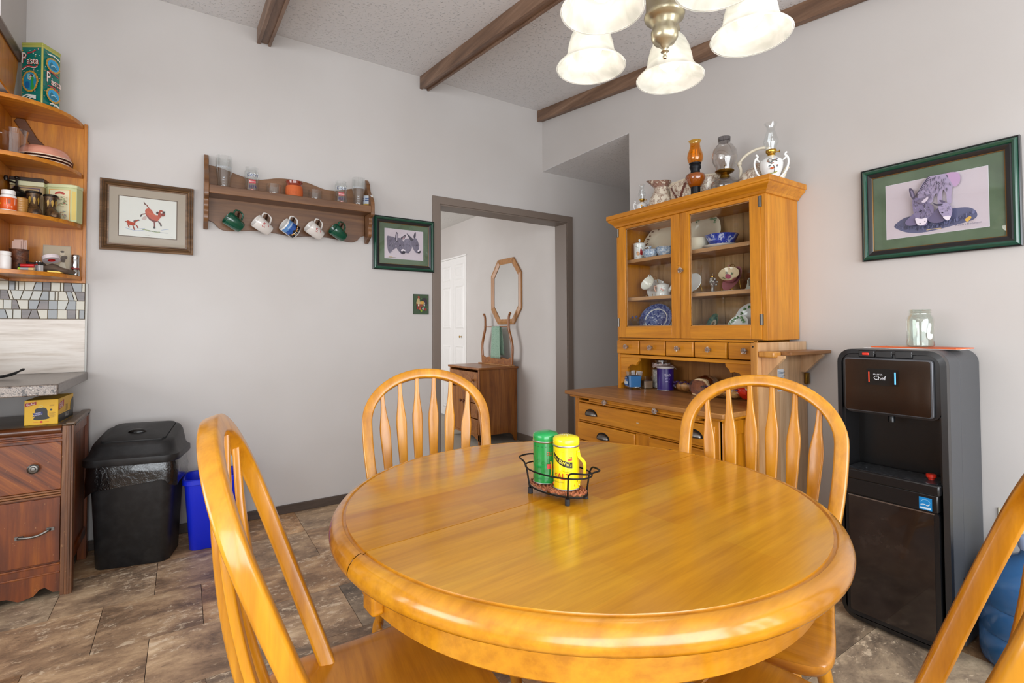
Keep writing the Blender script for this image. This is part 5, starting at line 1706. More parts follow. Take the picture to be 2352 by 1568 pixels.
bag('bun_bag', 'clear bag of golden buns with purple print beside the purple can', 0.40, -0.13, (0.095, 0.05, 0.036), R(10), buns, BAGC)
bag('bread_loaf', 'sliced brown bread in a bag with brown print, counter middle', 0.50, -0.125, (0.10, 0.058, 0.052), R(-75), loaf, glass('brown_bag', '#c9a084', refl=2.4, rough=0.12))
bag('clear_bread_bag', 'crinkled clear plastic bread bag seen between the chair spindles', 0.635, -0.17, (0.12, 0.06, 0.034), R(8), buns, BAGC)


def chips(t, rx, ry, rz):
    a = MB()
    a.ball((-rx * 0.15, -ry * 0.5, rz * 1.25), (rx * 0.45, ry * 0.45, rz * 0.35), 8)
    a.build('white_flash', mat('bag_white', '#e4e0dc', 0.35), t)


bag('red_snack_bag', 'bright red snack bag with white flash at the right of the counter', 0.765, -0.15, (0.06, 0.05, 0.045), R(30), chips, mat('red_foil', '#d22a14', 0.25, coat=0.4), 'bag')

# ================================================================== kitchen end on the left
BX = -3.204                                    # end panel of the wall cabinets
cs = thing('corner_shelf', 'oak quarter-round corner shelf unit at the end of the wall cabinets', 'shelf unit', (BX, -0.001, 1.36))
MB().box(0.0, 0.268, -0.014, 0, 0.0, 0.80).build('back_panel', KIT, cs, bevel=0.001)
MB().box(0.268, 0.281, -0.02, 0, 0.0, 0.815).build('edge_strip', KIT, cs, bevel=0.001)
MB().box(-0.016, 0.0, -0.30, 0, 0.0, 0.815).build('end_panel', KIT, cs, bevel=0.001)
SHZ = [2.148, 1.893, 1.631, 1.372]
for z in SHZ:
    n = 22
    pts = [(0, -0.014)] + [(0.266 * math.cos(math.pi / 2 * i / n), -0.014 - 0.285 * math.sin(math.pi / 2 * i / n)) for i in range(n + 1)]
    MB().prism(pts, z - 1.36, z - 1.36 + 0.019, 'xy').build('shelf', KIT_X, cs, smooth=30, bevel=0.001)
kc = thing('wall_cabinet', 'oak kitchen wall cabinet left of the corner shelf, mostly out of frame', 'cabinet', (BX - 0.017, -0.001, 1.36))
MB().box(-0.9, 0, -0.30, 0, 0, 0.815).build('carcass', KIT, kc, smooth=0)
for i in range(2):
    d = MB().box(-0.9 + i * 0.45 + 0.004, -0.45 + i * 0.45 - 0.004, -0.322, -0.3005, 0.005, 0.81).build('cabinet_door', KIT, kc, bevel=0.004)
    MB().ball((-0.49 + i * 0.08, -0.33, 0.1), 0.012, 10).build('knob', PEWTER, d)

# counter, its base cabinet, panel and mosaic behind
GRAN = speckle('granite_laminate', ['#26211e', '#5a4f49', '#9c8f84', '#4a413c', '#c9beb2'], 95, 0.3, detail=3.0, lo=0.32, hi=0.7)
GRAN2 = speckle('counter_top_laminate', ['#57504b', '#6b625c', '#7a716a'], 120, 0.28, detail=3.0)
kt = thing('kitchen_counter', 'dark speckled laminate counter end under the mosaic backsplash', 'counter', (0, 0, 0))
MB().box(XL + 0.02, -2.908, -0.722, -0.0135, 0.869, 0.910).build('worktop', GRAN2, kt, bevel=0.004)
MB().box(XL + 0.02, -2.909, -0.730, -0.7222, 0.868, 0.9095).build('front_edge', GRAN, kt, bevel=0.004)
kb = thing('base_cabinet', 'oak kitchen base cabinet under the counter beside the walnut dresser', 'cabinet', (0, 0, 0))
MB().box(-4.6, -3.38, -0.66, -0.014, 0.1, 0.868).build('carcass', KIT, kb, smooth=0)
for i in range(3):
    d = MB().box(-4.59 + i * 0.405, -4.2 + i * 0.405, -0.681, -0.6605, 0.12, 0.85).build('cabinet_door', KIT, kb, bevel=0.004)
    MB().ball((-4.24 + i * 0.41, -0.69, 0.75), 0.012, 10).build('knob', PEWTER, d)
MB().box(-4.6, -3.38, -0.6, -0.02, 0, 0.1).build('plinth', mat('dark_plinth', '#2a1a10', 0.6), kb)
PANELM = speckle('travertine_laminate', ['#a39688', '#c2b6aa', '#d0c7bd', '#b9ab9c'], 7, 0.35, detail=7.0, stretch=(0.35, 1, 4.5), lo=0.3, hi=0.7)
tag(MB().box(-4.6, -2.922, -0.012, -0.0005, 0.9105, 1.176).build('backsplash_panel', PANELM, None, bevel=0.001), 'pale stone-look splash panel above the counter', 'panel')
tb = thing('mosaic_backsplash', 'band of grey, brown and beige glass mosaic tiles under the corner shelf', 'backsplash', (0, 0, 0))
MB().box(-3.6, -2.922, -0.006, -0.0005, 1.1765, 1.3595).build('grout', mat('grout', '#7d6f5c', 0.8), tb, smooth=0)
MB().box(-2.922, -2.914, -0.013, -0.0005, 0.9105, 1.3595).build('edge_trim', mat('edge_metal', '#8e8a84', 0.4, 0.5), tb, smooth=0)
TM = [mat('glass_tile_beige', '#9d927a', 0.12, coat=0.3), mat('glass_tile_grey', '#4d4a46', 0.1, coat=0.3), wood('tile_brown_stone', '#41342f', '#55453f', '#66554d', 'x', 3, 0.3, 0.2), mat('glass_tile_light', '#8f8a7b', 0.1, coat=0.3)]
rows_ = [(1.3165, 1.3585), (1.2705, 1.3145), (1.2245, 1.2685), (1.1785, 1.2225)]
rt_ = random.Random(12)
for ri, (z0, z1) in enumerate(rows_):
    x = -2.924
    lean = 0.0
    k = ri
    while x > -3.33:
        wt = rt_.choice([0.022, 0.03, 0.034, 0.012, 0.036])
        nl = rt_.choice([-0.012, 0.0, 0.011, 0.0]) if wt > 0.02 else lean
        m_ = TM[rt_.choice([0, 1, 2, 3]) if wt > 0.02 else 0]
        top0, top1 = x - wt - nl / 2, x - lean / 2
        bo0, bo1 = x - wt + nl / 2, x + lean / 2
        g = 0.0011
        MB().prism([(bo0 + g, z0), (bo1 - g, z0), (top1 - g, z1), (top0 + g, z1)], -0.0125 - rt_.uniform(0, 0.0008), -0.006, 'xz').build('mosaic_tile', m_, tb, smooth=0, bevel=0.001)
        x -= wt
        lean = nl
        k += 1
# black cable on the counter and the thing it belongs to
tag(MB().tube(spline([(-3.30, -0.42, 0.9145), (-3.22, -0.36, 0.9145), (-3.15, -0.34, 0.925), (-3.095, -0.30, 0.945), (-3.10, -0.28, 0.948), (-3.13, -0.30, 0.925), (-3.2, -0.33, 0.9145), (-3.3, -0.30, 0.9145)], False, 6), 0.0035, 8).build('power_cable', mat('black_rubber', '#141414', 0.5), None, smooth=60), 'black looped power cable lying on the kitchen counter', 'cable')
ap = thing('toaster', 'steel appliance edge at the far left of the counter', 'appliance', (-3.33, -0.33, 0.9105))
MB().box(-0.14, 0.06, -0.1, 0.08, 0.012, 0.13).build('body', STEEL, ap, bevel=0.012)
MB().box(-0.13, 0.05, -0.09, 0.07, 0.0, 0.013).build('foot_plate', BLACKMETAL, ap, bevel=0.002)

# ---- on top of the corner shelf
TZ1 = SHZ[0] + 0.0195
tn = thing('pasta_tin', 'tall green and gold printed pasta tin on top of the corner shelf', 'tin', (-3.078, -0.148, TZ1), R(-32))
tw, th_ = 0.048, 0.292
MB().box(-tw, tw, -tw, tw, 0, th_).build('body', mat('tin_olive', '#b3b25a', 0.3, coat=0.3), tn, bevel=0.004)
MB().box(-tw - 0.0012, tw + 0.0012, -tw - 0.0012, tw + 0.0012, th_ - 0.012, th_ + 0.003).build('lid', mat('tin_lid', '#a9ab52', 0.35, coat=0.2), tn, bevel=0.004)


def pasta_art(fn, first):
    a = ART(fn)
    W, H = 0.086, 0.268
    a.shape([(-W / 2, 0.004), (W / 2, 0.004), (W / 2, H), (-W / 2, H)], '#12756a')
    rr_ = random.Random(3 if first else 8)
    for i in range(70):
        u, v = rr_.uniform(-0.04, 0.04), rr_.uniform(0.008, H - 0.004)
        a.shape(circ(u, v, rr_.uniform(0.0015, 0.004), rr_.uniform(0.001, 0.003), 6), ['#d9a9a6', '#c79a4c', '#dfe3dc', '#b98a3e', '#1b8f80'][i % 5])
    def ov(cu, cv, rx, ry):
        for k in range(30):
            an = 2 * math.pi * k / 30
            a.shape(circ(cu + rx * math.cos(an), cv + ry * math.sin(an), 0.0058, 0.0052, 7), ['#c9a048', '#b98a36'][k % 2])
    def word(cv, rot):
        for dx, dz, c in ((0.002, -0.002, '#a8262c'), (-0.0012, 0.001, '#a8262c'), (0, 0, '#ece8de')):
            a.text('P', -0.0285 + dx, cv + 0.006 + dz, 0.072, c, sx=0.60, rot=0)
            a.text('asta', 0.012 + dx, cv - 0.006 + dz, 0.046, c, sx=0.74, rot=rot)
    if first:
        ov(0, 0.105, 0.032, 0.046)
        a.shape(circ(0, 0.105, 0.029, 0.042, 24), '#1c8ab0')
        a.blob([(-0.022, 0.075), (-0.002, 0.073), (-0.003, 0.1), (-0.02, 0.1)], '#1565a0')
        a.shape([(-0.012, 0.115), (0.02, 0.115), (0.022, 0.135), (-0.01, 0.14)], '#7fc0cf')
        a.blob([(0.004, 0.07), (0.02, 0.07), (0.016, 0.1), (0.018, 0.122), (0.004, 0.122), (0.007, 0.1)], '#2a9a48')
        a.shape(circ(0.006, 0.13, 0.0075), '#3b3350').shape(circ(0.004, 0.126, 0.005), '#e3c9a8')
        a.line([(-0.008, 0.116), (0.0, 0.112), (0.006, 0.117)], 0.003, '#e3c9a8')
        word(0.205, 0.0)
        a.line([(-0.034, 0.16), (-0.01, 0.175), (0.02, 0.17), (0.034, 0.178)], 0.005, '#c2303a')
        a.line([(-0.034, 0.156), (-0.01, 0.171), (0.02, 0.166), (0.034, 0.174)], 0.003, '#e8e4da')
        a.line([(-0.012, 0.235), (0.008, 0.24), (0.026, 0.25)], 0.005, '#c2303a')
        for k in range(3):
            a.line([(-0.034 + k * 0.012, 0.028 - k * 0.008), (-0.01 + k * 0.01, 0.04 - k * 0.006), (0.03, 0.034 - k * 0.006)], 0.006, '#dfe3dc')
    else:
        for cv in (0.205, 0.062):
            ov(0, cv, 0.032, 0.03)
            a.shape(circ(0, cv, 0.029, 0.026, 24), '#2aa0d6')
            a.blob([(-0.022, cv - 0.014), (0.012, cv - 0.02), (0.02, cv - 0.004), (0.0, cv + 0.004), (-0.01, cv + 0.014)], '#17708a')
            a.line([(-0.012, cv - 0.006), (0.004, cv + 0.002), (0.016, cv - 0.008)], 0.003, '#bfe0ea')
        word(0.13, 0.0)
        a.line([(-0.03, 0.166), (-0.008, 0.168), (0.026, 0.158)], 0.005, '#c2303a')
        a.line([(-0.032, 0.097), (0.0, 0.1), (0.028, 0.088)], 0.005, '#c2303a')
        a.line([(-0.034, 0.245), (0.0, 0.25), (0.03, 0.24)], 0.006, '#dfe3dc')
        for k in range(2):
            a.line([(-0.02 + k * 0.02, 0.016), (0.0 + k * 0.018, 0.022), (0.03, 0.012)], 0.006, '#dfe3dc')
    return a


pasta_art(lambda u, v, d: (u, -tw - d - 0.0003, v + 0.004), True).build('printed_front', tn, 0.3, 0.2)
pasta_art(lambda u, v, d: (tw + d + 0.0003, u, v + 0.004), False).build('printed_side', tn, 0.3, 0.2)
# wooden tray leaning on the end of the bulkhead
ty = thing('wooden_tray', 'flared wooden tray standing against the bulkhead beside the pasta tin', 'tray', (-3.150, -0.25, TZ1 + 0.001), rot=(0, R(-1), 0))
tp_ = [(0.0, 0.0), (0.085, 0.195), (0.10, 0.235), (-0.34, 0.235), (-0.32, 0.195), (-0.22, 0.0)]
MB().prism(tp_, -0.008, 0.0, 'yz').build('tray_board', KIT, ty, smooth=0)
MB().prism([(0.085, 0.196), (0.112, 0.246), (-0.352, 0.246), (-0.32, 0.196)], 0.0, 0.008, 'yz').build('tray_rim', wood('grey_brown_rim', '#4c3628', '#634a38', '#775e4a', 'y', 1, 0.5, 0.1), ty, smooth=0, bevel=0.002)
MB().prism([(0.100, 0.246), (0.112, 0.246), (0.122, 0.262), (-0.36, 0.262), (-0.352, 0.246)], -0.008, 0.004, 'yz').build('rim_edge', wood('grey_edge', '#8a8076', '#a0968c', '#b0a79c', 'y', 1, 0.6, 0.0), ty, smooth=0)

# ---- second shelf
Z2 = SHZ[1] + 0.0195
loc = (-3.150, -0.215, Z2)
t = thing('glass_mug', 'clear glass mug with a handle on the second corner shelf', 'mug', loc, face_cam(loc) + math.pi / 2)
lathe_obj('cup', chimney([(0.036, 0.0), (0.041, 0.003), (0.0415, 0.09), (0.0445, 0.118)], 0.003, True), glass('mug_glass', '#f7f5f4', refl=2.2), t, 32)
MB().tube(spline([(-0.041, 0, 0.095), (-0.07, 0, 0.092), (-0.076, 0, 0.055), (-0.062, 0, 0.022), (-0.041, 0, 0.018)], False, 5), 0.005, 8).build('handle', MATS['mug_glass'], t, smooth=60)
PLC = speckle('pink_stoneware', ['#c27c62', '#d2917a', '#c98a70'], 6, 0.25, coat=0.4, stretch=(1, 1, 14))
zz = Z2
for i, (r_, h_, lab) in enumerate(((0.096, 0.013, 'lowest pink stoneware plate of the stack on the second corner shelf'), (0.098, 0.013, 'pink stoneware plate in the middle of the stack, cream edged'), (0.099, 0.046, 'deep pink stoneware bowl upside down on top of the plates'))):
    t = thing('stoneware_plate' if i < 2 else 'stoneware_bowl', lab, 'plate' if i < 2 else 'bowl', (-3.066, -0.120, zz), group='pink stoneware stacked on the corner shelf')
    if i < 2:
        lathe_obj('dish', [(0, h_ - 0.006), (r_ * 0.7, h_ - 0.005), (r_ * 0.97, 0.002), (r_, 0.0), (r_ * 1.0, 0.004), (r_ * 0.75, h_), (0, h_)], PLC, t, 36)
    else:
        lathe_obj('dish', [(r_, 0.0), (r_ * 1.0, 0.004), (r_ * 0.95, h_ * 0.5), (r_ * 0.84, h_ * 0.92), (r_ * 0.76, h_), (0, h_)], PLC, t, 36)
    lathe_obj('rim_line', [(r_ * 0.999, -0.0005 if i else 0.0), (r_ * 1.012, 0.002), (r_ * 0.995, 0.0048)], mat('cream_glaze_line', '#e6cdb4', 0.3), t, 36)
    zz += h_ + 0.001 if i == 2 else 0.0135
t = thing('cutting_board', 'dark brown wooden paddle leaning behind the stoneware stack', 'cutting board', (-3.10, -0.022, Z2))
MB().prism([(0.0 + x, z) for x, z in [(0.02, 0.0), (0.12, 0.0), (0.125, 0.05), (0.10, 0.095), (0.03, 0.105), (-0.01, 0.15), (-0.055, 0.235), (-0.085, 0.235), (-0.095, 0.22), (-0.05, 0.14), (-0.02, 0.08), (0.0, 0.04)]], -0.006, 0.006, 'xz').build('paddle', wood('dark_paddle', '#4a2a14', '#5f3719', '#734523', 'x', 1, 0.5, 0.1), t, bevel=0.003)

# ---- third shelf
Z3 = SHZ[2] + 0.0195
loc = (-3.163, -0.238, Z3)
t = thing('supplement_bottle', 'white and orange plastic supplement bottle on the third corner shelf', 'bottle', loc, face_cam(loc) + math.pi / 2)
lathe_obj('body', [(0, 0), (0.027, 0), (0.029, 0.003), (0.029, 0.062), (0.026, 0.072), (0.02, 0.078), (0, 0.078)], WHITEP, t)
lathe_obj('label', [(0.0292, 0.008), (0.0294, 0.0082), (0.0294, 0.062), (0.0292, 0.0622)], mat('orange_label', '#dd5a1c', 0.35), t)
lathe_obj('cap', [(0.0225, 0.077), (0.024, 0.079), (0.024, 0.094), (0.022, 0.097), (0, 0.097)], WHITEP, t)
a = ART(cylwrap(0.0295, -math.pi / 2))
a.shape([(-0.006, 0.03), (0.024, 0.03), (0.024, 0.056), (-0.006, 0.056)], '#ecebe8')
for i in range(5):
    a.shape([(-0.002, 0.034 + i * 0.004), (0.008, 0.034 + i * 0.004), (0.008, 0.036 + i * 0.004), (-0.002, 0.036 + i * 0.004)], '#55585a')
a.shape([(-0.03, 0.03), (-0.008, 0.03), (-0.008, 0.036), (-0.03, 0.036)], '#e8b820')
for i in range(3):
    a.shape([(-0.004, 0.014 + i * 0.004), (0.014, 0.014 + i * 0.004), (0.014, 0.0155 + i * 0.004), (-0.004, 0.0155 + i * 0.004)], '#f0c8ae')
a.build('print', t, 0.35)
loc = (-3.128, -0.205, Z3)
t = thing('wooden_jar', 'small ringed wooden jar behind the orange bottle', 'jar', loc)
pr = [(0, 0), (0.022, 0)]
for i in range(6):
    pr += [(0.024, 0.003 + i * 0.011), (0.026, 0.008 + i * 0.011), (0.024, 0.0125 + i * 0.011)]
pr += [(0.026, 0.072), (0.02, 0.076), (0, 0.077)]
lathe_obj('body', pr, wood('light_turned', '#9a6a2c', '#b9843c', '#cb9a50', 'z', 1, 0.4, 0.2), t)
loc = (-3.165, -0.10, Z3)
t = thing('coffee_grinder', 'dark metal antique coffee grinder in the corner of the third shelf', 'grinder', loc)
IRON = mat('dark_iron', '#2c2622', 0.35, 0.7)
MB().box(-0.035, 0.035, -0.035, 0.035, 0.0, 0.085).build('box', HUTCH_DARK, t, bevel=0.003)
lathe_obj('hopper', [(0, 0.085), (0.02, 0.086), (0.034, 0.105), (0.038, 0.118), (0.03, 0.128), (0.012, 0.138), (0.008, 0.15), (0, 0.15)], IRON, t)
MB().tube([(0, 0, 0.14), (0, 0, 0.185)], 0.005, 8).ball((0, 0, 0.19), 0.009, 10).build('spindle', IRON, t)
MB().tube([(0, 0, 0.165), (-0.03, -0.03, 0.168)], 0.004, 8).lathe([(0.006, 0), (0.009, 0.01), (0.006, 0.022), (0, 0.022)], 12, c=(-0.03, -0.03, 0.166)).build('crank', IRON, t)
t = thing('dark_lid_tin', 'printed tan tin with a dark lid at the back of the third shelf', 'tin', (-3.135, -0.062, Z3), R(-8))
MB().box(-0.055, 0.068, -0.028, 0.028, 0, 0.16).build('body', mat('tan_tin', '#a58e66', 0.3, coat=0.2), t, bevel=0.004)
MB().box(-0.0555, 0.0685, -0.0285, 0.0285, 0.16, 0.182).build('pale_band', mat('pale_tin', '#d8d6b0', 0.3, coat=0.2), t, bevel=0.002)
MB().box(-0.057, 0.07, -0.03, 0.03, 0.182, 0.20).build('lid', mat('dark_lid', '#3a2f2a', 0.35), t, bevel=0.003)
a = ART(flat(0.0065, -0.0285, 0))
a.shape([(-0.05, 0.01), (0.05, 0.01), (0.05, 0.15), (-0.05, 0.15)], '#57415c').shape([(-0.046, 0.014), (0.046, 0.014), (0.046, 0.146), (-0.046, 0.146)], '#b59a6e')
a.shape(circ(0, 0.11, 0.034, 0.02, 20), '#8f9dbb').shape([(-0.03, 0.095), (0.03, 0.095), (0.03, 0.112), (-0.03, 0.112)], '#8d4a44')
a.build('printed_front', t, 0.3)


def boot(label, loc, rotz, s):
    t = thing('boot_vase', label, 'ornament', loc, rotz, 'bronze boot ornaments')
    m_ = speckle('bronzed_boot', ['#2e2118', '#4a3524', '#6b4f30', '#3a2a1c'], 40, 0.35, 0.6, metal=0.3)
    rings = []
    for z, cx_, rx, ry in ((0, 0.012, 0.042, 0.024), (0.006, 0.012, 0.044, 0.026), (0.022, 0.008, 0.042, 0.025), (0.036, -0.004, 0.030, 0.023), (0.05, -0.012, 0.022, 0.020), (0.075, -0.013, 0.021, 0.021), (0.1, -0.012, 0.024, 0.024), (0.112, -0.012, 0.027, 0.026), (0.115, -0.012, 0.025, 0.024), (0.1, -0.012, 0.02, 0.02)):
        rings.append([((cx_ + rx * math.cos(2 * math.pi * i / 18) * (1.15 if math.cos(2 * math.pi * i / 18) > 0 and z < 0.03 else 1)) * s, ry * math.sin(2 * math.pi * i / 18) * s, z * s) for i in range(18)])
    MB().loft(rings).build('boot', m_, t, smooth=60)
    MB().lathe([(0.0255 * s, 0.104 * s), (0.0285 * s, 0.108 * s), (0.0275 * s, 0.1135 * s)], 18, c=(-0.012 * s, 0, 0)).build('cuff', IRON, t, smooth=60)
    a = ART(lambda u, v, d: (-0.012 * s + (0.0225 * s + d) * math.cos(u / (0.0225 * s)), (0.0225 * s + d) * math.sin(u / (0.0225 * s)), v))
    for u in (-0.018, -0.002, 0.014):
        a.blob([(u * s, 0.055 * s), ((u + 0.005) * s, 0.07 * s), ((u + 0.003) * s, 0.088 * s), ((u - 0.004) * s, 0.08 * s)], '#b08a3c')
    a.build('gilt_stitching', t, 0.3)
    return t


boot('brown and gold bronzed boot ornament nearer the orange bottle', (-3.088, -0.185, Z3), R(-70), 1.02)
boot('brown and gold bronzed boot ornament beside the pale green tin', (-3.03, -0.165, Z3), R(-62), 0.98)
t = thing('pale_green_tin', 'pale green octagonal tin printed with a vineyard label, third shelf', 'tin', (-2.995, -0.073, Z3), R(-20))
pts = [(-0.066, -0.028), (-0.05, -0.042), (0.045, -0.042), (0.062, -0.028), (0.062, 0.02), (0.05, 0.032), (-0.05, 0.032), (-0.066, 0.02)]
MB().prism(pts, 0, 0.165, 'xy').build('body', mat('pale_green_tin', '#c3c794', 0.3, coat=0.2), t, smooth=0, bevel=0.002)
MB().prism([(x * 1.03, y * 1.03) for x, y in pts], 0.165, 0.182, 'xy').build('lid', mat('pale_green_lid', '#cfd3a6', 0.3, coat=0.2), t, smooth=0, bevel=0.004)
a = ART(flat(-0.002, -0.0425, 0))
a.shape([(-0.044, 0.006), (0.044, 0.006), (0.044, 0.155), (-0.044, 0.155)], '#d9a45a').shape([(-0.04, 0.009), (0.04, 0.009), (0.04, 0.152), (-0.04, 0.152)], '#dcd3ae')
a.blob([(-0.018, 0.138), (0.0, 0.146), (0.02, 0.138), (0.018, 0.13), (0, 0.134), (-0.018, 0.13)], '#b0473c')
rr_ = random.Random(6)
for i in range(60):
    u, v = rr_.uniform(-0.032, 0.032), rr_.uniform(0.07, 0.12)
    a.shape(circ(u, v, 0.004, 0.002, 6), ['#8a9a6a', '#b0685c', '#a7a084', '#6b7a5c', '#c9b48c'][i % 5])
for i in range(36):
    u, v = rr_.uniform(-0.032, 0.032), rr_.uniform(0.014, 0.05)
    a.shape(circ(u, v, 0.0035, 0.002, 6), ['#9a7a8c', '#7d8c8a', '#c07c66', '#5e7a5c'][i % 4])
a.build('printed_front', t, 0.3)
a = ART(lambda u, v, d: (0.0535 + 0.0085 * (u / 0.006), -0.035 + 0.007 * (u / 0.006) - d * 2, v))
a.shape([(-0.0045, 0.01), (0.0045, 0.01), (0.0045, 0.15), (-0.0045, 0.15)], '#d8c06a')
a.build('printed_corner', t, 0.3)

# ---- bottom shelf
Z4 = SHZ[3] + 0.0195
loc = (-3.172, -0.235, Z4)
t = thing('white_pill_bottle', 'plain white pill bottle at the left of the bottom corner shelf', 'bottle', loc)
lathe_obj('body', [(0, 0), (0.021, 0), (0.022, 0.002), (0.022, 0.056), (0.019, 0.063), (0, 0.063)], WHITEP, t)
lathe_obj('cap', [(0.019, 0.063), (0.0215, 0.065), (0.0215, 0.08), (0.02, 0.082), (0, 0.082)], WHITEP, t)
loc = (-3.142, -0.15, Z4)
t = thing('leather_cup', 'tooled brown leather dice cup stuffed with folded paper', 'cup', loc)
lathe_obj('cup', chimney([(0.03, 0), (0.032, 0.003), (0.033, 0.1), (0.035, 0.104)], 0.004, True), speckle('tooled_leather', ['#3a2014', '#5c3420', '#7a4a30'], 45, 0.45, 0.9), t)
t2 = thing('paper_wad', 'folded pinkish paper slips sticking out of the leather cup', 'paper', (-3.142, -0.15, Z4 + 0.004), R(-30))
for i in range(4):
    MB().box(-0.02 + i * 0.001, 0.018 + i * 0.002, -0.015 + i * 0.008, -0.014 + i * 0.008 + 0.001, 0, 0.138 + 0.008 * (i % 2)).build('slip', mat('pink_paper', '#dcbcae', 0.7), t2, smooth=0)
for nm, lab, z, c1, c2 in (('red_battery', 'red battery lying on top of the silver and green one', 0.0165, '#b81e22', '#b81e22'), ('silver_battery', 'silver and green battery lying on the bottom corner shelf', 0.0, '#9a9c9e', '#9a9c9e')):
    t = thing(nm, lab, 'battery', (-3.105, -0.222 + (0.004 if z else 0), Z4 + 0.0085 + z), R(-12), group='loose batteries')
    M = Matrix.Rotation(math.pi / 2, 4, 'Y')
    MB().lathe([(0, -0.025), (0.008, -0.025), (0.008, 0.03), (0, 0.03)], 16, M=M).build('case', mat(nm + '_case', c1, 0.3, 0.3), t, smooth=40)
    MB().lathe([(0.0082, -0.0255), (0.0082, -0.018), (0, -0.018)], 16, M=M).build('green_end' if z == 0 else 'black_end', mat('lime', '#9ac43a', 0.4) if z == 0 else mat('batt_black', '#141414', 0.4), t, smooth=40)
    MB().lathe([(0.0, -0.028), (0.003, -0.028), (0.003, -0.025), (0, -0.025)], 12, M=M).build('terminal', STEEL, t, smooth=40)
    if z == 0:
        MB().lathe([(0.0082, 0.012), (0.0082, 0.0305), (0, 0.0305)], 16, M=M).build('copper_end', mat('tan_end', '#d2b07c', 0.35, 0.4), t, smooth=40)
t = thing('nine_volt_battery', 'black and white nine volt battery standing on the bottom corner shelf', 'battery', (-3.066, -0.205, Z4), R(-35), group='loose batteries')
MB().box(-0.0165, 0.0165, -0.008, 0.008, 0, 0.031).build('lower_case', mat('batt_silver', '#c9c9c9', 0.3, 0.4), t, bevel=0.001)
MB().box(-0.0165, 0.0165, -0.008, 0.008, 0.031, 0.044).build('upper_case', mat('batt_black', '#141414', 0.4), t, bevel=0.001)
for x in (-0.008, 0.008):
    MB().lathe([(0.004, 0.044), (0.004, 0.047), (0.002, 0.047)], 10, c=(x, 0, 0)).build('terminal', STEEL, t)
a = ART(flat(0, -0.0081, 0))
a.text('Energ', 0, 0.017, 0.0105, '#1d1d1d', rot=math.pi / 2, shear=0.2)
a.line([(-0.006, 0.03), (0, 0.036), (0.006, 0.03)], 0.002, '#c22a1e')
a.build('print', t, 0.35)
tag(MB().tube(spline([(-3.12, -0.13, Z4 + 0.03), (-3.105, -0.16, Z4 + 0.045), (-3.085, -0.17, Z4 + 0.03), (-3.075, -0.165, Z4 + 0.008), (-3.09, -0.14, Z4 + 0.006)], False, 5), [(0.004, 0.013)] * 21, sec=[(1, 1), (1, -1), (-1, -1), (-1, 1)], up=(0, 0, 1)).build('black_strap', mat('black_nylon', '#101012', 0.6), None), 'curled black nylon strap behind the batteries', 'strap')
t = thing('driftwood', 'weathered grey-brown driftwood piece lying on the bottom corner shelf', 'driftwood', (-3.03, -0.13, Z4), R(-28))
DW = wood('driftwood_grain', '#3d3128', '#5d4d40', '#786757', 'x', 1.5, 0.8, 0.0, 0.2)
rings = []
rr_ = random.Random(9)
for j in range(9):
    x = -0.085 + j * 0.021
    hh = [0.03, 0.05, 0.055, 0.04, 0.05, 0.045, 0.032, 0.026, 0.02][j]
    rings.append([(x, 0.03 * math.cos(2 * math.pi * i / 12) * rr_.uniform(0.85, 1.1), max(0.0, hh / 2 + hh / 2 * math.sin(2 * math.pi * i / 12) * rr_.uniform(0.85, 1.1))) for i in range(12)])
MB().loft(rings).build('wood', DW, t, smooth=40)
t = thing('tape_roll', 'white roll of tape with a red core leaning on the driftwood', 'tape', (-3.035, -0.128, Z4 + 0.0725), rot=(R(-14), R(-18), R(-20)))
lathe_obj('tape', [(0.014, -0.009), (0.033, -0.009), (0.033, 0.009), (0.014, 0.009), (0.014, -0.009)], mat('white_tape', '#d9cdd0', 0.4), t, 32, smooth=30)
lathe_obj('core', [(0.0135, -0.0095), (0.0138, 0.0098), (0.03, 0.0098), (0.03, 0.0094)], mat('red_core', '#b81c1c', 0.4), t, 32, smooth=30)
t = thing('old_photograph', 'faded old photograph of a seated woman leaning against the shelf back', 'photograph', (-3.032, -0.03, Z4), rot=(R(-5), 0, 0))
MB().box(-0.052, 0.052, -0.001, 0.001, 0, 0.152).build('card', mat('sepia_card', '#a99b86', 0.5, coat=0.2), t)
a = ART(flat(0, -0.0011, 0))
a.shape([(-0.048, 0.004), (0.048, 0.004), (0.048, 0.148), (-0.048, 0.148)], '#b7a98f')
a.blob([(0.004, 0.012), (0.04, 0.012), (0.036, 0.04), (0.026, 0.07), (0.012, 0.06)], '#cfc6b0').blob([(0.012, 0.075), (0.03, 0.07), (0.032, 0.098), (0.018, 0.1)], '#5b4f44').shape(circ(0.02, 0.113, 0.009, 0.011), '#cbbfa8').shape(circ(0.02, 0.122, 0.008, 0.005), '#4a4038').shape(circ(0.034, 0.094, 0.006, 0.009), '#57483c')
a.build('image', t, 0.5)
tag(MB().box(-0.03, 0.03, -0.0045, 0.0045, 0, 0.01).build('brass_pocketknife', mat('brass_plate', '#d9b45a', 0.3, 0.6), None, (-3.012, -0.178, Z4 + 0.0005), (0, 0, R(20)), bevel=0.003), 'small brass-coloured pocketknife at the front of the bottom corner shelf', 'pocketknife')
t = thing('key_ring', 'green and silver key fob with a curl of gold ribbon by the flashlight', 'key ring', (-2.968, -0.112, Z4))
MB().box(-0.012, 0.012, -0.006, 0.006, 0, 0.009).build('fob', mat('fob_green', '#1c5a3a', 0.4), t, bevel=0.002)
MB().tube([(-0.012 + 0.009 * math.cos(i * 0.5), 0.0, 0.012 + 0.009 * math.sin(i * 0.5)) for i in range(13)], 0.001, 6).build('ring', STEEL, t)
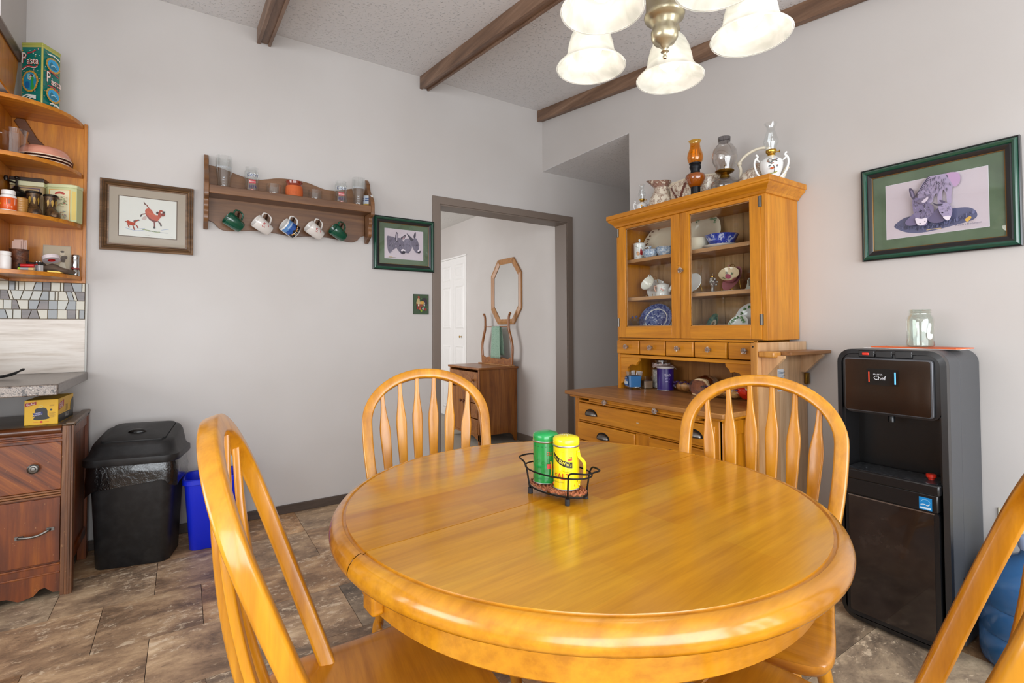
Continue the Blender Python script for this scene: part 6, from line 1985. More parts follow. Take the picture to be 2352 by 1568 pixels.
MB().tube(spline([(0.0, 0.01, 0.006), (-0.012, 0.016, 0.02), (-0.022, 0.018, 0.012), (-0.03, 0.02, 0.022)], False, 5), 0.003, 6).build('gold_curl', mat('gold_curl', '#b98a2c', 0.4), t)
loc = (-2.958, -0.052, Z4)
t = thing('flashlight', 'silver aluminium flashlight standing at the right of the bottom corner shelf', 'flashlight', loc)
lathe_obj('head', [(0, 0), (0.017, 0), (0.018, 0.002), (0.018, 0.022), (0.016, 0.028), (0.014, 0.034)], mat('alu', '#b4b4b2', 0.22, 1.0), t)
lathe_obj('ring', [(0.0165, 0.033), (0.0168, 0.037), (0.0165, 0.041)], mat('red_band', '#8a2a24', 0.4), t)
lathe_obj('barrel', [(0.0145, 0.034), (0.0155, 0.04), (0.0155, 0.085), (0.0148, 0.088), (0.016, 0.09), (0.016, 0.104), (0.0145, 0.106), (0, 0.106)], mat('alu', '#b4b4b2', 0.22, 1.0), t)

# ---- walnut dresser
D0 = (-3.36, -0.06, 0.0)
dx1 = 0.468                                    # right end (local x)
ds = thing('walnut_dresser', 'old scuffed walnut dresser with bookmatched drawer fronts below the counter', 'dresser', D0)
DF = -0.435
MB().box(0.0, dx1 - 0.012, DF + 0.012, -0.005, 0.10, 0.70).build('carcass', DRESS, ds, bevel=0.002)
for x0 in (0.0, dx1 - 0.038):
    po = MB()
    for i, (a0, a1, yy) in enumerate(((0.0, 0.014, 0.004), (0.014, 0.022, 0.0), (0.022, 0.030, -0.003), (0.030, 0.038, 0.001))):
        po.box(x0 + a0, x0 + a1, DF + yy, DF + 0.05, 0.0, 0.712)
    po.build('corner_post', wood('worn_post', '#4a2c17', '#74492a', '#a87a4e', 'z', 1.2, 0.45, 0.1, wear=0.4), ds, smooth=0, bevel=0.001, weld=False)
MB().box(dx1 - 0.036, dx1, -0.05, -0.005, 0.0, 0.712).build('corner_post', DRESS, ds, bevel=0.002)
MB().box(0.0, 0.036, -0.05, -0.005, 0.0, 0.712).build('corner_post', DRESS, ds, bevel=0.002)
for z0, z1 in ((0.12, 0.16), (0.66, 0.70)):
    MB().box(dx1 - 0.013, dx1 - 0.004, DF + 0.05, -0.05, z0, z1).build('side_rail', DRESS, ds, bevel=0.002)
MB().box(-0.006, dx1 + 0.0, DF + 0.03, 0.0, 0.702, 0.716).build('top_board', DRESS_T, ds, bevel=0.002)
MB().tube([(-0.006, DF + 0.020, 0.698), (dx1 - 0.04, DF + 0.020, 0.698)], [(0.018, 0.02)] * 2, 16).build('rounded_front', wood('walnut_rounded', '#3d1e0e', '#5e3218', '#7a4824', 'x', 1, 0.3, 0.3, wear=0.2), ds, smooth=60)
MB().box(dx1 - 0.03, dx1 + 0.004, DF + 0.02, 0.0, 0.712, 0.726).build('end_moulding', DRESS_T, ds, bevel=0.005)
for z in (0.668, 0.659):
    MB().box(0.0, dx1 - 0.038, DF + 0.004, DF + 0.02, z, z + 0.007).build('reeded_moulding', DRESS, ds, bevel=0.002)
d = MB().box(-0.195, 0.195, -0.006, 0.01, -0.1, 0.1).build('drawer', DRESS_V, ds, (0.235, DF + 0.006, 0.548), bevel=0.002)
lathe_obj('knob', [(0.006, 0), (0.008, 0.01), (0.019, 0.013), (0.02, 0.018), (0.016, 0.021), (0.014, 0.019), (0.009, 0.02), (0.007, 0.024), (0, 0.025)], PEWTER, d, 24, (0.11, -0.006, 0.0), rot=(math.pi / 2, 0, 0))
lathe_obj('knob', [(0.006, 0), (0.008, 0.01), (0.019, 0.013), (0.02, 0.018), (0.016, 0.021), (0.014, 0.019), (0.009, 0.02), (0.007, 0.024), (0, 0.025)], PEWTER, d, 24, (-0.11, -0.006, 0.0), rot=(math.pi / 2, 0, 0))
for z in (0.438, 0.428, 0.418):
    MB().box(0.0, dx1 - 0.038, DF + 0.002, DF + 0.02, z, z + 0.008).build('reeded_moulding', wood('worn_rail', '#5c3418', '#85522a', '#a8743e', 'x', 1.2, 0.4, 0.15, wear=0.3), ds, bevel=0.002)
d = MB().box(0.016, dx1 - 0.04, DF + 0.002, DF + 0.016, 0.146, 0.414).build('drawer', DRESS, ds, bevel=0.002)
hp = MB().tube(spline([(0.30, DF - 0.002, 0.268), (0.304, DF - 0.016, 0.272), (0.335, DF - 0.020, 0.270), (0.365, DF - 0.020, 0.273), (0.395, DF - 0.016, 0.286), (0.399, DF - 0.002, 0.286)], False, 4), [(0.005, 0.003)] * 21, 8, up=(0, 0, 1))
hp.box(0.29, 0.315, DF - 0.003, DF + 0.002, 0.262, 0.276).box(0.386, 0.411, DF - 0.003, DF + 0.002, 0.28, 0.293)
hp.build('bar_handle', PEWTER, d, smooth=60)
for z in (0.135, 0.1):
    MB().box(0.0, dx1 - 0.038, DF + 0.002, DF + 0.018, z - 0.004, z + 0.004).build('reeded_moulding', DRESS, ds, bevel=0.002)
MB().box(0.0, dx1 - 0.038, DF + 0.005, DF + 0.016, 0.10, 0.135).build('bottom_rail', DRESS, ds, bevel=0.001)
sc = [(0.036, 0.105), (dx1 - 0.038, 0.105), (dx1 - 0.038, 0.018), (dx1 - 0.06, 0.02), (dx1 - 0.085, 0.045), (dx1 - 0.10, 0.042), (dx1 - 0.12, 0.018), (dx1 - 0.165, 0.008), (dx1 - 0.20, 0.028), (dx1 - 0.225, 0.03), (0.2, 0.005), (0.16, 0.005), (0.13, 0.03), (0.1, 0.01), (0.05, 0.03), (0.036, 0.02)]
MB().prism(sc, DF + 0.004, DF + 0.016, 'xz').build('scalloped_apron', DRESS, ds, smooth=0)

# yellow box of bags
gb = thing('garbage_bag_box', 'yellow cardboard box of garbage bags on the dresser', 'box', (-3.062, -0.425, 0.7165), R(-4))
YEL = mat('box_yellow', '#e2b010', 0.45)
MB().box(0, 0.109, 0, 0.235, 0, 0.106).build('carton', YEL, gb, bevel=0.001)
a = ART(lambda u, v, d: (u, -0.0002 - d, v * 1.23))
a.shape([(0.002, 0.064), (0.038, 0.071), (0.038, 0.081), (0.002, 0.076)], '#9c1c1c')
a.text('GLAD', 0.02, 0.0728, 0.0115, '#f2ece4', rot=0.18, sx=0.95)
a.blob([(0.030, 0.019), (0.055, 0.017), (0.081, 0.021), (0.075, 0.032), (0.074, 0.048), (0.066, 0.058), (0.044, 0.058), (0.034, 0.052), (0.034, 0.032)], '#25231f')
a.line([(0.044, 0.062), (0.052, 0.059), (0.06, 0.062), (0.055, 0.067), (0.047, 0.065)], 0.0018, '#d9c46a')
a.shape([(0.026, 0.028), (0.06, 0.036), (0.058, 0.046), (0.026, 0.041), (0.03, 0.034)], '#1e2470')
a.text('STRONG', 0.043, 0.0405, 0.0052, '#f0ece6', rot=0.14)
a.text('RESISTANTS', 0.043, 0.0345, 0.0052, '#f0ece6', rot=0.14)
a.shape(circ(0.086, 0.05, 0.0045, 0.0035), '#2c2a26')
for i in range(7):
    a.shape([(0.080, 0.024 + i * 0.0028), (0.097 + 0.004 * (i % 2), 0.0242 + i * 0.0028), (0.097 + 0.004 * (i % 2), 0.0255 + i * 0.0028), (0.080, 0.0253 + i * 0.0028)], '#a8801a')
a.shape([(0.081, 0.066), (0.096, 0.0665), (0.096, 0.068), (0.081, 0.0675)], '#a8801a').shape([(0.081, 0.063), (0.096, 0.0635), (0.096, 0.065), (0.081, 0.0645)], '#a8801a')
a.blob([(0.05, 0.009), (0.055, 0.014), (0.06, 0.009), (0.0555, 0.0065)], '#cc2a12')
for s_ in (0.03, 0.062):
    a.shape([(s_, 0.009), (s_ + 0.018, 0.0095), (s_ + 0.018, 0.0107), (s_, 0.0102)], '#d2661a')
a.build('printed_front', gb, 0.45)
a = ART(lambda u, v, d: (0.1092 + d, u, v * 1.23))
a.shape([(0.002, 0.002), (0.233, 0.002), (0.233, 0.030), (0.002, 0.030)], '#2c2b28')
a.shape([(0.004, 0.045), (0.085, 0.055), (0.085, 0.078), (0.004, 0.068)], '#b03028')
a.text('GLAD', 0.045, 0.061, 0.026, '#f2ece4', rot=0.06, sx=0.8)
a.text('30', 0.125, 0.045, 0.034, '#9c8436')
a.text('BAGS', 0.13, 0.018, 0.02, '#d9d6cf')
a.blob([(0.185, 0.03), (0.233, 0.03), (0.233, 0.07), (0.215, 0.072), (0.19, 0.06)], '#4a4740')
a.build('printed_side', gb, 0.45)

# ---- black garbage can with bag
gc = thing('garbage_can', 'black plastic garbage can with swing lid and bin bag', 'garbage can', (-2.678, -0.228, 0), R(-13))
BLK = speckle('black_plastic', ['#161617', '#1d1d1e', '#252526'], 24, 0.42)


def rrect(hx, hy, z, r=0.05, n=6):
    pts = []
    for cx_, cy_, a0 in ((hx - r, hy - r, 0), (-hx + r, hy - r, 90), (-hx + r, -hy + r, 180), (hx - r, -hy + r, 270)):
        for i in range(n + 1):
            an = R(a0 + 90 * i / n)
            pts.append((cx_ + r * math.cos(an), cy_ + r * math.sin(an), z))
    return pts


MB().loft([rrect(0.145, 0.105, 0, 0.04), rrect(0.15, 0.11, 0.004, 0.045), rrect(0.172, 0.130, 0.49, 0.055), rrect(0.168, 0.126, 0.49, 0.055), rrect(0.144, 0.104, 0.02, 0.04)]).build('bin_body', BLK, gc, smooth=50)
# crumpled bag overhang
rr_ = random.Random(2)
rings = []
nn = len(rrect(0.17, 0.13, 0))
for j, (z, ex) in enumerate(((0.50, 0.004), (0.48, 0.008), (0.455, 0.010), (0.43, 0.012), (0.405, 0.011), (0.385, 0.013))):
    ring_ = rrect(0.174 + ex, 0.132 + ex, z, 0.055)
    ring_ = [(x * (1 + rr_.uniform(-0.012, 0.014)), y * (1 + rr_.uniform(-0.014, 0.016)), zz_ + rr_.uniform(-0.006, 0.006) - (0.02 * math.sin(i * 0.55) + 0.03 * (1 if x < -0.13 else 0)) * (j / 5)) for i, (x, y, zz_) in enumerate(ring_)]
    rings.append(ring_)
MB().loft(rings, cap=False).build('bin_bag', speckle('bag_film', ['#0b0b0c', '#111112', '#0b0b0c'], 38, 0.14, bump=1.0, detail=4, coat=0.6), gc, smooth=25)
def trect(hx, hy, z, r, k=0.0, dome=0.0):
    return [(x, y, zz_ + k * (y + 0.12) / 0.24 + dome * (1 - (x / 0.2) ** 2)) for x, y, zz_ in rrect(hx, hy, z, r)]


MB().loft([rrect(0.190, 0.152, 0.487, 0.06), rrect(0.194, 0.156, 0.495, 0.062), rrect(0.193, 0.155, 0.520, 0.062), rrect(0.184, 0.146, 0.527, 0.06), trect(0.177, 0.138, 0.536, 0.06, 0.006), trect(0.166, 0.126, 0.570, 0.06, 0.045),
           trect(0.158, 0.119, 0.578, 0.06, 0.058), trect(0.13, 0.10, 0.582, 0.05, 0.058, 0.008), trect(0.02, 0.02, 0.588, 0.01, 0.04, 0.012)]).build('lid_rim', BLK, gc, smooth=45)
MB().loft([trect(0.133, 0.108, 0.582, 0.03, 0.058, 0.001), trect(0.132, 0.107, 0.586, 0.03, 0.058, 0.002)]).build('flap_groove', mat('groove_black', '#050505', 0.8), gc, smooth=30)
fo = MB().loft([trect(0.130, 0.105, 0.582, 0.03, 0.058), trect(0.130, 0.105, 0.5885, 0.03, 0.058, 0.003), trect(0.122, 0.098, 0.5905, 0.03, 0.058, 0.005), trect(0.07, 0.06, 0.592, 0.03, 0.058, 0.010), trect(0.01, 0.01, 0.594, 0.005, 0.058, 0.012)]).build('swing_flap', speckle('dusty_black', ['#1d1d1e', '#232324', '#343435', '#4a4a4b'], 9, 0.5, detail=8, lo=0.4, hi=0.75), gc, smooth=45)
MB().ball((0.0, -0.035, 0.6215), (0.040, 0.022, 0.016), 18).build('finger_grip', mat('grip_black', '#0f0f10', 0.22), fo)

# ---- blue bin
bb_ = thing('blue_bin', 'bright blue plastic waste bin half hidden behind the near chair', 'bin', (-2.366, -0.235, 0), R(-3))
BLU = mat('blue_plastic', '#1226c4', 0.35)
MB().loft([rrect(0.095, 0.075, 0, 0.03), rrect(0.1, 0.08, 0.004, 0.035), rrect(0.125, 0.1, 0.36, 0.04), rrect(0.122, 0.097, 0.36, 0.04), rrect(0.097, 0.077, 0.01, 0.03)]).build('bin_body', BLU, bb_, smooth=50)
MB().loft([rrect(0.1255, 0.1005, 0.335, 0.042), rrect(0.133, 0.108, 0.338, 0.046), rrect(0.133, 0.108, 0.36, 0.046), rrect(0.128, 0.103, 0.364, 0.044), rrect(0.121, 0.096, 0.362, 0.04)], cap=False).build('rolled_rim', BLU, bb_, smooth=50)

# ================================================================== back wall: pictures, mug rack
def frame(name, label, loc, rotz, W, H, prof, mats, matw, matcol, artW, artH, bev=None):
    """mitred picture frame; prof = [(inset, height)], root centred on the wall"""
    t = thing(name, label, 'picture', loc, rotz)
    segs = list(zip(prof[:-1], prof[1:]))
    for k in range(4):
        b_ = MB()
        for j, ((i0, h0), (i1, h1)) in enumerate(segs):
            def cor(i_, h_, s):
                x, z = W / 2 - i_, H / 2 - i_
                return [(-x, -h_, z), (x, -h_, z), (x, -h_, -z), (-x, -h_, -z)][(k + s) % 4]
            b_.poly([cor(i0, h0, 0), cor(i0, h0, 1), cor(i1, h1, 1), cor(i1, h1, 0)], mats[1][j] if mats[1] else 0)
        b_.build('frame_rail', mats[0], t, smooth=30, weld=True)
    ins = prof[-1][0]
    MB().box(-W / 2 + 0.004, W / 2 - 0.004, -0.006, -0.0005, -H / 2 + 0.004, H / 2 - 0.004).build('backing', mat('brown_backing', '#6a5a48', 0.8), t, smooth=0)
    mw, mh = W / 2 - ins, H / 2 - ins
    return t, mw, mh


# cow picture
FRB = wood('brown_frame', '#4a3520', '#66492e', '#8a6a4a', 'x', 1.5, 0.45, 0.1, 0.1)
FRB2 = wood('brown_frame_dark', '#33240f', '#4a3218', '#5c4022', 'x', 1.5, 0.45, 0.1, 0.1)
W, H = 0.409, 0.372
t, mw, mh = frame('cow_picture', 'brown wood framed cartoon of a running brown cow and calf', (-2.6665, 0, 1.7265), 0, W, H,
                  [(0.0, 0.0), (0.0, 0.018), (0.008, 0.021), (0.012, 0.019), (0.016, 0.024), (0.022, 0.02), (0.026, 0.015), (0.031, 0.012), (0.037, 0.012), (0.037, 0.008)], ([FRB, FRB2], [0, 0, 1, 0, 1, 0, 1, 0, 0]), 0, '', 0, 0)
MB().box(-mw, mw, -0.0085, -0.006, -mh, mh).build('mat_board', mat('taupe_mat', '#a09483', 0.8), t, smooth=0)
AW, AH = 0.251, 0.209
MB().box(-AW / 2 - 0.004, AW / 2 + 0.004, -0.0088, -0.0084, -AH / 2 - 0.004, AH / 2 + 0.004).build('mat_bevel', mat('mat_brown', '#5c4a38', 0.8), t, smooth=0)
q = quadmap([(412, 445), (1383, 545), (1387, 1172), (415, 1107)], AW, AH)
a = ART(lambda u, v, d: (u, -0.0089 - d, v + 0.0))
Q = lambda pts: [q(p) for p in pts]
a.shape([(-AW / 2, -AH / 2), (AW / 2, -AH / 2), (AW / 2, AH / 2), (-AW / 2, AH / 2)], '#d2d3cb')
for pts, wd, c in (([(520, 985), (620, 1005), (840, 992)], 7, '#6d86ad'), ([(560, 1005), (700, 1030), (820, 1020)], 6, '#5a7ab0'), ([(1000, 1040), (1120, 1060), (1240, 1070)], 6, '#3d5a7c'), ([(1120, 1020), (1200, 1010), (1250, 1006)], 8, '#7d93b5'), ([(800, 1010), (900, 1025), (1010, 1050), (1100, 1052)], 13, '#6f8232'), ([(900, 1040), (980, 1040)], 8, '#2f4a2a')):
    a.line(Q(pts), wd * AW / 970, c)
COW, COWD, DK = '#b0421c', '#6a2016', '#1f1815'
a.line(Q([(910, 655), (880, 625), (870, 605), (845, 585)]), 0.0045, '#7a3018')
a.blob(Q([(850, 590), (835, 600), (812, 548), (830, 555)]), '#5c3422')
a.line(Q([(865, 745), (800, 755), (770, 775)]), 0.0055, COWD); a.blob(Q([(760, 770), (785, 765), (790, 785), (765, 800)]), DK)
a.blob(Q([(785, 830), (830, 785), (865, 800), (860, 840), (815, 850)]), '#b9a39c')
a.blob(Q([(845, 680), (905, 655), (955, 690), (1005, 760), (1070, 775), (1105, 800), (1065, 860), (1010, 888), (940, 862), (885, 815), (850, 750)]), COW)
a.blob(Q([(865, 760), (885, 815), (940, 862), (1010, 888), (1050, 872), (980, 852), (915, 812)]), COWD)
for k in range(9):
    a.line(Q([(880 + k * 19, 700 + k * 10), (890 + k * 19, 730 + k * 9)]), 0.0018, '#d2642a')
a.line(Q([(995, 870), (1003, 930), (1000, 970)]), 0.006, COWD); a.blob(Q([(985, 965), (1015, 965), (1018, 990), (988, 992)]), DK)
a.line(Q([(1060, 870), (1095, 905), (1115, 935)]), 0.006, '#4a1a14'); a.blob(Q([(1100, 930), (1125, 930), (1125, 955), (1105, 955)]), DK)
a.blob(Q([(1060, 775), (1080, 700), (1110, 685), (1140, 700), (1130, 760), (1110, 805)]), '#9a3418')
a.blob(Q([(1130, 725), (1180, 745), (1175, 780), (1140, 790), (1115, 770)]), '#7d2a18')
a.blob(Q([(1030, 720), (1055, 710), (1070, 730), (1050, 755), (1032, 745)]), '#3a1c16'); a.blob(Q([(1135, 715), (1165, 705), (1180, 725), (1160, 745)]), '#2a2220')
a.shape(circ(*q((1120, 730)), 0.0042, 0.004), '#e6e2da').shape(circ(*q((1120, 733)), 0.0015), DK)
a.blob(Q([(530, 880), (560, 860), (610, 885), (660, 900), (672, 930), (630, 945), (570, 930), (545, 905)]), '#a53818')
a.line(Q([(655, 915), (680, 880), (715, 860), (740, 855)]), 0.006, '#9a3418'); a.blob(Q([(645, 870), (680, 855), (690, 845), (670, 880)]), '#3a1c16'); a.shape(circ(*q((738, 857)), 0.003), DK)
for pts in ([(555, 925), (570, 955), (580, 985)], [(640, 940), (655, 985), (668, 1022)], [(660, 930), (705, 950), (722, 990)], [(535, 880), (512, 880)]):
    a.line(Q(pts), 0.004, '#8a2c16')
a.text('Mean Cow', *q((880, 1107)), 0.0045, '#57544e')
a.text('artist', *q((1300, 1135)), 0.004, '#77746c')
a.build('print', t, 0.6)
MB().box(-mw, mw, -0.0115, -0.0112, -mh, mh).build('glass', PICGLASS, t, smooth=0)


def green_frame(name, label, loc, rotz, W, H, AW, AH, quad, drawfn, k=1.0):
    GR, BK, GD = mat('green_lacquer', '#1d4a3a', 0.2, coat=0.6), mat('black_lacquer', '#1c1c1e', 0.3, coat=0.3), mat('gilt_fillet', '#7d5f34', 0.4, 0.6)
    t, mw, mh = frame(name, label, loc, rotz, W, H, [(0.0, 0.0), (0.0, 0.02), (0.004 * k, 0.023), (0.006 * k, 0.021), (0.010 * k, 0.026), (0.016 * k, 0.029), (0.023 * k, 0.026), (0.026 * k, 0.020), (0.030 * k, 0.021), (0.042 * k, 0.017), (0.045 * k, 0.015), (0.048 * k, 0.014), (0.048 * k, 0.008)],
                      ([GR, BK, GD], [1, 1, 1, 0, 0, 0, 0, 1, 1, 1, 2, 2]), 0, '', 0, 0)
    MB().box(-mw, mw, -0.0085, -0.006, -mh, mh).build('mat_board', speckle('green_suede_mat', ['#4a5c45', '#566a50', '#62745c'], 6, 0.85, detail=6), t, smooth=0)
    MB().box(-AW / 2 - 0.0015, AW / 2 + 0.0015, -0.0087, -0.0084, -AH / 2 - 0.0015, AH / 2 + 0.0015).build('mat_bevel', mat('mat_core', '#d9d8e0', 0.8), t, smooth=0)
    q_ = quadmap(quad, AW, AH)
    a_ = ART(lambda u, v, d: (u, -0.0088 - d, v))
    a_.shape([(-AW / 2, -AH / 2), (AW / 2, -AH / 2), (AW / 2, AH / 2), (-AW / 2, AH / 2)], '#cbc0c8')
    drawfn(a_, q_)
    a_.build('print', t, 0.6)
    MB().box(-mw, mw, -0.0125, -0.0122, -mh, mh).build('glass', PICGLASS, t, smooth=0)
    return t


FUR = ['#4b4656', '#5f596c', '#7d7690', '#3b3744', '#a39bb2']


def fur(a, q, poly, n, seed, wd=0.0012):
    rr_ = random.Random(seed)
    xs_, ys_ = [p[0] for p in poly], [p[1] for p in poly]
    import itertools
    def inside(x, y):
        c = False
        for (x1, y1), (x2, y2) in zip(poly, poly[1:] + poly[:1]):
            if (y1 > y) != (y2 > y) and x < (x2 - x1) * (y - y1) / (y2 - y1) + x1:
                c = not c
        return c
    k = 0
    while k < n:
        x, y = rr_.uniform(min(xs_), max(xs_)), rr_.uniform(min(ys_), max(ys_))
        if inside(x, y):
            l_ = (max(ys_) - min(ys_)) * 0.09
            a.line([q((x, y)), q((x + rr_.uniform(-0.5, 0.5) * l_, y + l_))], wd, rr_.choice(FUR + ['#8a8398']))
        k += 1
    a.k = min(a.k, 400)


def two_donkeys(a, q):
    Q_ = lambda p: [q(x) for x in p]
    a.blob(Q_([(945, 965), (1000, 960), (1065, 985), (1080, 1110), (1030, 1150), (985, 1195), (955, 1130)]), '#6f6a7c')
    a.blob(Q_([(1185, 1020), (1250, 985), (1300, 1030), (1300, 1130), (1240, 1195), (1195, 1150)]), '#7a7588')
    a.blob(Q_([(1075, 1000), (1130, 980), (1180, 1030), (1192, 1110), (1200, 1170), (1165, 1205), (1125, 1180), (1080, 1110)]), '#6b6578')
    a.blob(Q_([(1300, 1000), (1360, 980), (1400, 1050), (1408, 1130), (1375, 1190), (1330, 1145), (1295, 1060)]), '#6e687b')
    for sh in ([(1062, 1020), (1068, 930), (1085, 898), (1104, 940), (1098, 1030)], [(1140, 980), (1180, 950), (1212, 932), (1204, 975), (1170, 1002)], [(1225, 913), (1262, 940), (1325, 1000), (1290, 1020), (1250, 960)], [(1325, 965), (1340, 910), (1358, 896), (1360, 940), (1350, 980)]):
        a.blob(Q_(sh), '#3d3947')
    a.blob(Q_([(1072, 1010), (1078, 940), (1088, 915), (1096, 950), (1090, 1020)]), '#a89fae'); a.blob(Q_([(1165, 985), (1195, 955), (1198, 970), (1175, 995)]), '#a5808c')
    fur(a, q, [(945, 965), (1065, 985), (1080, 1110), (985, 1195)], 120, 1); fur(a, q, [(1185, 1020), (1250, 985), (1300, 1130), (1240, 1195)], 90, 2); fur(a, q, [(1075, 1000), (1180, 1030), (1192, 1110), (1125, 1150)], 70, 3); fur(a, q, [(1300, 1000), (1400, 1050), (1400, 1130), (1330, 1145)], 60, 4)
    a.blob(Q_([(1130, 1160), (1165, 1140), (1195, 1165), (1170, 1185)]), '#d6ced6'); a.blob(Q_([(1145, 1180), (1170, 1165), (1198, 1182), (1180, 1206), (1155, 1202)]), '#2f2b38')
    a.blob(Q_([(1370, 1165), (1395, 1140), (1412, 1160), (1390, 1180)]), '#d6ced6'); a.blob(Q_([(1372, 1185), (1395, 1170), (1415, 1160), (1416, 1185), (1395, 1200)]), '#2f2b38')
    a.line(Q_([(1105, 1085), (1120, 1092), (1132, 1085)]), 0.003, '#1f1c26'); a.line(Q_([(1350, 1082), (1365, 1088), (1378, 1082)]), 0.003, '#1f1c26')
    a.line(Q_([(965, 1255), (1060, 1260)]), 0.0025, '#8a8278'); a.line(Q_([(965, 1248), (1010, 1250)]), 0.0025, '#b09a52')


green_frame('donkey_picture', 'small green framed picture of two donkey heads, by the doorway', (-1.217, 0, 1.712), 0, 0.445, 0.368, 0.281, 0.205,
            [(915, 845), (1468, 893), (1468, 1297), (918, 1263)], two_donkeys, 0.92)


def mare_foal(a, q):
    Q_ = lambda p: [q(x) for x in p]
    a.blob(Q_([(540, 1085), (640, 1010), (760, 975), (1100, 905), (1350, 880), (1435, 940), (1400, 1010), (1200, 1075), (900, 1150), (700, 1160), (560, 1120)]), '#5c5f82')
    rr_ = random.Random(11)
    for i in range(150):
        s = i / 150
        x = 545 + 880 * s
        yb = 1110 + 45 * math.sin(s * 3.1) - 170 * s * s
        a.line([q((x, yb + rr_.uniform(-30, 10))), q((x + rr_.uniform(-8, 12), yb - rr_.uniform(20, 50)))], 0.0016, rr_.choice(['#3c3e5c', '#5b5e84', '#6f7296', '#2f3049']))
    a.blob(Q_([(940, 565), (1040, 535), (1150, 515), (1255, 510), (1270, 590), (1210, 660), (1195, 740), (1190, 835), (1150, 835), (1140, 740), (1110, 690), (1095, 760), (1090, 840), (1050, 845), (1045, 740), (1010, 760), (985, 830), (900, 850), (830, 790), (850, 690)]), '#a194b0')
    a.blob(Q_([(1150, 515), (1270, 508), (1285, 600), (1230, 660), (1190, 600)]), '#b394b8')
    fur(a, q, [(860, 690), (940, 565), (1150, 520), (1200, 660), (1000, 760), (900, 840)], 200, 5, 0.0016)
    a.blob(Q_([(690, 1060), (740, 1000), (810, 950), (850, 1000), (830, 1070), (740, 1090)]), '#6d6484')
    a.blob(Q_([(950, 1010), (1040, 910), (1100, 890), (1130, 1000), (1080, 1050), (980, 1050)]), '#625a78')
    a.blob(Q_([(785, 800), (860, 790), (960, 840), (1010, 880), (1005, 950), (950, 1010), (935, 1075), (870, 1085), (825, 1030), (785, 930)]), '#7a7090')
    fur(a, q, [(785, 800), (960, 840), (1005, 950), (940, 1000), (830, 1000)], 140, 6, 0.0014)
    a.blob(Q_([(815, 1010), (880, 1015), (945, 1005), (930, 1065), (870, 1088), (830, 1070)]), '#d9d0dc'); a.line(Q_([(860, 1060), (872, 1068)]), 0.003, '#2f2b38'); a.line(Q_([(915, 1045), (925, 1040)]), 0.003, '#2f2b38')
    a.line(Q_([(858, 940), (875, 935), (890, 925)]), 0.004, '#221f2c')
    a.blob(Q_([(752, 690), (790, 695), (815, 750), (812, 800), (785, 805), (758, 750)]), '#4b4358'); a.blob(Q_([(768, 715), (790, 720), (802, 770), (788, 780)]), '#7a708a')
    a.blob(Q_([(835, 830), (900, 790), (980, 745), (975, 800), (920, 845), (870, 850)]), '#6b6278'); a.blob(Q_([(890, 830), (960, 775), (955, 810), (920, 838)]), '#c9bdcc')
    for i in range(14):
        a.line(Q_([(800 + i * 11, 800 - i * 15), (825 + i * 11, 770 - i * 16), (850 + i * 11, 770 - i * 15)]), 0.0022, '#3b3548')
    a.blob(Q_([(1075, 860), (1140, 835), (1200, 870), (1215, 930), (1195, 1000), (1160, 1028), (1115, 990), (1078, 930)]), '#9a8fae')
    fur(a, q, [(1080, 860), (1200, 870), (1200, 960), (1110, 970)], 36, 7, 0.0014)
    a.blob(Q_([(1015, 845), (1060, 855), (1120, 850), (1100, 870), (1050, 872)]), '#3b3548'); a.blob(Q_([(1085, 812), (1120, 815), (1150, 835), (1110, 840)]), '#574e68')
    a.blob(Q_([(1120, 995), (1160, 985), (1197, 985), (1190, 1015), (1160, 1030)]), '#e0d8e2'); a.line(Q_([(1105, 945), (1125, 948)]), 0.004, '#221f2c')
    a.blob(Q_([(1345, 1020), (1390, 985), (1405, 1005), (1365, 1045)]), '#c9a24a')
    a.text('Robert Robinson', *q((1375, 1066)), 0.011, '#55506a', rot=0.0)
    a.line(Q_([(940, 1138), (1010, 1125), (1100, 1115)]), 0.002, '#cdb27a')


green_frame('mare_and_foal_picture', 'large green framed picture of a donkey and foal above the water cooler', (0, -2.603, 1.6025), R(-90), 0.500, 0.397, 0.322, 0.226,
            [(430, 665), (1535, 430), (1563, 1085), (455, 1240)], mare_foal, 0.9)

# rooster plaque
t = thing('rooster_plaque', 'tiny dark green plaque with a rooster and candles by the doorway', 'plaque', (-1.091, 0, 1.2975))
MB().box(-0.059, 0.059, -0.008, -0.0005, -0.0715, 0.0715).build('plaque', mat('plaque_green', '#22321f', 0.5), t, bevel=0.001)
a = ART(flat(0, -0.0081, 0))
q = quadmap([(365, 300), (1055, 330), (1050, 1225), (358, 1222)], 0.116, 0.141)
rr_ = random.Random(1)
a.shape([(-0.056, -0.069), (0.056, -0.069), (0.056, 0.069), (-0.056, 0.069)], '#34492f')
for i in range(70):
    a.shape(circ(rr_.uniform(-0.05, 0.05), rr_.uniform(-0.03, 0.062), 0.0035, 0.002, 6), ['#4d6a2c', '#5e7a30', '#3b5a28', '#22361e'][i % 4])
Q = lambda p: [q(x) for x in p]
a.blob(Q([(480, 740), (500, 600), (550, 480), (600, 440), (630, 560), (640, 640), (700, 640), (810, 640), (820, 740), (740, 800), (600, 780)]), '#b09a6a')
a.blob(Q([(660, 650), (800, 640), (815, 740), (690, 780)]), '#c08f3e'); a.blob(Q([(730, 580), (800, 490), (900, 500), (960, 600), (960, 760), (880, 850), (860, 700), (800, 620)]), '#2b2028')
a.blob(Q([(530, 440), (570, 390), (630, 420), (625, 510), (600, 520)]), '#8f3a26'); a.blob(Q([(480, 740), (560, 760), (800, 780), (740, 880), (640, 915), (500, 850)]), '#7d3a24')
